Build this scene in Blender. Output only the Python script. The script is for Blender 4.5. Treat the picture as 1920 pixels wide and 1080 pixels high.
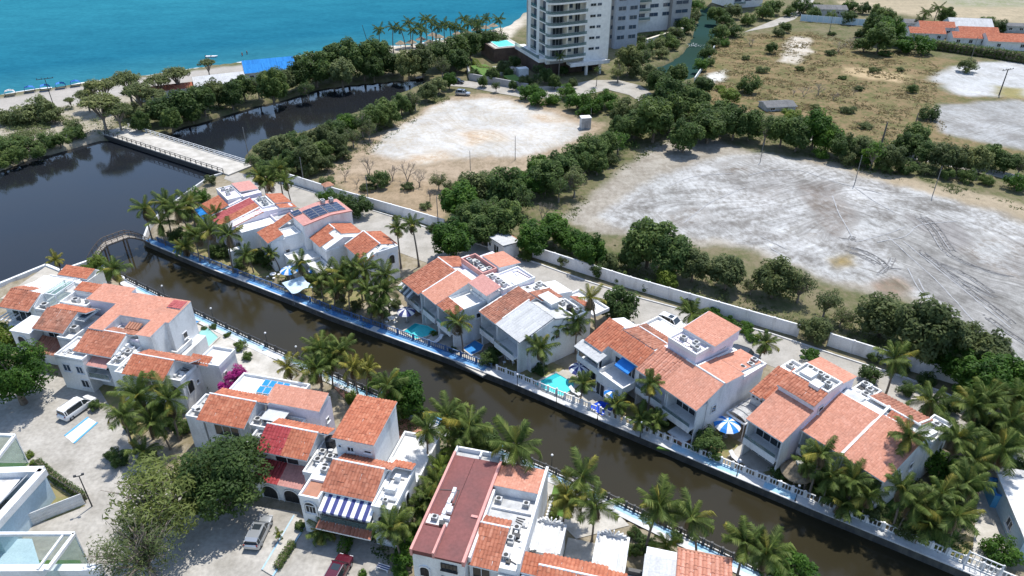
import bpy, math, random
import numpy as np
from mathutils import Vector, Matrix, noise as mnoise

for o in list(bpy.data.objects):
    bpy.data.objects.remove(o, do_unlink=True)
scene = bpy.context.scene
COL = scene.collection
R = math.radians
random.seed(7)
rng = np.random.default_rng(7)

# ------------------------------------------------------------------ camera, sky, sun, exposure
CAM_H, PITCH, FPX = 66.0, R(31.6), 1361.0
cd = bpy.data.cameras.new('camera')
cam = bpy.data.objects.new('camera', cd)
COL.objects.link(cam)
cam.location = (0, 0, CAM_H)
cam.rotation_euler = (R(90) - PITCH, 0, 0)
cd.sensor_width = 36.0
cd.lens = 36.0 * FPX / 1920.0
cd.clip_start = 0.5
cd.clip_end = 9000
scene.camera = cam

SUN_EL = R(68)
SUN_AZ = math.atan2(0.50, 0.86)          # measured from +Y towards +X
world = bpy.data.worlds.new('World')
scene.world = world
world.use_nodes = True
wn = world.node_tree
wn.nodes.clear()
wo = wn.nodes.new('ShaderNodeOutputWorld')
wb = wn.nodes.new('ShaderNodeBackground')
ws = wn.nodes.new('ShaderNodeTexSky')
ws.sky_type = 'NISHITA'
ws.sun_disc = False
ws.sun_elevation = SUN_EL
ws.sun_rotation = SUN_AZ
ws.air_density = 1.0
ws.dust_density = 0.6
ws.ozone_density = 1.2
wb.inputs['Strength'].default_value = 0.15
wn.links.new(ws.outputs[0], wb.inputs['Color'])
wn.links.new(wb.outputs[0], wo.inputs['Surface'])
sl = bpy.data.lights.new('sun', 'SUN')
sl.energy = 3.3
sl.angle = R(0.53)
sl.color = (1.0, 0.965, 0.90)
sun = bpy.data.objects.new('sun', sl)
COL.objects.link(sun)
sv = Vector((math.cos(SUN_EL) * math.sin(SUN_AZ), math.cos(SUN_EL) * math.cos(SUN_AZ), math.sin(SUN_EL)))
sun.rotation_euler = (-sv).to_track_quat('-Z', 'Y').to_euler()
sun.location = (0, 0, 200)
scene.view_settings.view_transform = 'Standard'
scene.view_settings.look = 'None'
scene.view_settings.gamma = 1.0
scene.view_settings.exposure = 0.72
scene.render.engine = 'CYCLES'

# ------------------------------------------------------------------ survey: a sight line from the drone met with a level plane
SP, CP = math.sin(PITCH), math.cos(PITCH)
def at(x, y, z=0.0):
    a = (x - 960) / FPX; b = (540 - y) / FPX
    d = (a, CP + b * SP, -SP + b * CP)
    t = (z - CAM_H) / d[2]
    return Vector((t * d[0], t * d[1], z))
def depth_of(p):
    return p[1] * CP - (p[2] - CAM_H) * SP
def mpp(x, y, z=0.0):                       # metres covered by one photo pixel there
    return depth_of(at(x, y, z)) / FPX
FRAMES = {'F': ((.604, -.797), (.797, .604)), 'N': ((.968, -.25), (.25, .968)), 'K': ((.93, .367), (-.367, .93)), 'W': ((1, 0), (0, 1))}
def wpt(fr, u, v, z=0.0):
    a, b = FRAMES[fr]
    return Vector((u * a[0] + v * b[0], u * a[1] + v * b[1], z))
def fang(fr):
    a = FRAMES[fr][0]
    return math.atan2(a[1], a[0])
def uvof(fr, p):
    a, b = FRAMES[fr]
    return (p[0] * a[0] + p[1] * a[1], p[0] * b[0] + p[1] * b[1])

# ------------------------------------------------------------------ mesh helpers
class MB:
    def __init__(s):
        s.v = []; s.f = []; s.m = []; s.t = []
    def add(s, vs, fs, m=0, t=None):
        o = len(s.v)
        s.v += [tuple(v) for v in vs]
        for i, f in enumerate(fs):
            s.f.append(tuple(k + o for k in f)); s.m.append(m)
            s.t.append(0.5 if t is None else t)
        return s
    def box(s, x0, x1, y0, y1, z0, z1, m=0):
        vs = [(x0,y0,z0),(x1,y0,z0),(x1,y1,z0),(x0,y1,z0),(x0,y0,z1),(x1,y0,z1),(x1,y1,z1),(x0,y1,z1)]
        return s.add(vs, [(0,3,2,1),(4,5,6,7),(0,1,5,4),(1,2,6,5),(2,3,7,6),(3,0,4,7)], m)
    def obox(s, p, q, w, h, m=0, up=(0,0,1)):           # beam from p to q, width w, height h
        p = Vector(p); q = Vector(q); d = (q - p).normalized()
        up = Vector(up)
        if abs(d.dot(up)) > .98: up = Vector((1, 0, 0))
        x = d.cross(up).normalized() * (w / 2); y = x.cross(d).normalized() * (h / 2)
        vs = [p - x - y, p + x - y, p + x + y, p - x + y, q - x - y, q + x - y, q + x + y, q - x + y]
        return s.add(vs, [(0,1,2,3),(7,6,5,4),(1,0,4,5),(2,1,5,6),(3,2,6,7),(0,3,7,4)], m)
    def cyl(s, p, q, r0, r1, n=8, m=0, cap=True):
        p = Vector(p); q = Vector(q); d = (q - p).normalized()
        x = d.orthogonal().normalized(); y = d.cross(x)
        vs = []
        for c, r in ((p, r0), (q, r1)):
            for i in range(n):
                a = 2 * math.pi * i / n
                vs.append(c + x * math.cos(a) * r + y * math.sin(a) * r)
        fs = [(i, (i + 1) % n, n + (i + 1) % n, n + i) for i in range(n)]
        if cap: fs += [tuple(range(n - 1, -1, -1)), tuple(range(n, 2 * n))]
        return s.add(vs, fs, m)
    def tube(s, pts, rads, n=6, m=0):
        pts = [Vector(p) for p in pts]
        vs = []; fs = []
        for k, p in enumerate(pts):
            d = (pts[min(k + 1, len(pts) - 1)] - pts[max(k - 1, 0)]).normalized()
            x = d.cross(Vector((.13, .97, .2))).normalized(); y = d.cross(x)
            for i in range(n):
                a = 2 * math.pi * i / n
                vs.append(p + (x * math.cos(a) + y * math.sin(a)) * rads[k])
        for k in range(len(pts) - 1):
            for i in range(n):
                fs.append((k*n+i, k*n+(i+1) % n, (k+1)*n+(i+1) % n, (k+1)*n+i))
        fs.append(tuple((len(pts)-1)*n+i for i in range(n)))
        return s.add(vs, fs, m)
    def prism(s, poly, z0, z1, m=0):                     # plan polygon, counter-clockwise
        n = len(poly)
        vs = [(p[0], p[1], z0) for p in poly] + [(p[0], p[1], z1) for p in poly]
        fs = [tuple(range(n - 1, -1, -1)), tuple(range(n, 2 * n))] + [(i, (i+1) % n, n+(i+1) % n, n+i) for i in range(n)]
        return s.add(vs, fs, m)
    def mesh(s, name, mats, smooth=False, tint=False):
        me = bpy.data.meshes.new(name)
        me.from_pydata(s.v, [], s.f)
        for m in mats: me.materials.append(m)
        if len(mats) > 1: me.polygons.foreach_set('material_index', s.m)
        if smooth: me.polygons.foreach_set('use_smooth', [True] * len(s.f))
        if tint:
            a = me.attributes.new('tint', 'FLOAT', 'FACE')
            a.data.foreach_set('value', s.t)
        me.update()
        return me
def link(name, me, parent=None, loc=(0, 0, 0), rot=(0, 0, 0), sc=None):
    o = bpy.data.objects.new(name, me)
    COL.objects.link(o)
    o.location = loc; o.rotation_euler = rot
    if sc is not None: o.scale = sc if hasattr(sc, '__len__') else (sc, sc, sc)
    if parent: o.parent = parent
    return o
def tag(o, label=None, cat=None, group=None, kind=None):
    if label: o['label'] = label
    if cat: o['category'] = cat
    if group: o['group'] = group
    if kind: o['kind'] = kind
    return o
def thing(name, label, cat, loc, rz=0.0, group=None, sc=None):
    return tag(link(name, None, None, loc, (0, 0, rz), sc), label, cat, group)
CACHE = {}
def cached(key, fn):
    if key not in CACHE: CACHE[key] = fn()
    return CACHE[key]
ORD = ['first', 'second', 'third', 'fourth', 'fifth', 'sixth', 'seventh', 'eighth', 'ninth', 'tenth', 'eleventh', 'twelfth', 'thirteenth', 'fourteenth', 'fifteenth', 'sixteenth', 'seventeenth', 'eighteenth', 'nineteenth', 'twentieth']
def ordinal(i):
    if i < 20: return ORD[i]
    t = {2: 'twenty', 3: 'thirty', 4: 'forty'}
    d, u = divmod(i + 1, 10)
    return (t[d] + '-' + ORD[u - 1]) if u else {3: 'thirtieth', 4: 'fortieth'}.get(d, 'fiftieth')

# ------------------------------------------------------------------ materials
def new_mat(name):
    m = bpy.data.materials.new(name); m.use_nodes = True
    nt = m.node_tree; nt.nodes.clear()
    out = nt.nodes.new('ShaderNodeOutputMaterial'); b = nt.nodes.new('ShaderNodeBsdfPrincipled')
    nt.links.new(b.outputs[0], out.inputs[0])
    return m, nt, b, out
def ramp(nt, fac, stops):
    r = nt.nodes.new('ShaderNodeValToRGB')
    e = r.color_ramp.elements
    while len(e) < len(stops): e.new(0.5)
    for i, (p, c) in enumerate(stops):
        e[i].position = p; e[i].color = (c[0], c[1], c[2], 1)
    nt.links.new(fac, r.inputs[0])
    return r.outputs[0]
def noise(nt, scale, detail=4, stretch=(1, 1, 1), coord=None, rough=.55):
    g = nt.nodes.new('ShaderNodeNewGeometry')
    src = g.outputs['Position'] if coord is None else coord
    mp = nt.nodes.new('ShaderNodeMapping'); mp.inputs['Scale'].default_value = stretch
    nt.links.new(src, mp.inputs[0])
    n = nt.nodes.new('ShaderNodeTexNoise')
    n.inputs['Scale'].default_value = scale; n.inputs['Detail'].default_value = detail; n.inputs['Roughness'].default_value = rough
    nt.links.new(mp.outputs[0], n.inputs['Vector'])
    return n.outputs['Fac']
def mix(nt, fac, a, b, mode='MIX'):
    m = nt.nodes.new('ShaderNodeMix'); m.data_type = 'RGBA'; m.blend_type = mode
    for sock, v in ((m.inputs[0], fac), (m.inputs[6], a), (m.inputs[7], b)):
        if isinstance(v, (int, float)): sock.default_value = v
        elif isinstance(v, tuple): sock.default_value = (v[0], v[1], v[2], 1)
        else: nt.links.new(v, sock)
    return m.outputs[2]
def bump(nt, b, h, strength=.3, dist=.05):
    n = nt.nodes.new('ShaderNodeBump'); n.inputs['Strength'].default_value = strength; n.inputs['Distance'].default_value = dist
    nt.links.new(h, n.inputs['Height']); nt.links.new(n.outputs[0], b.inputs['Normal'])
MATS = {}
def M(name, c1, c2=None, scale=1.5, rough=.8, lo=.38, hi=.66, stretch=(1, 1, 1), bmp=0, spec=.3, metal=0, fine=.12):
    m, nt, b, out = new_mat(name)
    b.inputs['Roughness'].default_value = rough; b.inputs['Specular IOR Level'].default_value = spec; b.inputs['Metallic'].default_value = metal
    if c2 is None: c2 = tuple(c * .82 for c in c1)
    n = noise(nt, scale, 5, stretch)
    c = ramp(nt, n, [(lo, c1), (hi, c2)])
    if fine:
        f = noise(nt, scale * 9, 3)
        c = mix(nt, 1.0, c, ramp(nt, f, [(.3, (1 - fine,) * 3), (.7, (1 + fine * .4,) * 3)]), 'MULTIPLY')
    nt.links.new(c, b.inputs['Base Color'])
    if bmp: bump(nt, b, noise(nt, scale * 6, 4), bmp, .04)
    MATS[name] = m
    return m
M('white_plaster', (.74, .74, .73), (.44, .435, .42), scale=.55, rough=.85, lo=.50, hi=.82, stretch=(1, 1, .35), bmp=.1)
M('white_paint', (.74, .74, .74), (.62, .62, .61), scale=.9, rough=.6)
M('lavender_plaster', (.72, .66, .72), (.60, .55, .59), scale=.5, rough=.85, lo=.45, hi=.8, stretch=(1, 1, .4))
M('deck_white', (.66, .65, .63), (.36, .35, .34), scale=.7, rough=.8, lo=.50, hi=.78)
M('deck_grey', (.50, .50, .49), (.30, .30, .295), scale=.8, rough=.85, lo=.4, hi=.75)
M('sheet_metal', (.52, .53, .53), (.40, .41, .41), scale=.8, rough=.5, spec=.5)
M('maroon_paint', (.185, .062, .057), (.15, .056, .053), scale=.35, rough=.65, lo=.42, hi=.62, fine=.18)
M('pink_paint', (.62, .30, .26), (.52, .25, .22), scale=.8, rough=.75)
M('concrete', (.375, .35, .31), (.29, .27, .235), scale=.35, rough=.9, bmp=.15)
M('patio', (.50, .47, .42), (.36, .335, .29), scale=.5, rough=.85)
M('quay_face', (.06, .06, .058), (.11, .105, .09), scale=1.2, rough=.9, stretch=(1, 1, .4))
M('quay_top', (.60, .60, .59), (.46, .46, .45), scale=.35, rough=.85)
M('blue_walk', (.24, .44, .58), (.46, .55, .60), scale=.5, rough=.75, lo=.38, hi=.68)
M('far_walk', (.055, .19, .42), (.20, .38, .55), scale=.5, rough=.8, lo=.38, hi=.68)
M('rail_blue', (.06, .11, .22), (.10, .16, .27), scale=2, rough=.7)
M('blue_paint', (.03, .16, .52), (.04, .19, .55), scale=1, rough=.5)
M('sky_paint', (.10, .35, .60), (.12, .38, .62), scale=1, rough=.5)
M('blue_fabric', (.02, .19, .60), (.03, .24, .66), scale=1.5, rough=.7)
M('navy_fabric', (.045, .055, .18), (.06, .07, .21), scale=1.5, rough=.8)
M('white_fabric', (.78, .78, .78), (.70, .70, .70), scale=1.5, rough=.9)
M('grey_fabric', (.12, .14, .15), (.16, .18, .19), scale=1.5, rough=.9)
M('dark_metal', (.03, .03, .032), (.05, .05, .05), scale=3, rough=.5, spec=.4)
M('grey_metal', (.33, .34, .35), (.26, .27, .28), scale=2, rough=.45, spec=.5)
M('pole_grey', (.22, .21, .20), (.15, .145, .14), scale=2, rough=.8)
M('ac_white', (.56, .56, .55), (.36, .36, .35), scale=2.0, rough=.6)
M('dark_opening', (.018, .02, .022), (.03, .032, .034), scale=2, rough=.5)
M('wood', (.12, .085, .06), (.20, .15, .11), scale=2.5, rough=.85, stretch=(1, 1, 1))
M('wood_pale', (.42, .37, .31), (.28, .24, .20), scale=2.5, rough=.85)
M('bark', (.13, .10, .075), (.22, .18, .14), scale=3, rough=.95, bmp=.4)
M('palm_bark', (.22, .185, .15), (.13, .11, .09), scale=3, rough=.95, stretch=(.4, .4, 3), bmp=.4)
M('dry_bark', (.20, .165, .135), (.28, .24, .20), scale=3, rough=.95)
M('thatch', (.30, .24, .17), (.17, .135, .095), scale=3, rough=1, bmp=.5)
M('terracotta_floor', (.42, .20, .13), (.34, .17, .11), scale=1.2, rough=.8)
M('tyre', (.015, .015, .016), (.02, .02, .02), scale=4, rough=.9)
M('black_plastic', (.012, .012, .014), (.02, .02, .022), scale=3, rough=.4, spec=.5)
M('tower_white', (.78, .755, .71), (.68, .655, .61), scale=.12, rough=.75, stretch=(1, 1, .3))
M('tower_cream', (.66, .60, .50), (.58, .53, .44), scale=.12, rough=.8, stretch=(1, 1, .3))
M('tower_grey', (.36, .355, .35), (.30, .295, .29), scale=.15, rough=.8, stretch=(1, 1, .3))
M('tower_blue', (.36, .40, .46), (.30, .34, .40), scale=.15, rough=.6)
M('brown_stone', (.075, .05, .042), (.11, .075, .06), scale=.5, rough=.8)
M('blue_wall', (.50, .62, .70), (.44, .56, .64), scale=.5, rough=.8)
M('lawn', (.075, .16, .03), (.12, .18, .045), scale=1.2, rough=1, bmp=.4)
M('dry_lawn', (.26, .21, .11), (.16, .17, .06), scale=.9, rough=1, bmp=.3)
M('sand', (.47, .43, .37), (.36, .33, .28), scale=.3, rough=1)
M('rut_dark', (.13, .125, .12), (.22, .215, .21), scale=1.6, rough=1, bmp=.4)
M('rut_pale', (.37, .37, .37), (.28, .28, .28), scale=1.6, rough=1, bmp=.4)
M('kerb', (.62, .61, .59), (.48, .47, .45), scale=1, rough=.85)
M('teal_tile', (.42, .60, .50), (.34, .52, .44), scale=.7, rough=.35)
M('pool_shell', (.10, .66, .64), (.12, .70, .68), scale=.5, rough=.4)
M('pool_shell_deep', (.02, .42, .46), (.02, .45, .48), scale=.5, rough=.4)
M('pool_shell_blue', (.01, .045, .55), (.012, .06, .62), scale=1.4, rough=.4)
M('pool_shell_sky', (.05, .22, .55), (.06, .28, .60), scale=1.0, rough=.4)
M('solar_cell', (.012, .018, .045), (.016, .024, .06), scale=2, rough=.15, spec=.6)
M('heater_blue', (.02, .22, .50), (.025, .26, .54), scale=2, rough=.3, spec=.5)
M('skin', (.30, .17, .11), (.26, .15, .10), scale=5, rough=.6)
M('cloth_red', (.45, .06, .05), (.4, .05, .05), scale=5, rough=.9)
def glass_mat(name, col, rough=.05, tr=0.0):
    m, nt, b, out = new_mat(name)
    b.inputs['Base Color'].default_value = (*col, 1); b.inputs['Roughness'].default_value = rough
    b.inputs['Specular IOR Level'].default_value = .6
    if tr:
        t = nt.nodes.new('ShaderNodeBsdfTransparent'); t.inputs[0].default_value = (.82, .90, .87, 1)
        x = nt.nodes.new('ShaderNodeMixShader'); x.inputs[0].default_value = tr
        nt.links.new(b.outputs[0], x.inputs[1]); nt.links.new(t.outputs[0], x.inputs[2]); nt.links.new(x.outputs[0], out.inputs[0])
    MATS[name] = m
glass_mat('window_glass', (.025, .032, .038), .06)
glass_mat('window_blue', (.05, .075, .11), .06)
glass_mat('rail_glass', (.10, .15, .16), .06, .62)
glass_mat('clear_glass', (.25, .36, .34), .04, .72)
def paint_mat(name, col, metal=.3, rough=.25):
    m, nt, b, out = new_mat(name)
    b.inputs['Base Color'].default_value = (*col, 1); b.inputs['Metallic'].default_value = metal; b.inputs['Roughness'].default_value = rough
    b.inputs['Coat Weight'].default_value = .6; b.inputs['Coat Roughness'].default_value = .08
    MATS[name] = m
paint_mat('car_silver', (.42, .44, .46), .6, .3)
paint_mat('car_white', (.74, .74, .74), .0, .3)
paint_mat('car_maroon', (.09, .008, .02), .2, .25)
paint_mat('car_black', (.015, .015, .017), .1, .25)
paint_mat('car_lamp', (.6, .6, .62), .1, .1)
paint_mat('car_tail', (.25, .01, .01), .0, .2)

def tile_mat(name, c_dark, c_mid, c_pale, stain, stain_amt=.35):
    m, nt, b, out = new_mat(name)
    b.inputs['Roughness'].default_value = .85; b.inputs['Specular IOR Level'].default_value = .2
    a = nt.nodes.new('ShaderNodeAttribute'); a.attribute_name = 'tint'
    c = ramp(nt, a.outputs['Fac'], [(0, c_dark), (.5, c_mid), (1, c_pale)])
    n1 = noise(nt, .45, 5)
    c = mix(nt, ramp(nt, n1, [(.50, (0, 0, 0)), (.78, (stain_amt,) * 3)]), c, stain)
    n2 = noise(nt, 4.5, 3)
    c = mix(nt, 1.0, c, ramp(nt, n2, [(.3, (.82,) * 3), (.7, (1.06,) * 3)]), 'MULTIPLY')
    nt.links.new(c, b.inputs['Base Color'])
    MATS[name] = m
tile_mat('tile_orange', (.29, .105, .065), (.405, .155, .094), (.49, .22, .145), (.20, .09, .065), .6)
tile_mat('tile_worn', (.25, .105, .07), (.365, .16, .105), (.46, .24, .17), (.15, .09, .07), .75)
tile_mat('tile_bright', (.33, .108, .062), (.44, .155, .088), (.51, .215, .13), (.27, .10, .065), .5)
tile_mat('tile_salmon', (.45, .20, .135), (.52, .24, .165), (.58, .29, .21), (.36, .18, .13), .6)
tile_mat('tile_pink', (.46, .22, .19), (.50, .25, .215), (.54, .28, .24), (.4, .19, .17), .4)
tile_mat('tile_red', (.28, .042, .045), (.34, .055, .06), (.40, .08, .08), (.3, .05, .05), .4)
tile_mat('tile_rose', (.33, .075, .075), (.39, .10, .10), (.45, .13, .125), (.34, .09, .08), .4)
tile_mat('sheet_white', (.44, .44, .435), (.49, .49, .485), (.53, .53, .525), (.30, .30, .295), .6)
tile_mat('sheet_grey', (.12, .12, .12), (.15, .15, .15), (.18, .18, .18), (.10, .10, .10), .6)
tile_mat('sheet_blue', (.015, .15, .42), (.02, .19, .50), (.03, .23, .56), (.02, .15, .4), .3)

def leaf_mat(name, c1, c2, c3=None, tr=.48):
    m, nt, b, out = new_mat(name)
    b.inputs['Roughness'].default_value = .6; b.inputs['Specular IOR Level'].default_value = .25
    a = nt.nodes.new('ShaderNodeAttribute'); a.attribute_name = 'tint'
    oi = nt.nodes.new('ShaderNodeObjectInfo')
    c = ramp(nt, a.outputs['Fac'], [(0, c1), (.75, c2), (1, c3 or c2)])
    c = mix(nt, 1.0, c, ramp(nt, oi.outputs['Random'], [(0, (.78, .80, .74)), (.5, (1, 1, 1)), (1, (1.22, 1.12, .98))]), 'MULTIPLY')
    n = noise(nt, .6, 3)
    c = mix(nt, 1.0, c, ramp(nt, n, [(.3, (.8, .82, .8)), (.7, (1.18, 1.15, 1.1))]), 'MULTIPLY')
    nt.links.new(c, b.inputs['Base Color'])
    t = nt.nodes.new('ShaderNodeBsdfTranslucent'); nt.links.new(c, t.inputs[0])
    x = nt.nodes.new('ShaderNodeMixShader'); x.inputs[0].default_value = tr
    nt.links.new(b.outputs[0], x.inputs[1]); nt.links.new(t.outputs[0], x.inputs[2]); nt.links.new(x.outputs[0], out.inputs[0])
    MATS[name] = m
leaf_mat('leaf_dark', (.036, .072, .019), (.084, .140, .036), (.14, .195, .06))
leaf_mat('leaf_mid', (.048, .092, .024), (.112, .175, .046), (.175, .235, .075))
leaf_mat('leaf_bright', (.035, .095, .012), (.085, .18, .022), (.14, .25, .04))
leaf_mat('leaf_olive', (.070, .100, .036), (.132, .168, .062), (.19, .225, .095))
leaf_mat('leaf_feather', (.14, .18, .05), (.22, .27, .085), (.28, .33, .12), .55)
leaf_mat('leaf_lime', (.09, .15, .02), (.17, .24, .04), (.22, .28, .06))
leaf_mat('leaf_acacia', (.095, .125, .045), (.17, .205, .075), (.23, .255, .11), .35)
leaf_mat('leaf_palm', (.038, .072, .016), (.10, .15, .030), (.22, .25, .075), .3)
leaf_mat('leaf_palm_yellow', (.09, .11, .016), (.20, .20, .035), (.36, .29, .06), .2)
leaf_mat('leaf_palm_dry', (.13, .10, .06), (.22, .165, .10), (.28, .21, .13), .1)
leaf_mat('flower_magenta', (.20, .008, .11), (.36, .015, .20), (.45, .03, .26), .2)
leaf_mat('grass_mix', (.13, .115, .055), (.20, .165, .085), (.27, .21, .12), .35)
# ------------------------------------------------------------------ terrain
def P2(pts, z=0.0):
    return np.array([at(x, y, z)[:2] for x, y in pts])
def inside(poly, X, Y):
    n = len(poly); r = np.zeros(X.shape, bool); j = n - 1
    for i in range(n):
        xi, yi = poly[i]; xj, yj = poly[j]
        c = ((yi > Y) != (yj > Y)) & (X < (xj - xi) * (Y - yi) / (yj - yi + 1e-12) + xi)
        r ^= c; j = i
    return r
def wob(X, Y, s, seed):
    a = np.random.default_rng(seed).uniform(0, 6.28, 10)
    return (np.sin(X / s + a[0] + 1.7 * np.sin(Y / s * .8 + a[1])) + .6 * np.sin(Y / s * 1.7 + a[2] + 1.3 * np.sin(X / s * 1.4 + a[3])) + .4 * np.sin((X + Y) / s * 2.9 + a[4] + np.sin((X - Y) / s * 2.1 + a[5]))) / 2
FAR_QUAY = [(270, 452), (400, 506), (540, 560), (620, 592), (700, 621), (830, 668), (960, 718), (1080, 769), (1190, 815), (1320, 870), (1500, 945), (1660, 1010), (1830, 1080), (2010, 1155)]
NEAR_QUAY = [(238, 524), (360, 584), (480, 641), (617, 701), (715, 745), (870, 814), (1026, 881), (1152, 940), (1250, 988), (1330, 1026), (1450, 1084), (1600, 1156)]
NORTH_BANK = [(-200, 350), (0, 314), (60, 292), (120, 277), (188, 258), (300, 256), (333, 236), (400, 219), (467, 198), (533, 183), (600, 163), (640, 157), (700, 151), (790, 143)]
SOUTH_BANK = [(795, 151), (773, 162), (750, 171), (723, 189), (673, 204), (633, 218), (600, 232), (567, 244), (520, 252), (480, 262), (456, 288), (450, 303), (415, 322), (390, 330), (345, 362), (300, 398), (276, 425)]
ISLE_TIP = [(165, 490), (112, 508), (85, 497), (0, 533), (-200, 615)]
LAGOON = P2(NORTH_BANK + SOUTH_BANK + FAR_QUAY + NEAR_QUAY[::-1] + ISLE_TIP)
INLET = P2([(1210, 132), (1262, 118), (1285, 92), (1300, 62), (1312, 40), (1318, 10), (1350, 10), (1342, 45), (1336, 75), (1322, 105), (1306, 135), (1280, 150)])
SHORE = [(-400, 228), (0, 175), (150, 153), (310, 134), (430, 117), (560, 102), (640, 93), (770, 82), (860, 66), (945, 46), (985, 20), (1010, -40), (1060, -110), (1100, -140)]
SEA = np.vstack([P2(SHORE), [[600, 1500], [600, 6000], [-6000, 6000], [-6000, 100]]])
def axis(segs):
    out = []
    for a, b, d in segs:
        n = max(1, int(round((b - a) / d)))
        out += list(np.linspace(a, b, n, endpoint=False))
    out.append(segs[-1][1])
    return np.array(out)
gx = axis([(-6000, -900, 850), (-900, -360, 60), (-360, -190, 7), (-190, -130, 2), (-130, 125, 1.1), (125, 190, 2), (190, 360, 7), (360, 900, 60), (900, 6000, 850)])
gy = axis([(-400, 0, 80), (0, 28, 7), (28, 150, 1.05), (150, 300, 1.5), (300, 420, 4), (420, 900, 40), (900, 6000, 850)])
GX, GY = np.meshgrid(gx, gy)
NX, NY = len(gx), len(gy)
w1 = wob(GX, GY, 5.0, 1); w2 = wob(GX, GY, 5.0, 2)
QX, QY = GX + 1.3 * w1, GY + 1.3 * w2
lag = inside(LAGOON, GX + .25 * w1, GY + .25 * w2)
inl = inside(INLET, QX, QY)
sea = inside(SEA, GX + 1.0 * w1, GY + 1.0 * w2)
Z = np.where(lag | inl, -3.2, 0.0)
Z = np.where(sea, -3.0, Z)
for it in range(2):
    Zp = np.pad(Z, 1, mode='edge')
    S = (Zp[:-2, 1:-1] + Zp[2:, 1:-1] + Zp[1:-1, :-2] + Zp[1:-1, 2:] + 2 * Z) / 6
    dens = (np.abs(GX) < 190) & (GY > 28) & (GY < 420)
    Z = np.where(dens & (it == 0), S, Z)
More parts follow.
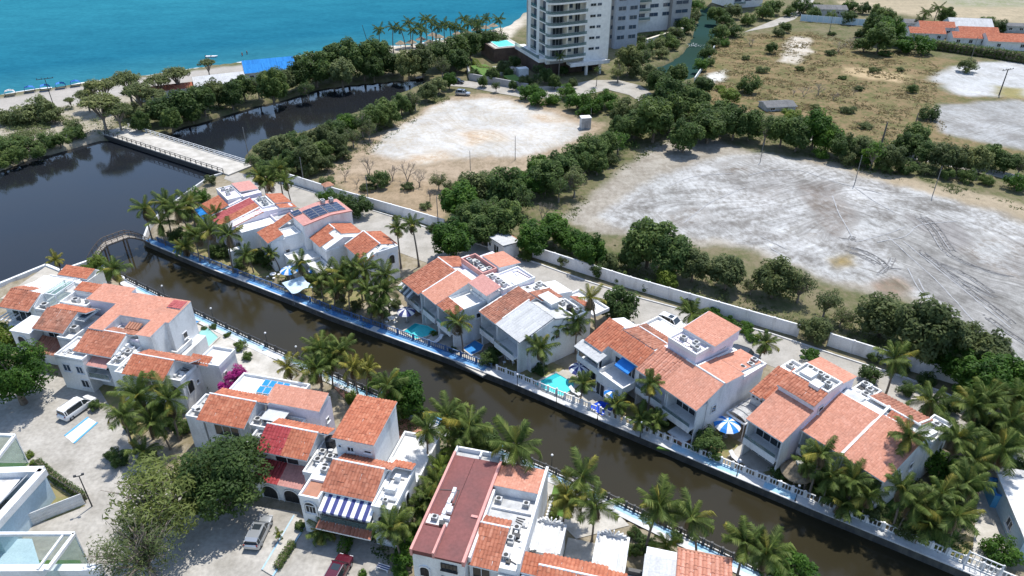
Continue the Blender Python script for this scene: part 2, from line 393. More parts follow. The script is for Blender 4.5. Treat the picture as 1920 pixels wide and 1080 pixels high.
# zone albedos: (outline in survey points, colour, second colour, patch size)
def poly_zone(pts): return inside(P2(pts), QX + .8 * wob(GX, GY, 1.6, 5), QY + .8 * wob(GX, GY, 1.6, 6))
C1 = np.zeros((NY, NX, 3)); C2 = np.zeros((NY, NX, 3))
def paint(mask, c1, c2):
    C1[mask] = c1; C2[mask] = c2
paint(np.ones_like(lag), (.175, .15, .095), (.095, .105, .045))
ZONES = [
 ([(0, 186), (150, 163), (310, 143), (560, 108), (770, 86), (945, 46), (985, 20), (1000, 30), (960, 70), (700, 105), (560, 125), (400, 165), (250, 190), (190, 260), (0, 320), (-300, 400), (-300, 220)], (.36, .325, .27), (.25, .225, .165)),
 ([(0, 184), (150, 161), (310, 141), (560, 106), (640, 96), (640, 112), (420, 142), (270, 168), (150, 195), (0, 213), (-300, 260), (-300, 225)], (.32, .30, .275), (.37, .345, .315)),
 ([(735, 86), (950, 40), (985, 30), (960, 70), (760, 110)], (.52, .47, .40), (.40, .36, .30)),
 ([(600, 330), (650, 290), (720, 245), (800, 200), (845, 180), (930, 176), (1010, 190), (1080, 215), (1135, 232), (1110, 262), (1060, 290), (1000, 325), (930, 335), (840, 345), (800, 400), (700, 380), (640, 350)], (.36, .285, .21), (.24, .19, .13)),
 ([(690, 285), (740, 245), (830, 190), (930, 184), (1010, 205), (1100, 240), (1070, 265), (980, 290), (860, 300), (760, 300)], (.50, .495, .485), (.42, .385, .335)),
 ([(1050, 405), (1150, 330), (1230, 262), (1320, 252), (1420, 290), (1560, 302), (1700, 345), (1920, 400), (2100, 440), (2100, 800), (1860, 690), (1700, 560), (1560, 530), (1400, 470), (1250, 450), (1120, 440)], (.34, .315, .275), (.23, .205, .17)),
 ([(1130, 405), (1230, 330), (1330, 300), (1430, 285), (1560, 315), (1760, 365), (1920, 420), (2100, 450), (2100, 760), (1860, 640), (1700, 545), (1560, 520), (1400, 460), (1280, 440), (1160, 430)], (.43, .432, .43), (.235, .226, .213)),
 ([(1640, 440), (1760, 435), (1920, 520), (2050, 600), (2050, 780), (1920, 680), (1800, 600), (1700, 520)], (.30, .295, .285), (.20, .195, .185)),
 ([(1500, 345), (1560, 340), (1600, 410), (1560, 450), (1520, 400)], (.19, .165, .145), (.30, .29, .28)),
 ([(1550, 480), (1600, 475), (1615, 500), (1580, 505)], (.26, .20, .10), (.18, .155, .10)),
 ([(1640, 530), (1690, 520), (1710, 545), (1660, 560)], (.27, .195, .15), (.20, .17, .13)),
 ([(1820, 460), (1920, 470), (1920, 530), (1860, 500)], (.20, .165, .13), (.32, .31, .30)),
 ([(1700, 400), (1800, 420), (1830, 470), (1790, 470), (1740, 440)], (.26, .25, .245), (.21, .20, .195)),
 ([(1470, 285), (1700, 330), (1920, 385), (2100, 430), (2100, 455), (1920, 408), (1740, 360), (1560, 312)], (.35, .29, .21), (.27, .225, .16)),
 ([(1300, 150), (1340, 90), (1400, 65), (1520, 60), (1600, 95), (1700, 100), (1800, 110), (2000, 130), (2000, 330), (1800, 290), (1600, 265), (1450, 215), (1330, 200)], (.215, .155, .088), (.105, .108, .044)),
 ([(1480, 70), (1525, 70), (1520, 95), (1490, 122), (1465, 115)], (.50, .47, .42), (.38, .33, .26)),
 ([(1322, 138), (1362, 130), (1358, 152), (1330, 158)], (.58, .58, .57), (.46, .44, .40)),
 ([(1580, 125), (1700, 140), (1690, 155), (1590, 140)], (.42, .32, .20), (.32, .25, .14)),
 ([(1745, 150), (1790, 125), (1850, 115), (2050, 125), (2050, 200), (1900, 182), (1800, 180)], (.46, .47, .48), (.36, .36, .355)),
 ([(1760, 195), (1900, 188), (2050, 205), (2050, 300), (1880, 275), (1770, 250), (1745, 225)], (.33, .335, .335), (.24, .235, .225)),
 ([(1870, 160), (1925, 165), (1925, 185), (1870, 180)], (.28, .24, .11), (.22, .20, .09)),
 ([(1560, 0), (2100, -10), (2100, 70), (1900, 42), (1700, 28), (1600, 22)], (.38, .315, .22), (.28, .24, .165)),
 ([(1640, -40), (2100, -40), (2100, 14), (1800, 12)], (.20, .215, .12), (.30, .28, .22)),
 ([(640, 330), (700, 320), (830, 350), (840, 410), (760, 400), (640, 350)], (.33, .25, .17), (.22, .17, .11)),
]
for pts, a, b in ZONES: paint(poly_zone(pts), a, b)
for pts in ([(1800, 460), (1850, 440), (1920, 455), (1925, 520), (1880, 500), (1840, 490)], [(1240, 400), (1300, 380), (1330, 410), (1270, 430)], [(1500, 420), (1540, 415), (1545, 440), (1510, 445)], [(1420, 345), (1470, 350), (1460, 370), (1425, 365)], [(1350, 310), (1400, 300), (1410, 318), (1360, 330)]): paint(poly_zone(pts), (.20, .18, .16), (.36, .36, .355))
for pts in ([(860, 250), (930, 240), (960, 262), (880, 275)], [(990, 215), (1060, 220), (1080, 232), (1000, 228)], [(760, 290), (840, 280), (860, 300), (780, 310)]): paint(poly_zone(pts), (.40, .31, .225), (.52, .47, .40))
gard = inside(P2([(230, 440), (300, 395), (420, 325), (540, 335), (840, 440), (1000, 495), (1500, 640), (1760, 720), (2100, 850), (2100, 1300), (0, 1300), (-100, 560), (160, 480)]), GX, GY)
paint(gard, (.31, .27, .21), (.19, .16, .10))
paint(sea, (.40, .37, .33), (.40, .37, .33)); paint(lag | inl, (.10, .085, .055), (.08, .07, .045))
for A in (C1, C2):
    for it in range(1):
        Ap = np.pad(A, ((1, 1), (1, 1), (0, 0)), mode='edge')
        A[:] = (Ap[:-2, 1:-1] + Ap[2:, 1:-1] + Ap[1:-1, :-2] + Ap[1:-1, 2:] + 2 * A) / 6
Z += np.where((GY > 120) & (GY < 420), .06 * wob(GX, GY, 2.3, 9), 0)
rough_lot = inside(P2([(1130, 405), (1430, 285), (1920, 420), (2100, 760), (1700, 545), (1400, 460)]), GX, GY)
Z += np.where(rough_lot, .05 * wob(GX, GY, 1.4, 11) + .025 * rng.normal(0, 1, Z.shape), 0)
def grid_mesh(name, mask_cells, zarr, mats):
    ids = np.arange(NX * NY).reshape(NY, NX)
    q = np.stack([ids[:-1, :-1], ids[:-1, 1:], ids[1:, 1:], ids[1:, :-1]], -1)[mask_cells]
    used, inv = np.unique(q, return_inverse=True)
    inv = inv.reshape(q.shape)
    co = np.stack([GX.ravel()[used], GY.ravel()[used], (zarr.ravel()[used] if hasattr(zarr, 'ravel') else np.full(len(used), zarr))], -1)
    me = bpy.data.meshes.new(name)
    me.vertices.add(len(used)); me.vertices.foreach_set('co', co.ravel())
    me.loops.add(q.size); me.loops.foreach_set('vertex_index', inv.ravel())
    me.polygons.add(len(q)); me.polygons.foreach_set('loop_start', np.arange(0, q.size, 4)); me.polygons.foreach_set('loop_total', np.full(len(q), 4))
    me.polygons.foreach_set('use_smooth', np.ones(len(q), bool))
    for m in mats: me.materials.append(m)
    me.update(calc_edges=True)
    return me, used
tm, nt, b, out = new_mat('terrain')
b.inputs['Roughness'].default_value = 1; b.inputs['Specular IOR Level'].default_value = .1
a1 = nt.nodes.new('ShaderNodeAttribute'); a1.attribute_name = 'soil_a'
a2 = nt.nodes.new('ShaderNodeAttribute'); a2.attribute_name = 'soil_b'
n1 = noise(nt, .16, 8, rough=.62); n2 = noise(nt, .9, 6, (1, .7, 1), rough=.65); n3 = noise(nt, 5.0, 4)
mm = nt.nodes.new('ShaderNodeMath'); mm.operation = 'ADD'; nt.links.new(n1, mm.inputs[0]); nt.links.new(n2, mm.inputs[1])
fac = ramp(nt, mm.outputs[0], [(.40, (0, 0, 0)), (.60, (1, 1, 1))])
hf = nt.nodes.new('ShaderNodeMath'); hf.operation = 'MULTIPLY'; hf.inputs[1].default_value = .5
nt.links.new(mm.outputs[0], hf.inputs[0])
fac = ramp(nt, hf.outputs[0], [(.42, (0, 0, 0)), (.58, (1, 1, 1))])
c = mix(nt, fac, a1.outputs['Color'], a2.outputs['Color'])
c = mix(nt, 1.0, c, ramp(nt, n3, [(.3, (.84, .84, .83)), (.7, (1.1, 1.09, 1.08))]), 'MULTIPLY')
c = mix(nt, 1.0, c, ramp(nt, noise(nt, .05, 4), [(.3, (.92, .92, .9)), (.7, (1.06, 1.05, 1.04))]), 'MULTIPLY')
a3 = nt.nodes.new('ShaderNodeAttribute'); a3.attribute_name = 'worked'      # how much a surface has been driven over
g_ = nt.nodes.new('ShaderNodeNewGeometry')
dst = nt.nodes.new('ShaderNodeTexNoise'); dst.inputs['Scale'].default_value = .024; dst.inputs['Detail'].default_value = 2
nt.links.new(g_.outputs['Position'], dst.inputs['Vector'])
vm = nt.nodes.new('ShaderNodeVectorMath'); vm.operation = 'MULTIPLY_ADD'; vm.inputs[1].default_value = (30, 30, 0)
nt.links.new(dst.outputs['Color'], vm.inputs[0]); nt.links.new(g_.outputs['Position'], vm.inputs[2])
mr_ = nt.nodes.new('ShaderNodeMapping'); mr_.inputs['Rotation'].default_value = (0, 0, R(61)); nt.links.new(vm.outputs[0], mr_.inputs[0])
st1 = noise(nt, 1.0, 5, (.05, 1.5, 1), mr_.outputs[0], .6)
mr2 = nt.nodes.new('ShaderNodeMapping'); mr2.inputs['Rotation'].default_value = (0, 0, R(-20)); nt.links.new(vm.outputs[0], mr2.inputs[0])
st2 = noise(nt, 1.0, 5, (.06, 1.1, 1), mr2.outputs[0], .6)
stk = mix(nt, ramp(nt, noise(nt, .03, 2), [(.45, (0, 0, 0)), (.55, (1, 1, 1))]), st1, st2)
sc_ = ramp(nt, stk, [(.30, (.58, .57, .56)), (.45, (.88, .875, .87)), (.56, (1.02, 1.02, 1.02)), (.70, (1.30, 1.31, 1.31))])
sc_ = mix(nt, 1.0, sc_, ramp(nt, noise(nt, .075, 6, rough=.65), [(.38, (.64, .625, .61)), (.50, (.97, .97, .97)), (.62, (1.12, 1.12, 1.12))]), 'MULTIPLY')
c = mix(nt, a3.outputs['Fac'], c, mix(nt, 1.0, c, sc_, 'MULTIPLY'))
nt.links.new(c, b.inputs['Base Color'])
bump(nt, b, mix(nt, .35, mix(nt, .5, n2, n3), stk), .7, .15)
WORK = np.zeros_like(Z)
WORK[rough_lot] = .9; WORK[poly_zone(ZONES[4][0])] = .45; WORK[poly_zone(ZONES[18][0])] = .35; WORK[poly_zone(ZONES[19][0])] = .6
allc = np.ones((NY - 1, NX - 1), bool)
me, used = grid_mesh('ground', allc, Z, [tm])
for nm, A in (('soil_a', C1), ('soil_b', C2)):
    at_ = me.attributes.new(nm, 'FLOAT_COLOR', 'POINT')
    at_.data.foreach_set('color', np.concatenate([A.reshape(-1, 3)[used], np.ones((len(used), 1))], 1).ravel())
at_ = me.attributes.new('worked', 'FLOAT', 'POINT'); at_.data.foreach_set('value', WORK.ravel()[used])
tag(link('ground', me), kind='structure')

def water_mat(name, col, bscale, bstr, rough, deep=None, tint2=None, spec=.42):
    m, nt, b, out = new_mat(name)
    b.inputs['Roughness'].default_value = rough; b.inputs['IOR'].default_value = 1.333; b.inputs['Specular IOR Level'].default_value = spec
    n = noise(nt, .02, 4, (1, 1.4, 1))
    c = ramp(nt, n, [(.35, col), (.68, tint2 or col)])
    nt.links.new(c, b.inputs['Base Color'])
    bump(nt, b, noise(nt, bscale, 4, (1, 1.6, 1)), bstr, .08)
    return m
def cells(mask, grow):
    p = mask.copy()
    for _ in range(grow):
        q = np.pad(p, 1)
        p = p | q[:-2, 1:-1] | q[2:, 1:-1] | q[1:-1, :-2] | q[1:-1, 2:]
    return p[:-1, :-1] | p[1:, :-1] | p[:-1, 1:] | p[1:, 1:]
LN = np.array(at(168, 492)[:2]); LM = np.array(at(275, 450)[:2]); ld = LM - LN
north = ((GX - LN[0]) * -ld[1] + (GY - LN[1]) * ld[0]) > 0
nc = north[:-1, :-1]
me, _ = grid_mesh('lagoon_water', cells(lag, 2) & nc, -1.0, [water_mat('lagoon_water', (.0105, .0135, .0185), 5.0, .04, .05, None, (.016, .016, .016))])
tag(link('lagoon_water', me), kind='structure')
me, _ = grid_mesh('canal_water', cells(lag, 2) & ~nc, -1.0, [water_mat('canal_water', (.023, .020, .012), 5.0, .07, .06, None, (.034, .028, .014))])
tag(link('canal_water', me), kind='structure')
me, _ = grid_mesh('inlet_water', cells(inl, 2), -1.0, [water_mat('inlet_water', (.022, .045, .036), 1.5, .25, .2, None, (.022, .055, .055), .0)])
tag(link('inlet_water', me), kind='structure')
# sea: shallow turquoise near the sand, deeper further out
m, nt, b, out = new_mat('sea')
b.inputs['Roughness'].default_value = .3; b.inputs['IOR'].default_value = 1.333; b.inputs['Specular IOR Level'].default_value = .0
g = nt.nodes.new('ShaderNodeNewGeometry')
dp = nt.nodes.new('ShaderNodeVectorMath'); dp.operation = 'DOT_PRODUCT'; dp.inputs[1].default_value = (-.50, .866, 0)
nt.links.new(g.outputs['Position'], dp.inputs[0])
mr = nt.nodes.new('ShaderNodeMapRange'); mr.inputs[1].default_value = 262; mr.inputs[2].default_value = 400
nt.links.new(dp.outputs['Value'], mr.inputs[0])
c = ramp(nt, mr.outputs[0], [(0, (.085, .18, .19)), (.08, (.028, .145, .190)), (.3, (.014, .115, .175)), (1, (.022, .150, .205))])
n = noise(nt, .05, 5, (1, 2.2, 1))
c = mix(nt, 1.0, c, ramp(nt, n, [(.35, (.88, .90, .92)), (.65, (1.1, 1.08, 1.06))]), 'MULTIPLY')
n = noise(nt, .45, 3, (1, 2.5, 1))
c = mix(nt, 1.0, c, ramp(nt, n, [(.3, (.82, .86, .88)), (.7, (1.15, 1.12, 1.1))]), 'MULTIPLY')
nt.links.new(c, b.inputs['Base Color'])
bump(nt, b, noise(nt, .8, 5, (1, 2.2, 1)), .35, .3)
me, _ = grid_mesh('sea', cells(sea, 1), -.55, [m])
tag(link('sea', me), kind='structure')

# surf line: low foam ribs lying along the waterline
def ribbon(name, pts, widths, z, mat, kind='structure', thick=.0):
    P = [Vector((p[0], p[1], 0)) for p in pts]
    mb = MB(); L = []; Rr = []
    for i, p in enumerate(P):
        d = (P[min(i + 1, len(P) - 1)] - P[max(i - 1, 0)]).normalized(); n = Vector((-d.y, d.x, 0))
        w = widths[i] if hasattr(widths, '__len__') else widths
        zz = z[i] if hasattr(z, '__len__') else z
        L.append((*(p + n * w / 2)[:2], zz)); Rr.append((*(p - n * w / 2)[:2], zz))
    n = len(P)
    mb.add(Rr + L, [(i, i + 1, n + i + 1, n + i) for i in range(n - 1)])
    if thick:
        mb.add([(x, y, z_ - thick) for x, y, z_ in Rr] + Rr, [(i, i + 1, n + i + 1, n + i) for i in range(n - 1)])
        mb.add([(x, y, z_ - thick) for x, y, z_ in L] + L, [(i + 1, i, n + i, n + i + 1) for i in range(n - 1)])
    o = link(name, mb.mesh(name, [mat])); tag(o, kind=kind)
    return o
def polyline(pts, step):
    out = []
    for a, b_ in zip(pts[:-1], pts[1:]):
        a = Vector(a[:2]); b_ = Vector(b_[:2]); n = max(1, int((b_ - a).length / step))
        out += [a.lerp(b_, k / n) for k in range(n)]
    out.append(Vector(pts[-1][:2]))
    return out
foam = M('foam', (.75, .76, .76), (.6, .62, .63), scale=1, rough=.8)
pl = polyline([at(x, y) for x, y in SHORE[1:10]], 2.5)
k = 0; seg = []
for i, p in enumerate(pl):
    if (i * 7919) % 13 < 11:
        seg.append(p + Vector((.4 * math.sin(i * 1.3), .4 + .7 * math.sin(i * .7), 0)).to_2d())
    else:
        if len(seg) > 2: ribbon('surf', seg, [.35 + .8 * abs(math.sin(j * 1.1)) for j in range(len(seg))], -.50, foam)
        seg = []

# ------------------------------------------------------------------ roads, quays
def sheet(name, pts, z, mat, kind='structure', thick=0.0, world=False):
    P = [tuple(p) for p in (pts if world else [at(x, y, z)[:2] for x, y in pts])]
    a = sum(P[i][0] * P[(i + 1) % len(P)][1] - P[(i + 1) % len(P)][0] * P[i][1] for i in range(len(P)))
    if a < 0: P = P[::-1]
    mb = MB()
    if thick: mb.prism(P, z - thick, z)
    else: mb.add([(p[0], p[1], z) for p in P], [tuple(range(len(P)))])
    return tag(link(name, mb.mesh(name, [mat])), kind=kind)
conc = MATS['concrete']
# street between the far houses and the long wall
STREET = [(430, 318), (470, 330), (545, 348), (640, 378), (740, 408), (840, 440), (1000, 492), (1100, 528), (1200, 560), (1320, 592), (1450, 628), (1570, 668), (1700, 710), (1850, 770), (2000, 850),
          (1900, 870), (1760, 790), (1600, 740), (1480, 700), (1330, 640), (1200, 612), (1090, 570), (1000, 530), (900, 500), (820, 500), (740, 470), (640, 420), (560, 390), (480, 360), (420, 335)]
sheet('street', STREET, .05, conc, thick=.3)
FORE = [(-60, 690), (60, 690), (150, 720), (235, 740), (240, 830), (300, 880), (420, 940), (560, 960), (600, 1000), (700, 1010), (760, 1100), (620, 1200), (-200, 1300), (-200, 800)]
sheet('street', FORE, .05, M('foreground_paving', (.41, .385, .345), (.29, .27, .235), scale=.22, rough=.9, bmp=.15, fine=.2), thick=.3)
sheet('road', [(835, 150), (880, 152), (930, 160), (1000, 163), (1060, 160), (1110, 150), (1160, 150), (1200, 160), (1232, 182), (1250, 196), (1215, 200), (1180, 178), (1140, 168), (1070, 184), (990, 184), (930, 174), (880, 164), (835, 160)], .09, MATS['concrete'])
sheet('road', [(1395, 60), (1420, 50), (1470, 30), (1492, 8), (1505, -5), (1530, -5), (1520, 10), (1490, 36), (1450, 50)], .05, MATS['concrete'], thick=.2)
sheet('road', [(1500, 250), (1640, 272), (1760, 298), (1920, 330), (2050, 356), (2050, 366), (1920, 342), (1760, 308), (1640, 283), (1500, 260)], .05, MATS['concrete'], thick=.2)
def offset_line(P, d):
    out = []
    for i, p in enumerate(P):
        t = (P[min(i + 1, len(P) - 1)] - P[max(i - 1, 0)]).normalized()
        out.append(p + Vector((-t.y, t.x)) * d)
    return out
def quay(name, pts, width, side, top, z=.14):
    P = [Vector(at(x, y, z)[:2]) for x, y in pts]
    Q = offset_line(P, width * side)
    mb = MB(); n = len(P)
    vs = [(p.x, p.y, z) for p in P] + [(q.x, q.y, z) for q in Q] + [(p.x, p.y, -3.0) for p in P] + [(q.x, q.y, -3.0) for q in Q]
    for i in range(n - 1):
        f = (i, i + 1, n + i + 1, n + i)
        mb.add([vs[j] for j in (f if side > 0 else f[::-1])], [(0, 1, 2, 3)], 0)
        f = (2 * n + i, 2 * n + i + 1, i + 1, i)
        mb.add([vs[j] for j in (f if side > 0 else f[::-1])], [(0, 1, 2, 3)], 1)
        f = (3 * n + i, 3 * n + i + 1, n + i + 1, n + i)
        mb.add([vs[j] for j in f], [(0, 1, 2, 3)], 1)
    o = link(name, mb.mesh(name, [top, MATS['quay_face']])); tag(o, kind='structure')
    # rounded nosing along the water
    e = MB()
    for i in range(n - 1):
        e.obox((*P[i], z + .05), (*P[i + 1], z + .05), .22, .12)
    link('coping', e.mesh('coping', [MATS['kerb']]), o)
    return P, Q
FP, FQ = quay('canal_walk_far', FAR_QUAY, 1.4, 1, MATS['quay_top'])
NP_, NQ = quay('canal_walk_near', NEAR_QUAY, 1.6, -1, MATS['quay_top'])
def painted(P, Q, a, b, mat, z=.146):
    # a stretch of walkway painted blue, between fractions a and b of the line
    def interp(L, t):
        t *= len(L) - 1; i = min(int(t), len(L) - 2); return L[i].lerp(L[i + 1], t - i)
    n = 8; mb = MB()
    for i in range(n):
        t0 = a + (b - a) * i / n; t1 = a + (b - a) * (i + 1) / n
        p0, p1, q0, q1 = interp(P, t0), interp(P, t1), interp(Q, t0), interp(Q, t1)
        def l(u, v, f): return u.lerp(v, f)
        mb.add([(*l(p0, q0, .12), z), (*l(p1, q1, .12), z), (*l(p1, q1, .94), z), (*l(p0, q0, .94), z)], [(0, 1, 2, 3)])
    tag(link('painted_walk', mb.mesh('painted_walk', [mat])), kind='structure')
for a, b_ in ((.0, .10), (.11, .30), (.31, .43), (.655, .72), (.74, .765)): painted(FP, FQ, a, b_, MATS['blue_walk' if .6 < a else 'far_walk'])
NM = [p.lerp(q, .62) for p, q in zip(NP_, NQ)]
for a, b_ in ((.02, .2), (.22, .42), (.45, .62), (.64, .76), (.78, .92)): painted(NP_, NM, a, b_, MATS['blue_walk'])
# sea-wall round the near island's tip
tip = [Vector(at(x, y, .3)[:2]) for x, y in [(-200, 612), (0, 531), (86, 496), (113, 507), (165, 489), (200, 506), (238, 524)]]
mb = MB()
for a, b_ in zip(tip[:-1], tip[1:]): mb.obox((*a, -.9), (*b_, -.9), .5, 2.6)
tag(link('sea_wall', mb.mesh('sea_wall', [MATS['white_plaster']])), 'low white retaining wall round the tip of the near island', 'wall')
tip = [Vector(at(x, y, .3)[:2]) for x, y in [(418, 324), (392, 331), (346, 363), (300, 398), (277, 425), (268, 449)]]
mb = MB()
for a, b_ in zip(tip[:-1], tip[1:]): mb.obox((*a, -.9), (*b_, -.9), .4, 2.5)
tag(link('sea_wall', mb.mesh('sea_wall', [MATS['quay_top']])), 'grey retaining wall under the palms along the lagoon side of the far houses', 'wall')
# kerbs of the street
for nm, pts, d in (('kerb', STREET[1:14], 0.0),):
    P = [Vector(at(x, y)[:2]) for x, y in pts]
    mb = MB()
    for a, b_ in zip(P[:-1], P[1:]): mb.obox((*a, .10), (*b_, .10), .25, .24)
    tag(link('kerb', mb.mesh('kerb', [MATS['kerb']])), kind='structure')

# wheel tracks pressed into the grey lot: each rut a shallow ribbon with a raised lip
def rut(pts, w, mat, z=.06):
    P = polyline([at(x, y) for x, y in pts], 1.2)
    S = []
    for i in range(len(P)):
        a, b_, c_ = P[max(i - 2, 0)], P[i], P[min(i + 2, len(P) - 1)]
        S.append((a + b_ * 2 + c_) / 4)
    def hz(p):
        ix = min(max(np.searchsorted(gx, p.x), 1), NX - 1); iy = min(max(np.searchsorted(gy, p.y), 1), NY - 1)
        return float(Z[iy - 1:iy + 1, ix - 1:ix + 1].max())
    ribbon('wheel_rut', S, [w * (.45 + .55 * abs(math.sin(j * 1.7 + w * 9))) for j in range(len(S))], [hz(p) + .02 + z * (.35 + .65 * abs(math.sin(j * 2.3))) for j, p in enumerate(S)], MATS[mat])
for pts in ([(1712, 405), (1740, 425), (1755, 455), (1772, 478), (1800, 490), (1850, 510), (1900, 520)], [(1722, 402), (1752, 424), (1768, 452), (1785, 474)],
            [(1585, 462), (1620, 470), (1650, 490), (1662, 505)], [(1582, 470), (1615, 478), (1645, 498)],
            [(1720, 470), (1760, 500), (1800, 535), (1850, 570), (1900, 610)], [(1735, 480), (1775, 512), (1830, 545), (1870, 560)], [(1745, 490), (1790, 505), (1840, 535), (1860, 552)],
            [(1840, 590), (1880, 620), (1930, 650)], [(1570, 446), (1600, 452), (1592, 440)],
            [(1650, 500), (1690, 505)], [(1640, 515), (1665, 500), (1670, 480)]):
    rut(pts, .34, 'rut_dark', .03); rut([(x + 2, y + 2.5) for x, y in pts], .16, 'rut_pale', .04); rut([(x + 10, y + 1) for x, y in pts], .32, 'rut_dark', .03)
    for (xa, ya), (xb, yb) in zip(pts[:-1], pts[1:]):          # cleat marks across the track
        for k in range(4): f = k / 4; rut([(xa + (xb - xa) * f, ya + (yb - ya) * f), (xa + (xb - xa) * f + 10, ya + (yb - ya) * f + 1)], .22, 'rut_dark', .025)
for pts in ([(1560, 365), (1572, 400), (1590, 430), (1600, 450)], [(1600, 350), (1650, 385), (1680, 400)], [(1480, 470), (1450, 455), (1420, 440)], [(1470, 480), (1440, 463)],
            [(1640, 455), (1700, 445), (1720, 420), (1800, 415)], [(1600, 455), (1660, 440), (1700, 425)], [(1660, 440), (1760, 530), (1860, 640)], [(1690, 450), (1790, 530), (1900, 620)],
            [(1400, 330), (1440, 320), (1500, 318), (1560, 340), (1660, 365)], [(1250, 350), (1300, 330), (1380, 325)], [(1280, 420), (1330, 380), (1400, 350)], [(1720, 520), (1740, 560), (1790, 600)], [(1700, 500), (1720, 540), (1760, 590)]):
    rut(pts, .26, 'rut_pale', .01)
# ------------------------------------------------------------------ house kit
def tile_field(mb, p00, p10, p11, p01, pitch, row, amp, m=0, seed=0, stripes=None):
    """barrel tiles: columns run from the eave (p00-p10) up to the ridge (p01-p11); every course steps over the one below"""
    p00, p10, p11, p01 = map(Vector, (p00, p10, p11, p01))
    L = ((p10 - p00).length + (p11 - p01).length) / 2; Hh = ((p01 - p00).length + (p11 - p10).length) / 2
    nc = max(2, int(round(L / pitch))); nr = max(2, int(round(Hh / row)))
    nrm = (p10 - p00).cross(p01 - p00).normalized()
    if nrm.z < 0: nrm = -nrm
    k = 6
    ts = np.arange(nc * k + 1) / (nc * k)
    prof = amp * 1.25 * np.abs(np.sin(np.pi * ts * nc)) ** .8
    A0, A1, B0, B1 = (np.array(p) for p in (p00, p10, p01, p11))
    N = np.array(nrm)
    rs = np.random.default_rng(seed + 1)
    base = len(mb.v); W = len(ts)
    jit = rs.normal(0, amp * .16, (nr, nc))
    tintg = np.clip(rs.normal(.5, .20, (nr, nc)), 0, 1)
    if stripes:                                   # colour alternates by column, as in patched roofs
        tintg = np.clip(tintg + np.where((np.arange(nc) % 2) == 0, -stripes, stripes)[None, :], 0, 1)
    for r in range(nr):
        for e, lift in ((0, amp * .22), (1, 0.0)):
            s = (r + e) / nr
            lo = A0[None] * (1 - ts[:, None]) + A1[None] * ts[:, None]
            hi = B0[None] * (1 - ts[:, None]) + B1[None] * ts[:, None]
            col = np.minimum((ts * nc).astype(int), nc - 1)
            pts = lo * (1 - s) + hi * s + N[None] * (prof + lift + jit[r, col])[:, None]
            mb.v += [tuple(p) for p in pts]
    for r in range(nr):
        a = base + (2 * r) * W; b_ = a + W
        for i in range(W - 1):
            mb.f.append((a + i, a + i + 1, b_ + i + 1, b_ + i)); mb.m.append(m); mb.t.append(float(tintg[r, i // k]))
        if r + 1 < nr:
            c_ = b_ + W
            for i in range(W - 1):
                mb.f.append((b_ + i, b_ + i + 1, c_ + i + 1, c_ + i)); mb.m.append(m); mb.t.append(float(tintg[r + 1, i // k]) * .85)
STY = {  # pitch, course, amplitude, material
 'barrel': (.40, .45, .088, 'tile_orange'), 'worn': (.40, .45, .088, 'tile_worn'), 'bright': (.40, .45, .085, 'tile_bright'),
 'salmon': (.30, .34, .026, 'tile_salmon'), 'pink': (.30, .34, .02, 'tile_pink'), 'red': (.40, .45, .10, 'tile_red'), 'rose': (.40, .45, .09, 'tile_rose'),
 'striped': (.40, .45, .10, 'tile_salmon'), 'sheet': (.5, 2.2, .03, 'sheet_white'), 'blue': (.4, 2.0, .03, 'sheet_blue'), 'grey': (.4, 2.0, .03, 'sheet_grey')}
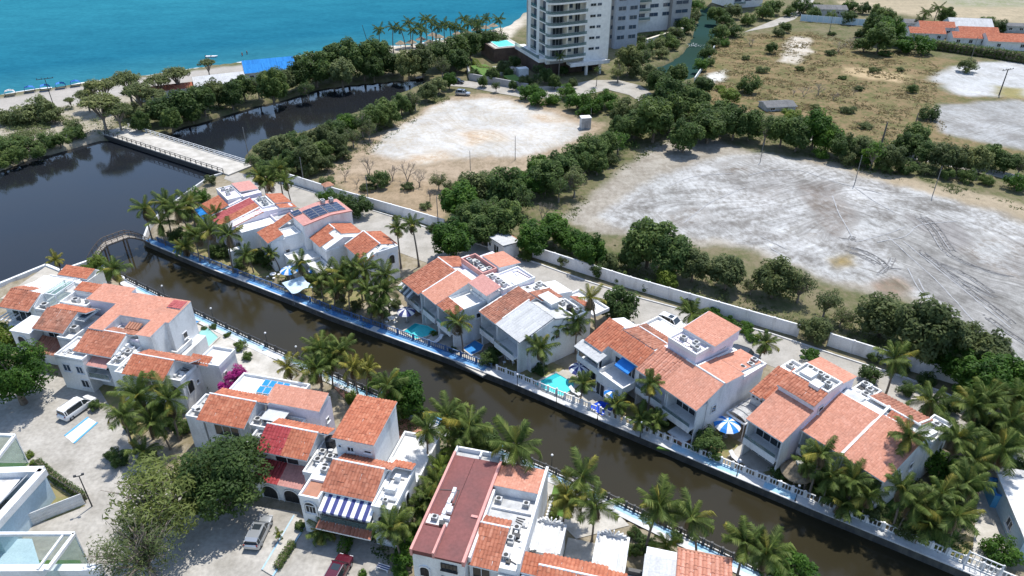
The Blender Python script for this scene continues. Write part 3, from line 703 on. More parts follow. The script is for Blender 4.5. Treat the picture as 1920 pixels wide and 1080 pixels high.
class House:
    def __init__(s, name, label, short, fr, u, v, cat='house'):
        s.fr, s.u, s.v, s.short = fr, u, v, short
        s.o = thing(name, label, cat, wpt(fr, u, v), fang(fr))
        s.n = 0
    def L(s, u, v, z): return (u - s.u, v - s.v, z)
    def part(s, name, mb, mats, parent=None, **k):
        if isinstance(mats, str): mats = [mats]
        o = link(name, mb.mesh(name, [MATS[m] for m in mats], **k), parent or s.o)
        return o
    def box(s, name, u0, u1, v0, v1, z0, z1, mat='white_plaster', parent=None):
        return s.part(name, MB().box(u0 - s.u, u1 - s.u, v0 - s.v, v1 - s.v, z0, z1), mat, parent)
    def prof(s, u0, u1, pr, mat='white_plaster', name='wall'):
        pts = [(v - s.v, z) for v, z in pr]; n = len(pts)
        a, b_ = u0 - s.u, u1 - s.u
        mb = MB().add([(a, v, z) for v, z in pts] + [(b_, v, z) for v, z in pts], [tuple(range(n)), tuple(range(2 * n - 1, n - 1, -1))] + [((i + 1) % n, i, n + i, n + (i + 1) % n) for i in range(n)])
        return s.part(name, mb, mat)
    def roof(s, u0, u1, va, za, vb, zb, style='barrel', ou=.12, ol=.35, oh=.0, edge='white_plaster', stripes=None):
        """slope from eave line va,za up to vb,zb; overhangs added"""
        pit, row, amp, mt = STY[style]
        d = Vector((vb - va, zb - za)); d.normalize()
        a = Vector((va, za)) - d * ol; b_ = Vector((vb, zb)) + d * oh
        s.n += 1
        q = [s.L(u0 - ou, a.x, a.y + .10), s.L(u1 + ou, a.x, a.y + .10), s.L(u1 + ou, b_.x, b_.y + .10), s.L(u0 - ou, b_.x, b_.y + .10)]
        mb = MB()
        tile_field(mb, *q, pit, row, amp, 0, seed=int(abs(u0 * 31 + va * 17)), stripes=stripes)
        lo = [(x, y, z - .16) for x, y, z in q]; hi = [(x, y, z - .012) for x, y, z in q]
        fs = [(0, 3, 2, 1), (4, 5, 6, 7), (0, 1, 5, 4), (1, 2, 6, 5), (2, 3, 7, 6), (3, 0, 4, 7)]
        if vb < va: fs = [f[::-1] for f in fs]
        mb.add(lo + hi, fs, 1)
        return s.part('roof', mb, [mt, edge], tint=True)
    def ridge(s, u0, u1, v, z, mat='white_plaster', w=.28):
        return s.part('ridge_cap', MB().cyl(s.L(u0 - .15, v, z + .10), s.L(u1 + .15, v, z + .10), w / 2, w / 2, 8), mat)
    def verge(s, u, va, za, vb, zb, mat='white_plaster', w=.22):
        return s.part('verge', MB().obox(s.L(u, va, za + .14), s.L(u, vb, zb + .14), w, .20), mat)
    def flat(s, u0, u1, v0, v1, z, h=.45, deck='deck_white', t=.2, wall='white_plaster'):
        s.box('flat_roof', u0 + t, u1 - t, v0 + t, v1 - t, z - .1, z + .02, deck)
        mb = MB(); a0, a1, b0, b1 = u0 - s.u, u1 - s.u, v0 - s.v, v1 - s.v
        mb.box(a0, a1, b0, b0 + t, z - .15, z + h).box(a0, a1, b1 - t, b1, z - .15, z + h)
        mb.box(a0, a0 + t, b0 + t, b1 - t, z - .15, z + h).box(a1 - t, a1, b0 + t, b1 - t, z - .15, z + h)
        s.part('parapet', mb, wall)
    def face(s, side, along, z, off):
        """local matrix for something on the -v ('S') or +u ('E') wall; local x along wall, y outward is -y"""
        if side == 'S': return (along - s.u, off - s.v, z), (0, 0, 0)
        if side == 'E': return (off - s.u, along - s.v, z), (0, 0, math.pi / 2)
        if side == 'W': return (off - s.u, along - s.v, z), (0, 0, -math.pi / 2)
    def window(s, side, along, z, off, w=1.3, h=1.2, mull=1, glass='window_glass', frame='white_paint'):
        def mk():
            mb = MB(); t = .09
            mb.box(-w/2 - t, w/2 + t, -.09, 0.02, -h/2 - t, -h/2).box(-w/2 - t, w/2 + t, -.09, 0.02, h/2, h/2 + t)
            mb.box(-w/2 - t, -w/2, -.09, 0.02, -h/2, h/2).box(w/2, w/2 + t, -.09, 0.02, -h/2, h/2)
            for i in range(mull):
                x = -w/2 + w * (i + 1) / (mull + 1); mb.box(x - .03, x + .03, -.07, .015, -h/2, h/2)
            mb.box(-w/2 - .15, w/2 + .15, -.2, 0.0, -h/2 - t - .07, -h/2 - t)
            return mb.mesh('window', [MATS[frame]])
        me = cached(('win', w, h, mull, frame), mk)
        pn = cached(('pane', w, h, glass), lambda: MB().box(-w/2, w/2, -.03, .0, -h/2, h/2).mesh('pane', [MATS[glass]]))
        loc, rot = s.face(side, along, z, off)
        o = link('window', me, s.o, loc, rot); link('pane', pn, o)
        return o
    def arch(s, side, along, z0, off, w=1.6, h=2.2, name='arched_opening'):
        def mk():
            mb = MB(); n = 10; r = w / 2; zs = h - r
            pts = [(-r, 0), (r, 0)] + [(r * math.cos(math.pi * i / n), zs + r * math.sin(math.pi * i / n)) for i in range(n + 1)]
            mb.add([(x, -.02, z) for x, z in pts], [tuple(range(len(pts)))], 0)
            arc = [(-r, 0)] + [(-r * math.cos(math.pi * i / n), zs + r * math.sin(math.pi * i / n)) for i in range(n + 1)] + [(r, 0)]
            for (xa, za), (xb, zb) in zip(arc[:-1], arc[1:]): mb.obox((xa, -.07, za), (xb, -.07, zb), .14, .18, 1, up=(0, 1, 0))
            mb.box(-.04, .04, -.06, -.02, 0, h, 2); mb.box(-r, r, -.05, -.02, zs - .04, zs + .04, 2)
            return mb.mesh('arch', [MATS['dark_opening'], MATS['white_paint'], MATS['dark_metal']])
        loc, rot = s.face(side, along, z0, off)
        return link(name, cached(('arch', w, h), mk), s.o, loc, rot)
    def rail(s, u0, u1, v, z, h=.95, mat='grey_metal', glass=True):
        mb = MB(); a, b_ = u0 - s.u, u1 - s.u; y = v - s.v
        mb.box(a, b_, y - .03, y + .03, z + h - .05, z + h)
        n = max(1, int((u1 - u0) / 1.2))
        for i in range(n + 1):
            x = a + (b_ - a) * i / n; mb.box(x - .025, x + .025, y - .025, y + .025, z, z + h - .05)
        for k in (.3, .6): mb.box(a, b_, y - .012, y + .012, z + h * k, z + h * k + .02)
        o = s.part('railing', mb, mat)
        if glass: s.part('glass_panel', MB().box(a + .02, b_ - .02, y - .045, y - .035, z + .06, z + h - .06), 'rail_glass', o)
    def loggia(s, u0, u1, v0, ze, depth=1.9, z1=3.0, wall='white_plaster', proj=.35):
        """open two-storey canal front: fins, balcony slab with rail, glazed doors set back"""
        for u in (u0, u1 - .2): s.box('side_fin', u, u + .2, v0, v0 + depth, 0, ze - .02, wall)
        s.box('balcony_slab', u0 + .2, u1 - .2, v0 - proj, v0 + depth, z1 - .28, z1, wall)
        s.box('balcony_front', u0 + .2, u1 - .2, v0 - proj - .12, v0 - proj, z1 - .5, z1 + .45, wall)
        s.rail(u0 + .25, u1 - .25, v0 - proj - .06, z1 + .45, .6)
        w = u1 - u0 - .8; c_ = (u0 + u1) / 2
        s.door(c_, z1, v0 + depth, w, 2.2, 4)
        s.door(c_, 0.05, v0 + depth, w, 2.3, 4)
    def door(s, uc, z, v, w, h, n=2, side='S'):
        def mk():
            mb = MB()
            mb.box(-w/2 - .08, w/2 + .08, -.08, .01, h, h + .09)
            for i in range(n + 1):
                x = -w/2 + w * i / n; mb.box(x - .04, x + .04, -.07, .01, 0, h)
            mb.box(-w/2, w/2, -.07, .01, 0, .06)
            return mb.mesh('glass_door', [MATS['white_paint']])
        pn = cached(('dpane', w, h), lambda: MB().box(-w/2, w/2, -.025, .0, .06, h).mesh('pane', [MATS['window_glass']]))
        loc, rot = s.face(side, uc, z, v)
        o = link('glass_door', cached(('door', w, h, n), mk), s.o, loc, rot); link('pane', pn, o)
    def awning(s, u0, u1, va, za, vb, zb, mats, n=10, name='awning', drop=.25):
        """fabric awning from high edge vb,zb to low edge va,za with a valance"""
        mb = MB()
        for i in range(n):
            a = u0 + (u1 - u0) * i / n; b_ = u0 + (u1 - u0) * (i + 1) / n; m = i % len(mats)
            A, B, C_, D = s.L(a, va, za), s.L(b_, va, za), s.L(b_, vb, zb), s.L(a, vb, zb)
            mb.add([A, B, C_, D], [(0, 1, 2, 3)], m)
            mb.add([(A[0], A[1], A[2] - drop), (B[0], B[1], B[2] - drop), B, A], [(0, 1, 2, 3)], m)
            lo = .05
            mb.add([(x, y, z - lo) for x, y, z in (A, B, C_, D)], [(3, 2, 1, 0)], m)
        o = s.part(name, mb, mats)
        for u in (u0 + .1, u1 - .1):
            s.part('awning_arm', MB().obox(s.L(u, va, za - .08), s.L(u, vb, zb - .5), .05, .05), 'grey_metal', o)
    # things standing on a roof are things of their own
    def ac(s, u, v, z, k=0, rz=0, w=1.0):
        def mk():
            mb = MB(); mb.box(-.5, .5, -.4, .4, .08, .8).box(-.45, .45, -.35, .35, 0, .08, 1)
            return mb.mesh('casing', [MATS['ac_white'], MATS['grey_metal']])
        def mk2():
            mb = MB(); mb.cyl((0, 0, .8), (0, 0, .84), .33, .31, 14)
            for i in range(4): mb.box(-.5 + .12 + i * .22, -.5 + .2 + i * .22, -.405, -.4, .15, .72)
            return mb.mesh('fan_grille', [MATS['dark_opening']])
        p = wpt(s.fr, u, v, z)
        o = tag(link('air_conditioner', None, None, p, (0, 0, fang(s.fr) + rz), w * .84), None, 'air conditioner', 'rooftop air conditioners')
        link('casing', cached('accase', mk), o); link('fan_grille', cached('acfan', mk2), o)
        ACS.setdefault(s.short, []).append(o)
    def tank(s, u, v, z, r=.6, h=1.3, mat='black_plastic', label=None):
        p = wpt(s.fr, u, v, z)
        mb = MB().cyl((0, 0, 0), (0, 0, h * .8), r, r, 16).cyl((0, 0, h * .8), (0, 0, h), r, r * .35, 16)
        for k in (.2, .45, .68): mb.cyl((0, 0, h * k), (0, 0, h * k + .05), r * 1.04, r * 1.04, 16)
        o = tag(link('water_tank', None, None, p), label, 'water tank')
        link('tank_body', mb.mesh('tank_body', [MATS[mat]], smooth=False), o); link('lid', MB().cyl((0, 0, h), (0, 0, h + .08), r * .3, r * .3, 12).mesh('lid', [MATS[mat]]), o)
    def clutter(s, u0, u1, v0, v1, z, n, seed):
        """pipes, curbs and boxes fixed to the roof"""
        rr = random.Random(seed); mb = MB()
        for i in range(n):
            u = rr.uniform(u0, u1); v = rr.uniform(v0, v1); a = rr.uniform(.15, .45); b_ = rr.uniform(.15, .5)
            mb.box(u - s.u - a, u - s.u + a, v - s.v - b_, v - s.v + b_, z, z + rr.uniform(.12, .5), rr.choice([0, 0, 1, 2]))
        for i in range(max(1, n // 2)):
            v = rr.uniform(v0, v1); mb.obox(s.L(u0, v, z + .1), s.L(u1, v + rr.uniform(-.6, .6), z + .1), .07, .07, 2)
        s.part('roof_fitting', mb, ['white_plaster', 'deck_grey', 'dark_metal'])
ACS = {}

# ------------------------------------------------------------------ far row (its gables step along the canal)
h = House('canal_house', 'large salmon-roofed double house with white dividing ridge at right end of far row', 'right-end salmon double house', 'F', -26, 74)
h.prof(-31, -25.8, [(69, 0), (69, 6.5), (74.3, 8.0), (80, 6.6), (80, 0)])
h.prof(-25.7, -20.6, [(69.01, 0), (69.01, 6.5), (74.6, 7.9), (78.6, 6.9), (78.6, 0)])
h.box('wall', -22.5, -20.3, 76.6, 81.6, 0, 6.25)
h.loggia(-31, -25.8, 67.2, 6.0); h.loggia(-25.7, -20.6, 67.2, 6.0)
h.roof(-31, -25.9, 67.2, 6.0, 74.3, 8.0, 'salmon'); h.roof(-25.6, -20.6, 67.2, 6.0, 74.6, 8.05, 'salmon')
h.verge(-25.75, 66.9, 5.95, 76.2, 8.35, w=.3); h.verge(-31.1, 66.9, 5.95, 74.3, 8.0, 'lavender_plaster', .3)
h.roof(-28.4, -22.1, 80, 6.7, 76.4, 7.95, 'worn', ol=.2); h.roof(-25.3, -22.7, 74.7, 7.4, 76.3, 7.9, 'barrel', ol=.1)
h.ridge(-28.4, -22.1, 76.4, 7.95)
h.verge(-22.2, 76.4, 8.0, 79.6, 6.9)
h.flat(-31, -28.5, 74.6, 80, 6.9, .3, 'deck_grey'); h.flat(-22.55, -20.25, 76.6, 81.65, 6.2, .4)
h.part('barrel_canopy', MB().tube([h.L(-30.9 + .1 * i, 75.4, 7.2) for i in (0, 24)], [.9, .9], 14), 'sheet_metal')
for u, v in ((-29.2, 77.4), (-29.4, 78.6), (-30.3, 79.2)): h.ac(u, v, 6.95)
h.ac(-21.4, 79.8, 6.25); h.ac(-21.2, 78.4, 6.25); h.clutter(-22.2, -20.8, 77.5, 81, 6.25, 5, 3); h.clutter(-30.6, -28.8, 76.6, 79.6, 6.95, 6, 4)
for v in (71, 73.5, 78): h.window('E', v, 4.4, -20.57, .7, .9, 0)
h.arch('E', 80, 3.2, -20.27, .8, 1.4)

h = House('canal_house', 'narrow salmon-roofed house with glass balcony and white rooftop box of condensers', 'narrow balcony house', 'F', -33.5, 70)
h.prof(-36, -31.05, [(65.2, 0), (65.2, 6.6), (68.7, 7.9), (68.7, 8.7), (71.1, 9.35), (71.1, 9.2), (74.3, 9.2), (77.3, 8.9), (77.3, 0)], 'lavender_plaster')
h.loggia(-36, -31.05, 63.4, 6.2, 1.8); h.roof(-36, -31.05, 63.4, 6.2, 68.7, 7.95, 'salmon')
h.roof(-36, -31.05, 68.7, 8.75, 71.1, 9.4, 'barrel', ol=.25); h.flat(-36.05, -31.0, 71.1, 74.25, 9.25, .45, 'deck_grey')
h.roof(-36, -31.05, 77.3, 8.9, 74.3, 9.4, 'salmon'); h.box('roof_block', -35.2, -33.6, 71.4, 72.9, 9.2, 10.1); h.box('roof_block', -33.3, -32.0, 70.6, 71.9, 9.2, 9.95, 'white_paint')
for u, v in ((-35.0, 73.5), (-32.6, 73.3), (-31.9, 72.5), (-33.6, 73.5)): h.ac(u, v, 9.27)
h.prof(-39.6, -36.1, [(69.2, 0), (69.2, 5.2), (74.5, 6.6), (77, 6.2), (77, 0)]); h.roof(-39.6, -37.9, 69.0, 5.2, 74.4, 6.7, 'barrel'); h.roof(-37.7, -36.1, 69.0, 5.5, 75, 7.2, 'bright')
h.flat(-39.6, -36.2, 74.7, 77.4, 6.2, .4, 'deck_grey'); h.ac(-38.8, 75.8, 6.25); h.ac(-37.4, 76.1, 6.25)
for k in range(5): h.window('S', -39.2 + k * .6, 4.6, 69.18, .35, .5, 0)
h.window('E', 70.4, 7.4, -31.0, .9, .8, 0)
# white vaulted shade canopy beside it
o = thing('shade_canopy', 'white ribbed vaulted canopy over the passage beside the narrow balcony house', 'canopy', wpt('F', -39.0, 68.4), fang('F'))
mb = MB(); n = 8
for i in range(n):
    a0, a1 = math.pi * i / n, math.pi * (i + 1) / n
    mb.add([(-1.3 * math.cos(a0), -2.6, 2.9 + .45 * math.sin(a0)), (-1.3 * math.cos(a1), -2.6, 2.9 + .45 * math.sin(a1)), (-1.3 * math.cos(a1), 2.6, 2.9 + .45 * math.sin(a1)), (-1.3 * math.cos(a0), 2.6, 2.9 + .45 * math.sin(a0))], [(0, 1, 2, 3), (3, 2, 1, 0)])
link('cover', mb.mesh('cover', [MATS['white_fabric']]), o)
for k in range(6):
    y = -2.6 + k * 1.04; mb = MB()
    arc = [(-1.35 * math.cos(math.pi * i / 8), y, 2.92 + .5 * math.sin(math.pi * i / 8)) for i in range(9)]
    mb.tube(arc, [.04] * 9, 5); link('rib', mb.mesh('rib', [MATS['grey_metal']]), o)
for x in (-1.3, 1.3):
    for y in (-2.6, 2.6): link('post', MB().cyl((x, y, 0), (x, y, 2.9), .06, .06, 6).mesh('post', [MATS['white_paint']]), o)
link('beam', MB().box(-1.5, 1.5, -2.8, -2.62, 2.6, 2.85).box(-1.5, -1.35, -2.6, 2.6, 2.6, 2.85).box(1.35, 1.5, -2.6, 2.6, 2.6, 2.85).mesh('beam', [MATS['white_plaster']]), o)

h = House('canal_house', 'wide salmon-roofed house with pale pink rooftop block in middle of right-hand group', 'pink-block house', 'F', -46, 66)
h.prof(-51, -45.8, [(61.4, 0), (61.4, 6.7), (64.1, 7.9), (68, 7.4), (72.2, 7.4), (72.2, 0)], 'lavender_plaster')
h.prof(-45.8, -40.8, [(61.6, 0), (61.6, 6.7), (64.3, 7.9), (72.8, 6.9), (72.8, 0)])
h.box('wall', -50.35, -45.6, 64.4, 72.2, 7.0, 9.4, 'lavender_plaster'); h.prof(-50.35, -45.0, [(67.2, 9), (67.2, 10.2), (72.2, 10.75), (72.2, 9)], 'lavender_plaster')
h.loggia(-51, -45.9, 59.8, 6.2, 1.7); h.loggia(-45.8, -40.8, 59.8, 6.2, 1.7, proj=.8)
h.roof(-51, -46.9, 59.7, 6.2, 64.2, 7.95, 'striped', stripes=.32); h.roof(-46.8, -40.8, 59.7, 6.2, 64.3, 8.0, 'salmon')
h.flat(-50.4, -45.55, 64.35, 67.3, 9.3, .4); h.roof(-50.1, -44.9, 67.25, 10.15, 72.2, 10.75, 'salmon', ol=.3)
h.roof(-45.0, -40.7, 68.2, 7.7, 64.4, 8.0, 'salmon', ol=0); h.roof(-44.8, -41.4, 72.8, 7.0, 68.25, 7.7, 'salmon'); h.verge(-45.15, 64.6, 7.85, 71.6, 7.3, w=.3); h.ridge(-46.8, -40.8, 64.3, 8.0)
h.flat(-42.6, -40.6, 68.4, 73, 6.9, .35, 'deck_grey')
for u, v in ((-49.0, 65.8), (-47.2, 66.2), (-46.4, 65.4)): h.ac(u, v, 9.32)
for u, v in ((-41.9, 69.6), (-41.7, 71.0), (-42.0, 72.2)): h.ac(u, v, 6.95)
h.clutter(-50, -46, 64.8, 66.8, 9.32, 4, 8); h.window('E', 70, 8.8, -45.58, .8, .8, 0); h.window('E', 63, 4.6, -40.77, .8, 1.0, 0)

h = House('canal_house', 'orange-tiled house with blue awning above white terrace beside the large turquoise pool', 'blue-awning house', 'F', -55.5, 64)
h.prof(-60.3, -56.9, [(58.9, 0), (58.9, 6), (63.2, 7.75), (66.2, 6.8), (66.2, 0)])
h.prof(-56.9, -51.1, [(60.6, 0), (60.6, 6.55), (62.6, 7.7), (67.2, 6.9), (71, 6.2), (71, 0)])
h.roof(-60.3, -56.95, 58.9, 6, 63.3, 7.8, 'bright'); h.roof(-56.95, -51.15, 60.3, 6.5, 62.7, 7.65, 'bright', ol=.5)
h.roof(-57.0, -51.4, 67.2, 6.9, 62.75, 7.7, 'worn', ol=.2); h.ridge(-56.6, -51.6, 65.7, 7.28, w=.22)
h.verge(-57.1, 63, 7.8, 66.2, 7.0, w=.35); h.flat(-60.4, -57.1, 63.5, 66.3, 6.3, .4); h.flat(-58.0, -52.0, 67.3, 71.1, 5.9, .45)
h.roof(-60.8, -56.1, 57.2, 5.2, 58.8, 5.7, 'sheet', ol=.1, edge='grey_metal'); h.box('balcony_front', -60.5, -56.3, 57.4, 57.55, 3.0, 3.9); h.box('balcony_slab', -60.5, -56.3, 57.55, 58.85, 2.75, 3.0)
h.door(-58.4, 3.05, 58.85, 3.2, 2.1, 3); h.door(-58.4, .05, 58.85, 3.2, 2.2, 3)
for u in (-60.5, -56.4): h.box('post', u, u + .14, 57.56, 57.7, 0, 5.2)
h.box('terrace', -56.2, -51.2, 57.4, 60.55, 2.7, 3.15, 'white_plaster'); h.box('terrace_wall', -56.2, -51.2, 57.25, 57.4, 0, 3.85); h.box('terrace_wall', -51.35, -51.2, 57.4, 60.5, 3.15, 3.85); h.box('terrace_wall', -56.2, -56.05, 57.41, 60.5, 0, 3.85)
h.awning(-54.6, -52.0, 59.0, 5.0, 60.55, 5.7, ['blue_fabric'], 5); h.door(-53.3, 3.2, 60.58, 2.4, 1.9, 4); h.window('S', -55.5, 4.5, 60.58, .9, 1.1, 0)
h.door(-55.2, .05, 57.23, 1.6, 2.1, 2); h.window('S', -53.0, 1.7, 57.23, 1.2, .9)
h.window('E', 61.6, 4.8, -51.07, .6, .8, 0); h.clutter(-60, -57.5, 64, 66, 6.32, 3, 5)

h = House('canal_house', 'house with half orange tile and half white sheet roof left of the large pool', 'half-white-roof house', 'F', -70.5, 58)
h.prof(-75, -70.9, [(52.7, 0), (52.7, 6.5), (58, 7.75), (62.4, 7.0), (65.5, 6.3), (65.5, 0)])
h.prof(-70.9, -65.0, [(52.71, 0), (52.71, 6.6), (56.8, 7.75), (60, 6.6), (62.6, 6.6), (62.6, 0)])
h.loggia(-75, -70.95, 51, 6.2, 1.8); h.loggia(-70.9, -65.9, 51, 6.2, 1.8, proj=.6)
h.roof(-75, -70.95, 51, 6.2, 58.1, 7.85, 'worn'); h.roof(-70.9, -65.2, 51, 6.25, 56.8, 7.85, 'sheet', edge='grey_metal'); h.roof(-70.2, -64.9, 60.0, 6.8, 56.85, 7.85, 'sheet', ol=.1, edge='grey_metal')
h.verge(-75.1, 50.8, 6.1, 58, 7.8, w=.25); h.verge(-70.92, 52, 6.5, 57, 7.9, w=.2)
h.roof(-72.6, -69.6, 62.2, 7.1, 58.2, 7.9, 'worn', ol=.1); h.box('roof_block', -70.4, -67.9, 58.7, 60.1, 6.6, 8.2); h.box('roof_slab', -70.7, -67.5, 58.4, 60.4, 8.2, 8.35, 'deck_white')
h.flat(-69.3, -64.6, 60.5, 62.65, 6.6, .35, 'deck_grey'); h.roof(-69.6, -66.4, 65.4, 5.9, 63.8, 6.5, 'barrel', ol=.1); h.box('wall', -69.7, -66.3, 62.7, 65.4, 0, 5.9)
h.flat(-75.1, -72.7, 58.3, 62.5, 7.0, .35, 'deck_grey'); h.flat(-73, -66, 65.6, 69, 4.0, .4)
for u, v in ((-74.3, 59.3), (-73.5, 60.4), (-74.2, 61.5)): h.ac(u, v, 7.02)
h.ac(-68.6, 61.4, 6.62); h.tank(-66.6, 61.2, 6.6, .5, 1.1, label='black water tank on the half-white-roof house'); h.ac(-65.6, 61.7, 6.62)
h.clutter(-75, -73, 59, 62, 7.02, 6, 12); h.window('E', 57.5, 4.6, -64.97, .8, .8, 0); h.window('E', 60.8, 4.4, -64.97, .7, .7, 0)

h = House('canal_house', 'salmon-roofed house with white roof terrace and pink lean-to facing the small turquoise pool', 'roof-terrace house', 'F', -80.5, 54)
h.prof(-84.7, -80.7, [(48.5, 0), (48.5, 6.6), (53.4, 7.75), (55.1, 7.6), (55.1, 0)])
h.box('wall', -80.7, -76.5, 48.6, 54, 0, 6.15); h.box('wall', -86.4, -75.2, 55.2, 61.4, 0, 8.0, 'lavender_plaster')
h.loggia(-84.7, -80.7, 46.9, 6.2, 1.7); h.loggia(-80.6, -76.5, 46.9, 6.1, 1.7)
h.roof(-84.7, -80.75, 46.9, 6.2, 53.4, 7.85, 'salmon'); h.roof(-80.65, -76.55, 47.0, 6.0, 48.9, 6.55, 'barrel', ol=.25)
h.flat(-80.75, -76.45, 48.95, 53.0, 6.15, .45); h.roof(-80.3, -75.6, 52.5, 8.0, 55.2, 8.6, 'pink', ol=.1); h.box('wall', -80.3, -75.7, 53.05, 55.15, 6.1, 7.95)
h.verge(-84.8, 46.8, 6.1, 53.4, 7.8, w=.22); h.flat(-86.45, -80.4, 55.2, 58, 8.0, .75, 'deck_grey', wall='pink_paint'); h.roof(-84.6, -80.0, 62.0, 8.4, 58.1, 8.9, 'salmon'); h.prof(-84.6, -80.0, [(58.1, 7.9), (58.1, 8.85), (61.4, 8.45), (61.4, 7.9)])
h.flat(-79.6, -75.15, 57.2, 61.5, 7.95, .35, 'sheet_metal'); h.flat(-80.3, -75.15, 55.3, 57.1, 7.95, .35)
for u, v in ((-85.6, 56.2), (-84.2, 56.8), (-82.6, 56.4), (-81.3, 57.1)): h.ac(u, v, 8.02)
for u, v in ((-79.3, 56.2), (-77.8, 56.3), (-76.3, 56.2)): h.ac(u, v, 7.97)
h.clutter(-86, -81, 55.6, 57.6, 8.02, 6, 14); h.clutter(-79, -75.6, 57.6, 61, 7.97, 3, 15); h.window('E', 59, 5, -75.17, .8, .9, 0); h.window('E', 51.5, 4.5, -76.47, .7, .8, 0)

h = House('canal_house', 'orange-tiled house with grey and white striped awning at left of the middle group', 'striped-awning canal house', 'F', -88, 52)
h.prof(-90, -85.0, [(48, 0), (48, 6.5), (53, 7.75), (56.8, 6.6), (56.8, 0)], 'lavender_plaster')
h.roof(-90, -85.05, 46.4, 6.0, 53.05, 7.85, 'barrel'); h.roof(-90.3, -86.3, 56.8, 6.7, 53.1, 7.85, 'barrel'); h.ridge(-90, -86, 53.1, 7.85)
h.loggia(-90, -85.05, 46.6, 5.9, 1.5); h.awning(-91.2, -86.8, 45.5, 4.4, 46.9, 5.3, ['white_fabric', 'grey_fabric'], 8); h.flat(-90.2, -86.2, 56.9, 59.2, 6.0, .4, 'deck_grey'); h.box('wall', -90.1, -86.3, 57, 59.1, 0, 5.9)
h.roof(-92.6, -90.3, 50.5, 4.6, 54.5, 5.6, 'worn'); h.box('wall', -92.4, -90.3, 50.6, 55, 0, 4.6); h.ac(-88.9, 57.9, 6.02); h.ac(-87.4, 58.2, 6.02); h.clutter(-90, -86.5, 57.2, 59, 6.02, 5, 21)

# ---- left group of the far row
h = House('canal_house', 'leftmost far-row house with small blue sheet roof and pink roof slab', 'blue-sheet house', 'F', -136, 34)
h.prof(-138.5, -132.6, [(29.5, 0), (29.5, 6), (33, 7), (35.6, 7.6), (35.6, 0)], 'lavender_plaster'); h.roof(-138.3, -132.7, 29.5, 6.1, 33, 7.1, 'bright'); h.roof(-138.0, -133.0, 28.0, 5.6, 29.3, 5.9, 'blue', ol=.1)
h.box('wall', -139.9, -133.5, 33.2, 39.8, 0, 7.7, 'lavender_plaster'); h.roof(-139.8, -135.0, 39.7, 7.9, 36.2, 8.2, 'pink', ol=.1); h.flat(-140, -133.4, 33.2, 36.2, 7.6, .35, 'deck_grey')
for u, v in ((-138.8, 34.2), (-137.5, 34.6), (-136.2, 34.3), (-137.8, 35.5)): h.ac(u, v, 7.62)
h.box('post', -138, -137.8, 28, 28.2, 0, 5.5); h.box('post', -133.2, -133, 28, 28.2, 0, 5.5)
h = House('canal_house', 'far-row house whose front roof is half rose red and half orange', 'rose and orange house', 'F', -128.5, 36)
h.prof(-132.0, -125, [(30.5, 0), (30.5, 6.2), (37, 7.6), (42.6, 7.2), (42.6, 0)], 'lavender_plaster'); h.roof(-132.0, -129.4, 29.3, 6.0, 37, 7.7, 'rose'); h.roof(-129.3, -127.2, 29.6, 6.0, 37, 7.7, 'bright'); h.roof(-126.7, -125.0, 31.6, 6.2, 37, 7.4, 'bright')
h.verge(-126.95, 31, 6.15, 37, 7.6, w=.45); h.verge(-132.1, 29.2, 5.95, 37, 7.65, w=.3); h.roof(-131.4, -126.6, 42.6, 7.3, 39.8, 7.9, 'bright'); h.roof(-126.5, -124.6, 42.8, 6.9, 39.9, 7.6, 'bright'); h.flat(-131, -126.2, 37.3, 39.7, 7.6, .3, 'deck_grey')
for u, v in ((-130.2, 38.3), (-128.8, 38.6), (-127.4, 38.4)): h.ac(u, v, 7.62)
h.box('wall', -124.9, -121.9, 31.5, 42, 0, 6.2, 'white_plaster'); h.flat(-124.95, -121.85, 38, 42, 6.2, .5, 'deck_grey', wall='lavender_plaster'); h.box('wall', -123, -121.9, 28.8, 31.5, 0, 3.2)
h.window('E', 34, 4.4, -124.97, .8, .8, 0)
h = House('canal_house', 'tall white house with a roof of dark solar panels in the left group', 'solar-panel house', 'F', -117.5, 42)
h.box('wall', -121.2, -115.4, 34.3, 40.2, 0, 5.95); h.prof(-120.6, -114.2, [(40.2, 0), (40.2, 7.9), (45.5, 8.5), (49.6, 8.1), (49.6, 0)]); h.roof(-120.6, -115.5, 34.1, 6.0, 36.8, 6.8, 'bright'); h.prof(-120.55, -115.5, [(34.35, 5.9), (36.8, 6.7), (36.8, 5.9)])
h.flat(-118.9, -115.45, 37, 40.1, 5.9, .4); h.roof(-121.2, -119.0, 36.9, 6.3, 40.4, 7.7, 'bright'); h.roof(-120.6, -114.2, 40.2, 7.95, 45.5, 8.55, 'pink', ol=.1); h.roof(-120.6, -114.2, 49.6, 8.15, 45.55, 8.55, 'pink', ol=.1); h.verge(-114.15, 40.2, 7.9, 45.5, 8.5, 'pink_paint', .25); h.verge(-114.15, 45.5, 8.5, 49.6, 8.1, 'pink_paint', .25)
pan = cached('pv', lambda: MB().box(-.48, .48, -.82, .82, 0, .04, 1).add([(-.44, -.78, .045), (.44, -.78, .045), (.44, .78, .045), (-.44, .78, .045)], [(0, 1, 2, 3)], 0).mesh('solar_panel', [MATS['solar_cell'], MATS['grey_metal']]))
for (u, v0, n, sl, z0) in [(-118.6 + 1.02 * i, 42.9, 1, 6.4, 8.5) for i in range(4)] + [(-118.6 + 1.02 * i, 44.6, 1, 3.0, 8.66) for i in range(4)] + [(-118.6 + 1.02 * i, 46.4, 1, -5.6, 8.66) for i in range(4)] + [(-118.6 + 1.02 * i, 48.1, 1, -5.6, 8.5) for i in range(4)] + [(-119.9 + 1.02 * i, 41.1, 1, 6.4, 8.28) for i in range(2)]:
    link('solar_panel', pan, h.o, h.L(u, v0, z0), (R(sl), 0, 0))
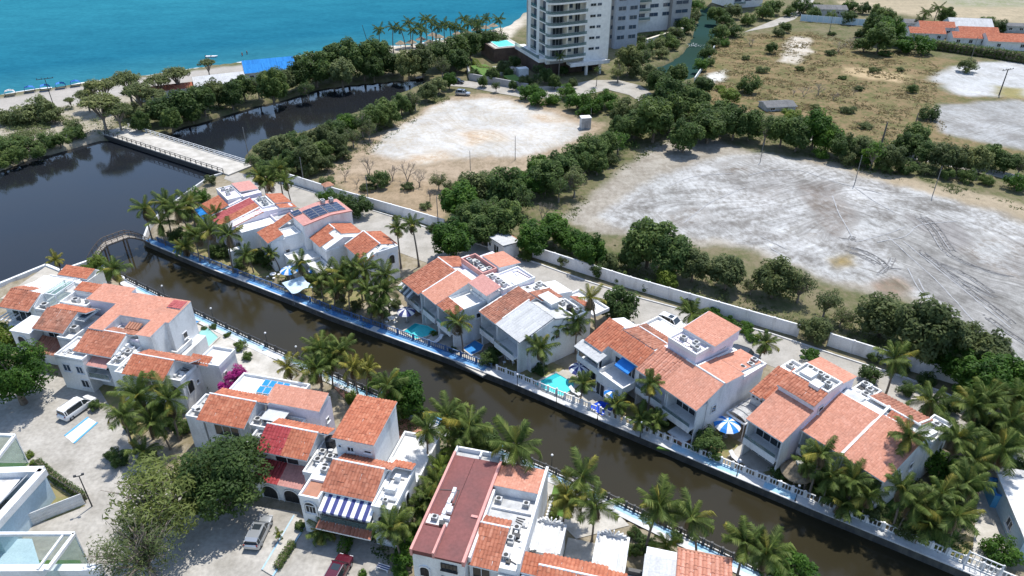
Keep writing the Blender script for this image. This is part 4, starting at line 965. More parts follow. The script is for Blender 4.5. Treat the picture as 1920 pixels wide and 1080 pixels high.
h.ac(-119.9, 46.6, 8.6); h.ac(-119.8, 48.2, 8.5); h.window('E', 37, 3.4, -115.37, .7, .8, 0)
h.box('wall', -115.2, -110.4, 36.2, 42, 0, 2.9); h.flat(-115.2, -110.4, 36.1, 42, 2.9, .4)
h = House('canal_house', 'small orange gabled house right of the solar-panel house', 'small gabled house', 'F', -110.7, 45)
h.prof(-113.9, -108.0, [(41.2, 0), (41.2, 5.5), (44.8, 6.9), (48.6, 5.9), (48.6, 0)]); h.roof(-113.9, -111.7, 41.1, 5.5, 44.8, 7, 'bright'); h.roof(-111.6, -109.6, 41.1, 5.5, 43.6, 6.4, 'bright'); h.roof(-113.9, -109.2, 48.6, 6.0, 44.85, 7, 'bright'); h.ridge(-113.9, -111.6, 44.8, 7)
h.flat(-111.3, -108.2, 43.8, 46.4, 6.0, .5); h.ac(-110.6, 44.9, 6.02, w=1.2); h.ac(-109.2, 45.2, 6.02); h.flat(-109.4, -107.9, 41.1, 43.7, 4.9, .4); h.box('wall', -110, -107.5, 39, 41.1, 0, 2.6); h.flat(-111, -104, 38.2, 41.0, 2.7, .35)
h = House('canal_house', 'orange gabled house at the right end of the left group beside tall palms', 'end gabled house', 'F', -104, 48)
h.prof(-107.5, -100.4, [(44.9, 0), (44.9, 5.5), (48.5, 6.9), (51.2, 6.1), (51.2, 0)]); h.roof(-107.5, -101.8, 44.8, 5.5, 48.5, 7, 'bright'); h.roof(-107.2, -101.4, 51.3, 6.2, 48.55, 7, 'bright'); h.ridge(-107.4, -101.6, 48.5, 7); h.verge(-107.6, 44.7, 5.5, 48.5, 7, w=.25)
h.roof(-101.6, -100.3, 44.9, 5.2, 46.6, 5.9, 'bright', ol=.2); h.flat(-102.6, -100.2, 47.2, 51.2, 5.9, .55); h.ac(-101.6, 48.2, 5.92, w=1.3); h.ac(-101.3, 49.8, 5.92); h.arch('E', 49.8, 3.3, -100.37, 1.2, 1.8); h.window('E', 46.2, 4, -100.37, .8, .9, 0)
# ------------------------------------------------------------------ near row (fronts face the street in the lower left)
h = House('row_house', 'white house with worn orange roof and glass skylight frame, leftmost of near row', 'leftmost near house', 'N', -95.7, 74)
h.prof(-98.6, -92.9, [(70.9, 0), (70.9, 6.1), (72.8, 7.2), (77, 6.2), (79, 6.2), (79, 0)]); h.roof(-98.4, -93.1, 70.1, 6.0, 72.9, 7.3, 'barrel'); h.roof(-98.4, -95.4, 75.2, 6.4, 72.95, 7.3, 'barrel', ol=.1)
h.box('wall', -92.9, -90.4, 71, 79, 0, 5.4); h.flat(-92.9, -90.4, 71, 79, 5.4, .4, 'deck_grey'); h.door(-95.6, 2.9, 70.88, 3.6, 2.2, 3); h.box('balcony_slab', -98, -93, 69.0, 70.9, 2.7, 2.95)
for k in range(4): h.part('pergola_slat', MB().box(-2.6 + k * .75 - .09, -2.6 + k * .75 + .09, -5.3, -3.2, 4.3, 4.45), 'white_paint')
h.part('skylight_frame', MB().obox(h.L(-92.8, 73.2, 7.2), h.L(-90.8, 73.2, 7.2), .12, .12).obox(h.L(-92.8, 77.2, 7.2), h.L(-90.8, 77.2, 7.2), .12, .12).obox(h.L(-92.8, 73.2, 7.2), h.L(-92.8, 77.2, 7.2), .12, .12).obox(h.L(-90.8, 73.2, 7.2), h.L(-90.8, 77.2, 7.2), .12, .12).obox(h.L(-91.8, 73.2, 7.2), h.L(-91.8, 77.2, 7.2), .1, .1), 'white_paint')
h.part('skylight_pane', MB().box(-92.7 + 95.7, -90.9 + 95.7, 73.3 - 74, 77.1 - 74, 7.05, 7.1), 'clear_glass')
for u, v in ((-92.8, 73.2), (-90.8, 73.2), (-92.8, 77.2), (-90.8, 77.2)): h.box('post', u - .06, u + .06, v - .06, v + .06, 5.4, 7.12, 'white_paint')
h.ac(-91.9, 71.9, 5.42, w=1.3)
h = House('row_house', 'low white house with small orange roof by the sandy tip of the near island', 'tip house', 'N', -94.3, 80.5)
h.box('wall', -97.6, -91.4, 79.1, 83.5, 0, 5.6); h.roof(-97.0, -91.6, 80.2, 5.9, 82.2, 6.5, 'bright', ol=.2); h.prof(-97, -91.6, [(80.2, 5.5), (80.2, 5.9), (82.2, 6.45), (83.4, 5.6)]); h.flat(-98.5, -92.6, 76.9, 80.0, 5.3, .5); h.box('wall', -98.4, -92.7, 77, 79.9, 0, 5.2); h.clutter(-98, -93, 77.3, 79.6, 5.32, 5, 31); h.ac(-94.0, 78.4, 5.32)
h = House('row_house', 'white house with worn orange roof and lower tiled porch, second from left in near row', 'porch house', 'N', -86.5, 70)
h.prof(-88.8, -83.6, [(67.6, 0), (67.6, 6.1), (69.8, 7.2), (72.4, 6.4), (72.4, 0)]); h.roof(-88.8, -83.7, 66.6, 6.0, 69.8, 7.3, 'worn'); h.roof(-88.6, -82.4, 71.6, 6.8, 69.85, 7.3, 'bright', ol=.1)
h.box('wall', -92.2, -88.9, 65.6, 69.5, 0, 5.4); h.box('flat_roof', -92.3, -88.8, 65.5, 69.6, 5.4, 5.6, 'white_paint'); h.arch('S', -90.6, 2.9, 65.58, 1.5, 2.0); h.roof(-89.6, -84.9, 64.9, 2.9, 67.4, 3.9, 'worn', ol=.2); h.box('wall', -88.8, -85.2, 66, 67.55, 0, 2.7)
h.door(-86.3, 3.9, 67.58, 3.0, 1.9, 3); h.box('wall', -84.4, -82.0, 65.9, 72.4, 0, 5.2); h.flat(-84.4, -82.0, 65.9, 71.4, 5.2, .4); h.ac(-83.2, 68.1, 5.22, w=1.3); h.box('roof_slab', -83.6, -81.9, 68.9, 72.2, 6.6, 6.7, 'sheet_metal')
for k in range(4): h.part('skylight_pane', MB().box(-83.4 + 86.5 + k * .42, -83.05 + 86.5 + k * .42, -1.0, 2.1, 6.71, 6.74), 'window_blue')
h.box('wall', -89.5, -84.7, 72.5, 77, 0, 6.0); h.flat(-89.5, -84.7, 72.45, 75.6, 6.0, .7); h.roof(-89.2, -84.8, 75.4, 7.0, 77.2, 7.4, 'bright', ol=.15); h.prof(-89.2, -84.8, [(75.6, 5.9), (75.6, 6.95), (77.2, 7.3), (77.2, 5.9)]); h.ac(-87.6, 73.6, 6.02, w=1.2); h.ac(-85.9, 74.2, 6.02)
h = House('row_house', 'white house with big flat salmon roofs stretching back to the canal', 'big salmon house', 'N', -76, 70)
h.prof(-84.4, -78.9, [(73, 0), (73, 7.6), (76.6, 8.0), (76.6, 0)], 'lavender_plaster'); h.roof(-84.4, -78.9, 72.9, 7.7, 76.6, 8.15, 'salmon', ol=.2)
h.prof(-77.4, -68.4, [(70.1, 0), (70.1, 7.7), (75.4, 8.1), (75.4, 0)]); h.prof(-78.9, -76.6, [(66.7, 0), (66.7, 7.4), (75.3, 8.05), (75.3, 0)]); h.prof(-71.2, -69.0, [(67.0, 0), (67.0, 7.5), (70.1, 7.7), (70.1, 0)])
h.roof(-77.3, -68.5, 70.2, 7.8, 75.4, 8.2, 'salmon', ol=.05); h.roof(-78.9, -76.55, 66.8, 7.5, 75.3, 8.17, 'salmon', ol=.2, ou=.05); h.roof(-71.2, -69.1, 67.0, 7.55, 70.15, 7.8, 'salmon', ol=.2)
h.roof(-70.9, -68.6, 73.2, 8.12, 75.0, 8.28, 'rose', ol=0, ou=0); h.flat(-76.5, -71.3, 67.0, 70.1, 6.2, .3, 'deck_grey', wall='lavender_plaster'); h.box('wall', -76.5, -71.3, 67, 70.05, 0, 6.1)
for k in range(5): h.part('ridge_tile', MB().cyl(h.L(-74.6 + k * .45, 68.6, 6.9), h.L(-74.6 + k * .45, 69.8, 7.2), .2, .2, 6), 'terracotta_floor')
h.window('E', 72.5, 4.2, -68.37, .8, .9, 0); h.box('wall', -68.9, -67.0, 70, 75, 0, 2.6)
h.flat(-71, -67.6, 69.3, 72.8, 3.0, .5, 'deck_grey')
h = House('row_house', 'white house with worn orange roof above a pink balcony awning in near row', 'pink-awning house', 'N', -76.5, 65)
h.prof(-79, -72.8, [(63.8, 0), (63.8, 6.0), (66.8, 7.2), (68.5, 6.6), (68.5, 0)]); h.roof(-79, -73, 63.5, 6.0, 66.8, 7.3, 'barrel'); h.roof(-78.6, -71.9, 68.5, 6.7, 66.85, 7.3, 'worn', ol=.05); h.ridge(-79, -73, 66.85, 7.32, w=.22)
h.box('wall', -81.2, -76.6, 62.0, 63.8, 0, 5.5); h.flat(-81.2, -76.6, 62.0, 66.5, 5.5, .35); h.box('wall', -81.2, -79.05, 63.8, 66.5, 0, 5.4); h.roof(-76.4, -73.4, 62.4, 4.7, 63.8, 5.2, 'pink', ol=.2); h.box('balcony_slab', -76.5, -73.1, 62.0, 63.8, 2.6, 2.85); h.rail(-76.4, -73.2, 62.1, 2.85, .9); h.door(-74.8, 2.9, 63.78, 2.6, 1.9, 3)
h.window('S', -79.7, 3.9, 61.98, 1.1, 1.1, 1, 'window_blue'); h.window('S', -77.6, 3.9, 61.98, 1.0, 1.1, 1, 'window_blue'); h.window('S', -77.5, 1.5, 61.98, 1.1, 1.2); h.window('S', -75.6, 1.6, 63.78, 1.2, 1.0, 2); h.window('S', -74.0, 1.9, 63.78, .4, .4, 0)
h.box('wall', -72.9, -71.0, 62.3, 69, 0, 5.2); h.flat(-72.9, -71, 62.2, 69, 5.2, .45)
for k in range(6): h.box('parapet_step', -72.75, -72.45, 63 + k * .95, 63.7 + k * .95, 5.65, 5.85 + k * .12)
h.ac(-71.9, 63.6, 5.22); h.ac(-71.8, 65.2, 5.22); h.clutter(-72.6, -71.3, 64, 68.5, 5.22, 6, 40); h.clutter(-80.8, -79.3, 62.6, 66, 5.52, 3, 41)
h = House('row_house', 'white house with orange roof and long flat wings beside the bougainvillea', 'bougainvillea house', 'N', -65.5, 63)
h.prof(-69, -62.7, [(61.4, 0), (61.4, 6.0), (63.4, 7.1), (65.6, 6.2), (65.6, 0)]); h.roof(-69, -62.8, 60.9, 6.0, 63.4, 7.2, 'bright'); h.roof(-68.6, -60.6, 65.6, 6.3, 63.45, 7.2, 'barrel', ol=.05); h.ridge(-69, -62.8, 63.4, 7.22, w=.24)
h.box('wall', -63.5, -60.9, 61.6, 65.4, 0, 5.2); h.flat(-63.5, -60.9, 61.5, 65.0, 5.2, .5, 'deck_grey'); h.arch('S', -62.2, 2.6, 61.58, 1.6, 2.1); h.arch('E', 62.9, 2.7, -60.87, 1.3, 2.0); h.box('wall', -61.2, -57.8, 65.6, 69.3, 0, 5.4); h.flat(-61.3, -57.7, 65.4, 69.4, 5.4, .45); h.roof(-62.3, -59.4, 65.3, 5.6, 66.6, 6.1, 'bright', ol=.2)
h.arch('E', 68, .3, -57.77, 1.3, 2.1); h.window('E', 66.4, 3.8, -57.77, .5, .6, 0); h.window('E', 64.4, 3.4, -60.87, .4, .5, 0)
h.box('wall', -71.0, -69.1, 61.4, 66, 0, 5.0); h.flat(-71, -69.05, 61.3, 66, 5.0, .45); h.ac(-70, 62.6, 5.02); h.ac(-70, 64.2, 5.02); h.clutter(-63.2, -61.2, 62, 64.7, 5.22, 4, 44); h.door(-66, 2.9, 61.38, 3.4, 2, 3); h.box('balcony_slab', -68.6, -63.6, 60.3, 61.4, 2.6, 2.85)

h = House('row_house', 'white house with bright orange roof and blue solar water heaters on its terrace', 'blue-heater house', 'N', -48, 59)
h.prof(-54, -47.6, [(56.4, 0), (56.4, 6.0), (58.6, 7.1), (60.6, 6.5), (60.6, 0)]); h.roof(-54, -47.7, 55.6, 5.9, 58.6, 7.2, 'bright'); h.roof(-53.6, -46.2, 60.4, 6.7, 58.65, 7.2, 'bright', ol=.05); h.ridge(-54, -47.7, 58.65, 7.22, w=.26)
h.box('wall', -46.6, -39.5, 59.2, 62.2, 0, 7.0, 'lavender_plaster'); h.prof(-46.6, -39.5, [(59.2, 6.9), (59.2, 7.1), (61.6, 7.75), (62.2, 6.9)]); h.roof(-46.6, -39.5, 59.2, 7.1, 61.8, 7.8, 'salmon', ol=.15); h.box('wall', -53.5, -44, 60.7, 64.9, 0, 5.5); h.flat(-53.6, -43.9, 60.6, 65.0, 5.5, .4)
hp = cached('heater', lambda: MB().box(-.5, .5, -.75, .75, 0, .06, 1).add([(-.46, -.71, .065), (.46, -.71, .065), (.46, .71, .065), (-.46, .71, .065)], [(0, 1, 2, 3)], 0).mesh('heater_panel', [MATS['heater_blue'], MATS['white_paint']]))
for k in range(4): link('heater_panel', hp, h.o, h.L(-49.6 + k * .94, 62.5, 5.75), (R(8), 0, 0), (.88, .74, 1)); link('heater_panel', hp, h.o, h.L(-49.5 + k * .94, 63.7, 5.92), (R(8), 0, 0), (.88, .74, 1))
h.box('wall', -47.5, -41.5, 56.6, 59.1, 0, 5.2); h.flat(-47.5, -41.4, 56.4, 59.1, 5.2, .4, 'deck_grey'); h.box('roof_slab', -46.3, -43.4, 56.9, 59.0, 6.3, 6.4, 'sheet_metal'); h.box('post', -46.2, -46.1, 57, 57.1, 5.2, 6.3); h.box('post', -43.6, -43.5, 57, 57.1, 5.2, 6.3)
h.box('wall', -56.4, -54.1, 56.2, 60.4, 0, 5.0); h.flat(-56.4, -54.05, 56.1, 60.4, 5.0, .4, 'deck_grey'); h.ac(-55.2, 57.2, 5.02); h.ac(-55.0, 58.8, 5.02); h.ac(-47.0, 57.4, 5.22); h.ac(-42.6, 57.6, 5.22); h.door(-51, 2.9, 56.38, 3.4, 2, 3); h.clutter(-56, -54.4, 56.5, 60, 5.02, 5, 50); h.clutter(-47, -42, 56.8, 58.8, 5.22, 5, 51)
h.window('E', 60.7, 4.5, -39.47, .5, .5, 0)
h = House('row_house', 'white house whose roof is half red and half orange with a tiled porch below', 'red and orange house', 'N', -41, 55)
h.prof(-44.2, -37.8, [(53.4, 0), (53.4, 6.0), (55.5, 7.1), (57, 6.6), (57, 0)]); h.roof(-44.2, -41.1, 52.7, 5.9, 55.5, 7.2, 'red'); h.roof(-41.0, -37.8, 52.7, 5.9, 55.5, 7.2, 'bright'); h.roof(-43.8, -36.6, 57.2, 6.6, 55.55, 7.2, 'bright', ol=.05); h.ridge(-44.2, -37.8, 55.55, 7.22, w=.26)
h.roof(-44.2, -41.1, 50.8, 2.9, 53.3, 3.7, 'red', ol=.2); h.roof(-41.0, -37.8, 50.8, 2.9, 53.3, 3.7, 'pink', ol=.2); h.box('wall', -44.2, -37.8, 51.0, 53.4, 0, 2.7); h.arch('S', -42.4, .1, 50.98, 2.1, 2.1); h.arch('S', -39.6, .1, 50.98, 2.1, 2.1); h.door(-41.0, 3.75, 53.38, 3.0, 1.6, 2)
h.box('wall', -37.7, -34.6, 51.4, 57, 0, 5.0); h.flat(-37.7, -34.6, 51.2, 57, 5.0, .4, 'deck_grey'); h.tank(-36.6, 56.1, 5.0, .62, 1.5, label='dark water tank beside the tall white house in near row'); h.ac(-36.8, 53.2, 5.02); h.ac(-35.6, 54.0, 5.02); h.ac(-36.9, 54.6, 5.02, w=.9); h.ac(-35.4, 52.3, 5.02, w=1.2); h.clutter(-37.4, -35, 51.8, 56, 5.02, 9, 60); h.arch('S', -36.9, 2.6, 51.38, .9, 1.5)
h.box('wall', -46.6, -44.3, 53.2, 57, 0, 4.8); h.flat(-46.6, -44.25, 53, 57, 4.8, .4, 'deck_grey'); h.ac(-45.6, 53.9, 4.82); h.ac(-45.2, 55.2, 4.82); h.clutter(-46.3, -44.6, 53.4, 56.6, 4.82, 6, 61)
h = House('row_house', 'white house with blue and white striped awning and tall orange-roofed block', 'blue-striped-awning house', 'N', -31, 54)
h.prof(-34.2, -27.9, [(49.8, 0), (49.8, 6.0), (52.1, 7.1), (53.9, 6.4), (53.9, 0)]); h.roof(-34.0, -28, 49.0, 5.9, 52.1, 7.2, 'barrel'); h.roof(-33.6, -27.2, 53.8, 6.5, 52.15, 7.2, 'barrel', ol=.05); h.ridge(-34, -28, 52.15, 7.22, w=.26)
h.box('wall', -34.6, -29.9, 54.0, 60.6, 0, 8.6); h.prof(-34.6, -29.9, [(54, 8.5), (54, 8.9), (60.6, 9.35), (60.6, 8.5)]); h.roof(-34.7, -29.8, 53.9, 8.9, 60.6, 9.45, 'bright', ol=.3); h.window('S', -32.8, 7.4, 53.98, .7, .6); h.window('S', -30.7, 7.5, 53.98, .8, .3, 0); h.window('S', -34.1, 7.6, 53.98, .3, .3, 0)
h.flat(-29.8, -25.2, 54.4, 62, 3.2, .5, 'deck_white'); h.box('wall', -29.8, -25.2, 54.5, 61.9, 0, 3.1)
for k in range(3): h.box('stair_step', -29.7, -28.6, 56 + k * .5, 56.5 + k * .5, 3.2, 3.9 - k * .2)
h.awning(-33.6, -27.6, 46.9, 4.9, 49.3, 5.75, ['white_fabric', 'navy_fabric'], 13); h.box('balcony_slab', -33.8, -27.8, 47.2, 49.8, 2.6, 2.9); h.rail(-33.7, -27.8, 47.3, 2.9, .95, 'dark_metal'); h.door(-30.8, 2.95, 49.78, 4.6, 2.1, 5); h.roof(-33.9, -27.7, 46.5, 2.5, 47.3, 2.8, 'barrel', ol=.1); h.arch('S', -29.4, .1, 48.98, 2.4, 2.2); h.box('wall', -33.7, -27.9, 49.0, 49.8, 0, 2.55)
h.box('wall', -36.1, -33.75, 47.6, 52, 0, 5.6); h.flat(-36.1, -33.75, 47.5, 50.2, 5.6, .35, 'terracotta_floor'); h.box('flat_roof', -36.1, -33.75, 50.2, 52.1, 5.6, 6.0); h.window('S', -34.9, 4.0, 47.58, 1.1, 1.0, 2); h.arch('S', -34.9, 3.2, 47.56, 1.5, 2.0)
h.box('wall', -27.8, -25.3, 48.0, 54.3, 0, 5.8); h.flat(-27.8, -25.2, 47.9, 54.4, 5.8, .4); h.roof(-27.6, -25.3, 54.4, 6.4, 53.2, 6.7, 'bright', ol=.1); h.arch('S', -26.5, 3.0, 47.98, 1.4, 2.0); h.arch('E', 49.2, 3.2, -25.27, 1.1, 1.9); h.arch('E', 51.4, 3.2, -25.27, 1.1, 1.9); h.arch('E', 57.5, .3, -25.17, 1.6, 2.2)
h.box('roof_block', -27.2, -26.0, 50.2, 50.8, 5.8, 6.5); h.box('roof_block', -26.8, -26.2, 52, 52.5, 5.8, 6.6); h.ac(-34.8, 51.2, 6.02, w=.9); h.ac(-26.6, 49.0, 5.82, w=.7); h.clutter(-27.4, -25.8, 48.5, 53.8, 5.82, 3, 62)

h = House('row_house', 'white house under a long flat maroon roof with pale pink edges', 'maroon-roof house', 'N', -18.7, 50)
h.box('wall', -21.4, -16.0, 43.4, 58, 0, 6.2); h.box('roof', -19.0, -16.2, 43.3, 57, 6.2, 6.45, 'maroon_paint'); h.box('roof', -21.3, -19.05, 46.9, 57, 6.2, 6.43, 'maroon_paint'); h.box('roof', -21.3, -19.25, 43.3, 46.5, 6.2, 6.75, 'maroon_paint')
h.box('parapet', -21.55, -21.3, 43.2, 57.1, 6.0, 6.95, 'pink_paint'); h.box('parapet', -16.2, -15.9, 43.2, 57.1, 6.0, 6.7, 'pink_paint'); h.box('parapet', -19.25, -19.02, 43.25, 46.9, 6.2, 7.0, 'pink_paint'); h.box('parapet', -21.4, -16.0, 57.9, 58.1, 6.0, 6.8); h.box('parapet', -18.6, -18.4, 57.1, 57.9, 6.0, 6.8); h.box('parapet', -21.55, -21.3, 57.1, 58.1, 6, 6.8); h.box('parapet', -16.2, -15.9, 57.1, 58.1, 6, 6.75)
h.box('flat_roof', -21.3, -18.6, 57.1, 57.9, 6.0, 6.25, 'deck_grey'); h.box('flat_roof', -18.4, -16.2, 57.1, 57.9, 6.0, 6.25, 'deck_grey'); h.box('flat_roof', -21.3, -19.7, 47.0, 48.2, 6.43, 6.5, 'deck_white')
for k in range(6): h.box('duct', -19.95 + .02 * k, -19.6 + .02 * k, 47.4 + k * .75, 48.1 + k * .75, 6.45, 6.9 + .12 * (k % 2), 'white_paint')
h.ac(-20.5, 47.6, 6.5, w=.8); h.clutter(-19.8, -19.2, 46.9, 50, 6.45, 6, 70); h.box('pipe_bracket', -17.0, -16.3, 48.8, 49.1, 6.45, 6.6, 'pink_paint')
h.part('roof_joint', MB().obox(h.L(-21.3, 51.6, 6.46), h.L(-19.3, 52.0, 6.46), .1, .04).obox(h.L(-19.3, 52.0, 6.46), h.L(-19.15, 49.2, 6.46), .1, .04), 'dark_metal')
h.window('S', -17.6, 5.2, 43.38, 1.5, .8, 3, 'window_glass', 'dark_metal'); h.window('S', -17.6, 3.2, 43.38, 1.5, .8, 3, 'window_glass', 'dark_metal'); h.arch('S', -20.2, 3.0, 43.38, 1.1, 1.6)
h = House('row_house', 'white house with grey rooftop terrace between two orange roof slopes, next to the maroon roof', 'grey-terrace house', 'N', -13.4, 51)
h.box('wall', -15.85, -10.7, 44.4, 57.6, 0, 5.4); h.roof(-15.75, -11.0, 57.5, 6.0, 53.4, 6.6, 'salmon', ol=.1); h.prof(-15.75, -11.0, [(53.4, 5.3), (53.4, 6.55), (57.5, 5.95), (57.5, 5.3)])
h.roof(-15.7, -12.9, 44.3, 5.4, 48.4, 6.4, 'barrel'); h.roof(-15.6, -12.9, 49.6, 6.1, 48.45, 6.4, 'barrel', ol=.05); h.prof(-15.7, -12.9, [(44.4, 5.3), (48.4, 6.35), (49.5, 6.1), (49.5, 5.3)]); h.ridge(-15.7, -12.9, 48.45, 6.42, w=.26)
h.box('parapet', -15.85, -15.6, 44.2, 53.3, 5.4, 6.3); h.box('parapet', -10.95, -10.65, 44.4, 57.6, 5.4, 6.7); h.box('flat_roof', -15.6, -10.95, 49.7, 53.3, 5.4, 5.5, 'deck_grey'); h.box('parapet', -15.5, -11.0, 51.3, 51.5, 5.5, 5.8); h.box('flat_roof', -12.8, -10.95, 44.4, 49.65, 5.4, 5.46, 'deck_white')
for u, v in ((-15.0, 52.4), (-12.0, 52.5), (-12.2, 49.2), (-12.5, 47.8), (-12.4, 45.6)): h.ac(u, v, 5.5, w=.85)
h.clutter(-12.6, -11.2, 44.8, 50.8, 5.46, 10, 71); h.door(-14.6, .1, 44.38, 1.8, 2.4, 2); h.door(-14.6, 3.0, 44.38, 1.8, 2.0, 2); h.box('wall', -12.7, -10.8, 42.6, 44.3, 0, 4.6); h.box('flat_roof', -12.8, -10.7, 42.5, 44.35, 4.6, 4.75, 'deck_grey')
h = House('row_house', 'white house with two long flat wings round a courtyard and orange roof at bottom edge', 'courtyard house', 'N', -5.7, 48)
h.box('wall', -10.5, -.6, 43.2, 47, 0, 5.2); h.roof(-10.5, -8.9, 44.6, 5.4, 46.4, 6.0, 'bright', ol=.2); h.roof(-8.8, -2.5, 46.9, 5.5, 45.0, 6.3, 'bright', ol=.25); h.roof(-8.8, -2.5, 42.6, 5.3, 44.95, 6.3, 'bright'); h.ridge(-8.8, -2.5, 45, 6.32, w=.26); h.roof(-2.3, -.6, 46.6, 5.4, 45.0, 6.0, 'bright', ol=.2); h.prof(-8.8, -2.5, [(42.6, 5), (42.6, 5.3), (45, 6.25), (46.9, 5.45), (46.9, 5)])
for a in (-10.8, -4.1):
    h.box('wall', a, a + 3.2, 48.6 if a < -5 else 47.6, 52.4, 0, 3.4); v0 = 48.6 if a < -5 else 47.6
    h.box('roof_slab', a - .1, a + 3.3, v0, 52.5, 3.4, 3.6, 'deck_white'); h.box('parapet', a - .1, a + .15, v0, 52.5, 3.6, 4.0); h.box('parapet', a + 3.05, a + 3.3, v0, 52.5, 3.6, 4.0); h.box('roof_curb', a + .55, a + .85, v0, 52.2, 3.6, 3.85, 'sheet_metal'); h.box('roof_curb', a + 2.4, a + 2.7, v0, 52.2, 3.6, 3.85, 'sheet_metal')
    mb = MB()   # shell-shaped crest at the end of the wing
    for i in range(9):
        t = math.pi * (i + .5) / 9; mb.obox(h.L(a + 1.6, 52.5, 3.6), h.L(a + 1.6 + 1.5 * math.cos(t), 52.5, 3.6 + .95 * math.sin(t)), .22, .12, 0)
    h.part('shell_crest', mb, 'white_plaster')
h.box('courtyard_floor', -7.5, -4.2, 47.2, 54, 0.06, .16, 'patio'); h.box('roof_slab', -6.4, -4.2, 47.1, 48.4, 2.6, 2.7, 'sheet_metal'); h.tank(-10.2, 47.8, 3.6, .35, .9, label='small grey tank on the roof corner of the courtyard house', mat='dark_metal')
h = House('row_house', 'house with white corrugated roof beside a striped salmon roof at the bottom edge', 'bottom-edge house', 'N', 5, 47)
h.box('wall', 1.0, 9.0, 41, 50.2, 0, 5.6); h.roof(1.0, 3.95, 41, 6.4, 49.1, 6.0, 'sheet', ol=0, edge='grey_metal'); h.roof(4.1, 9.1, 41, 6.9, 50.5, 6.0, 'striped', ol=0, stripes=.38) ; h.ridge(4.1, 9.1, 50.5, 6.02, 'terracotta_floor', .3); h.box('wall', -.5, .9, 44, 48.2, 0, 3.4); h.box('flat_roof', -.5, .9, 44, 48.2, 3.4, 3.55, 'deck_grey'); h.box('parapet', -.5, .95, 48.2, 48.6, 3.2, 4.2, 'dark_metal')
h.prof(1.0, 9.0, [(41, 5.5), (41, 6.3), (50.2, 5.9), (50.2, 5.5)])
# number the condensers on each roof from the left of the photograph
for short, lst in ACS.items():
    lst.sort(key=lambda o: o.location.x / (o.location.y * CP - (o.location.z - CAM_H) * SP))
    for i, o in enumerate(lst):
        o['label'] = f'white condenser on the {short} roof, {ordinal(i)} from the left' if len(lst) > 1 else f'single white condenser on the {short} roof'
# ------------------------------------------------------------------ high-rise and its neighbours
def slab_window(o, L, a0, a1, b, z0, z1, glass='window_glass', n=2, name='window'):
    """ribbon window on the -b face of a tower, local frame L(a,b,z)"""
    w, hh = a1 - a0, z1 - z0
    def mk():
        mb = MB(); mb.box(-w/2, w/2, -.10, .0, -.06, .0).box(-w/2, w/2, -.10, .0, hh, hh + .06)
        for i in range(n + 1):
            x = -w/2 + w * i / n; mb.box(x - .05, x + .05, -.08, .0, 0, hh)
        return mb.mesh('window', [MATS['grey_metal']])
    pn = cached(('tp', w, hh, glass), lambda: MB().box(-w/2, w/2, -.03, .0, 0, hh).mesh('pane', [MATS[glass]]))
    p = link(name, cached(('tw', w, hh, n), mk), o, L((a0 + a1) / 2, b, z0)); link('pane', pn, p)
    return p
# main tower: frame K, front corner near survey point (1029,143)
c0 = at(1030, 146); ku, kv = uvof('K', c0)
T = thing('apartment_tower', 'white high-rise with stacked curved balconies standing beside the inner canal', 'tower', wpt('K', ku, kv), fang('K'))
ST, Z0, NF = 3.42, 6.3, 9
def tl(a, b, z): return (a, b, z)
def tbox(name, a0, a1, b0, b1, z0, z1, mat, par=None): return link(name, MB().box(a0, a1, b0, b1, z0, z1).mesh(name, [MATS[mat]]), par or T)
ZT = Z0 + NF * ST + 14
tbox('wall', 12.5, 21.5, 0.6, 20, 3.9, ZT, 'tower_white'); tbox('wall', 5.6, 12.5, 2.4, 20, 3.9, ZT, 'tower_cream'); tbox('wall', .9, 5.6, 1.7, 22, 3.9, ZT, 'tower_grey')
tbox('podium_wall', 1.5, 20.5, 3.2, 20, 0, 3.9, 'brown_stone'); tbox('canopy', 6.5, 20.5, -2.2, 1.2, 3.6, 4.2, 'tower_white'); tbox('canopy_fascia', 6.3, 20.7, -2.4, -2.2, 3.4, 4.6, 'white_paint')
for a in (12.4, 17.4): tbox('column', a, a + .8, -1.4, -.6, 0, 3.6, 'tower_white')
tbox('lobby_glass', 13.4, 17.2, 3.1, 3.2, .1, 3.4, 'window_glass')
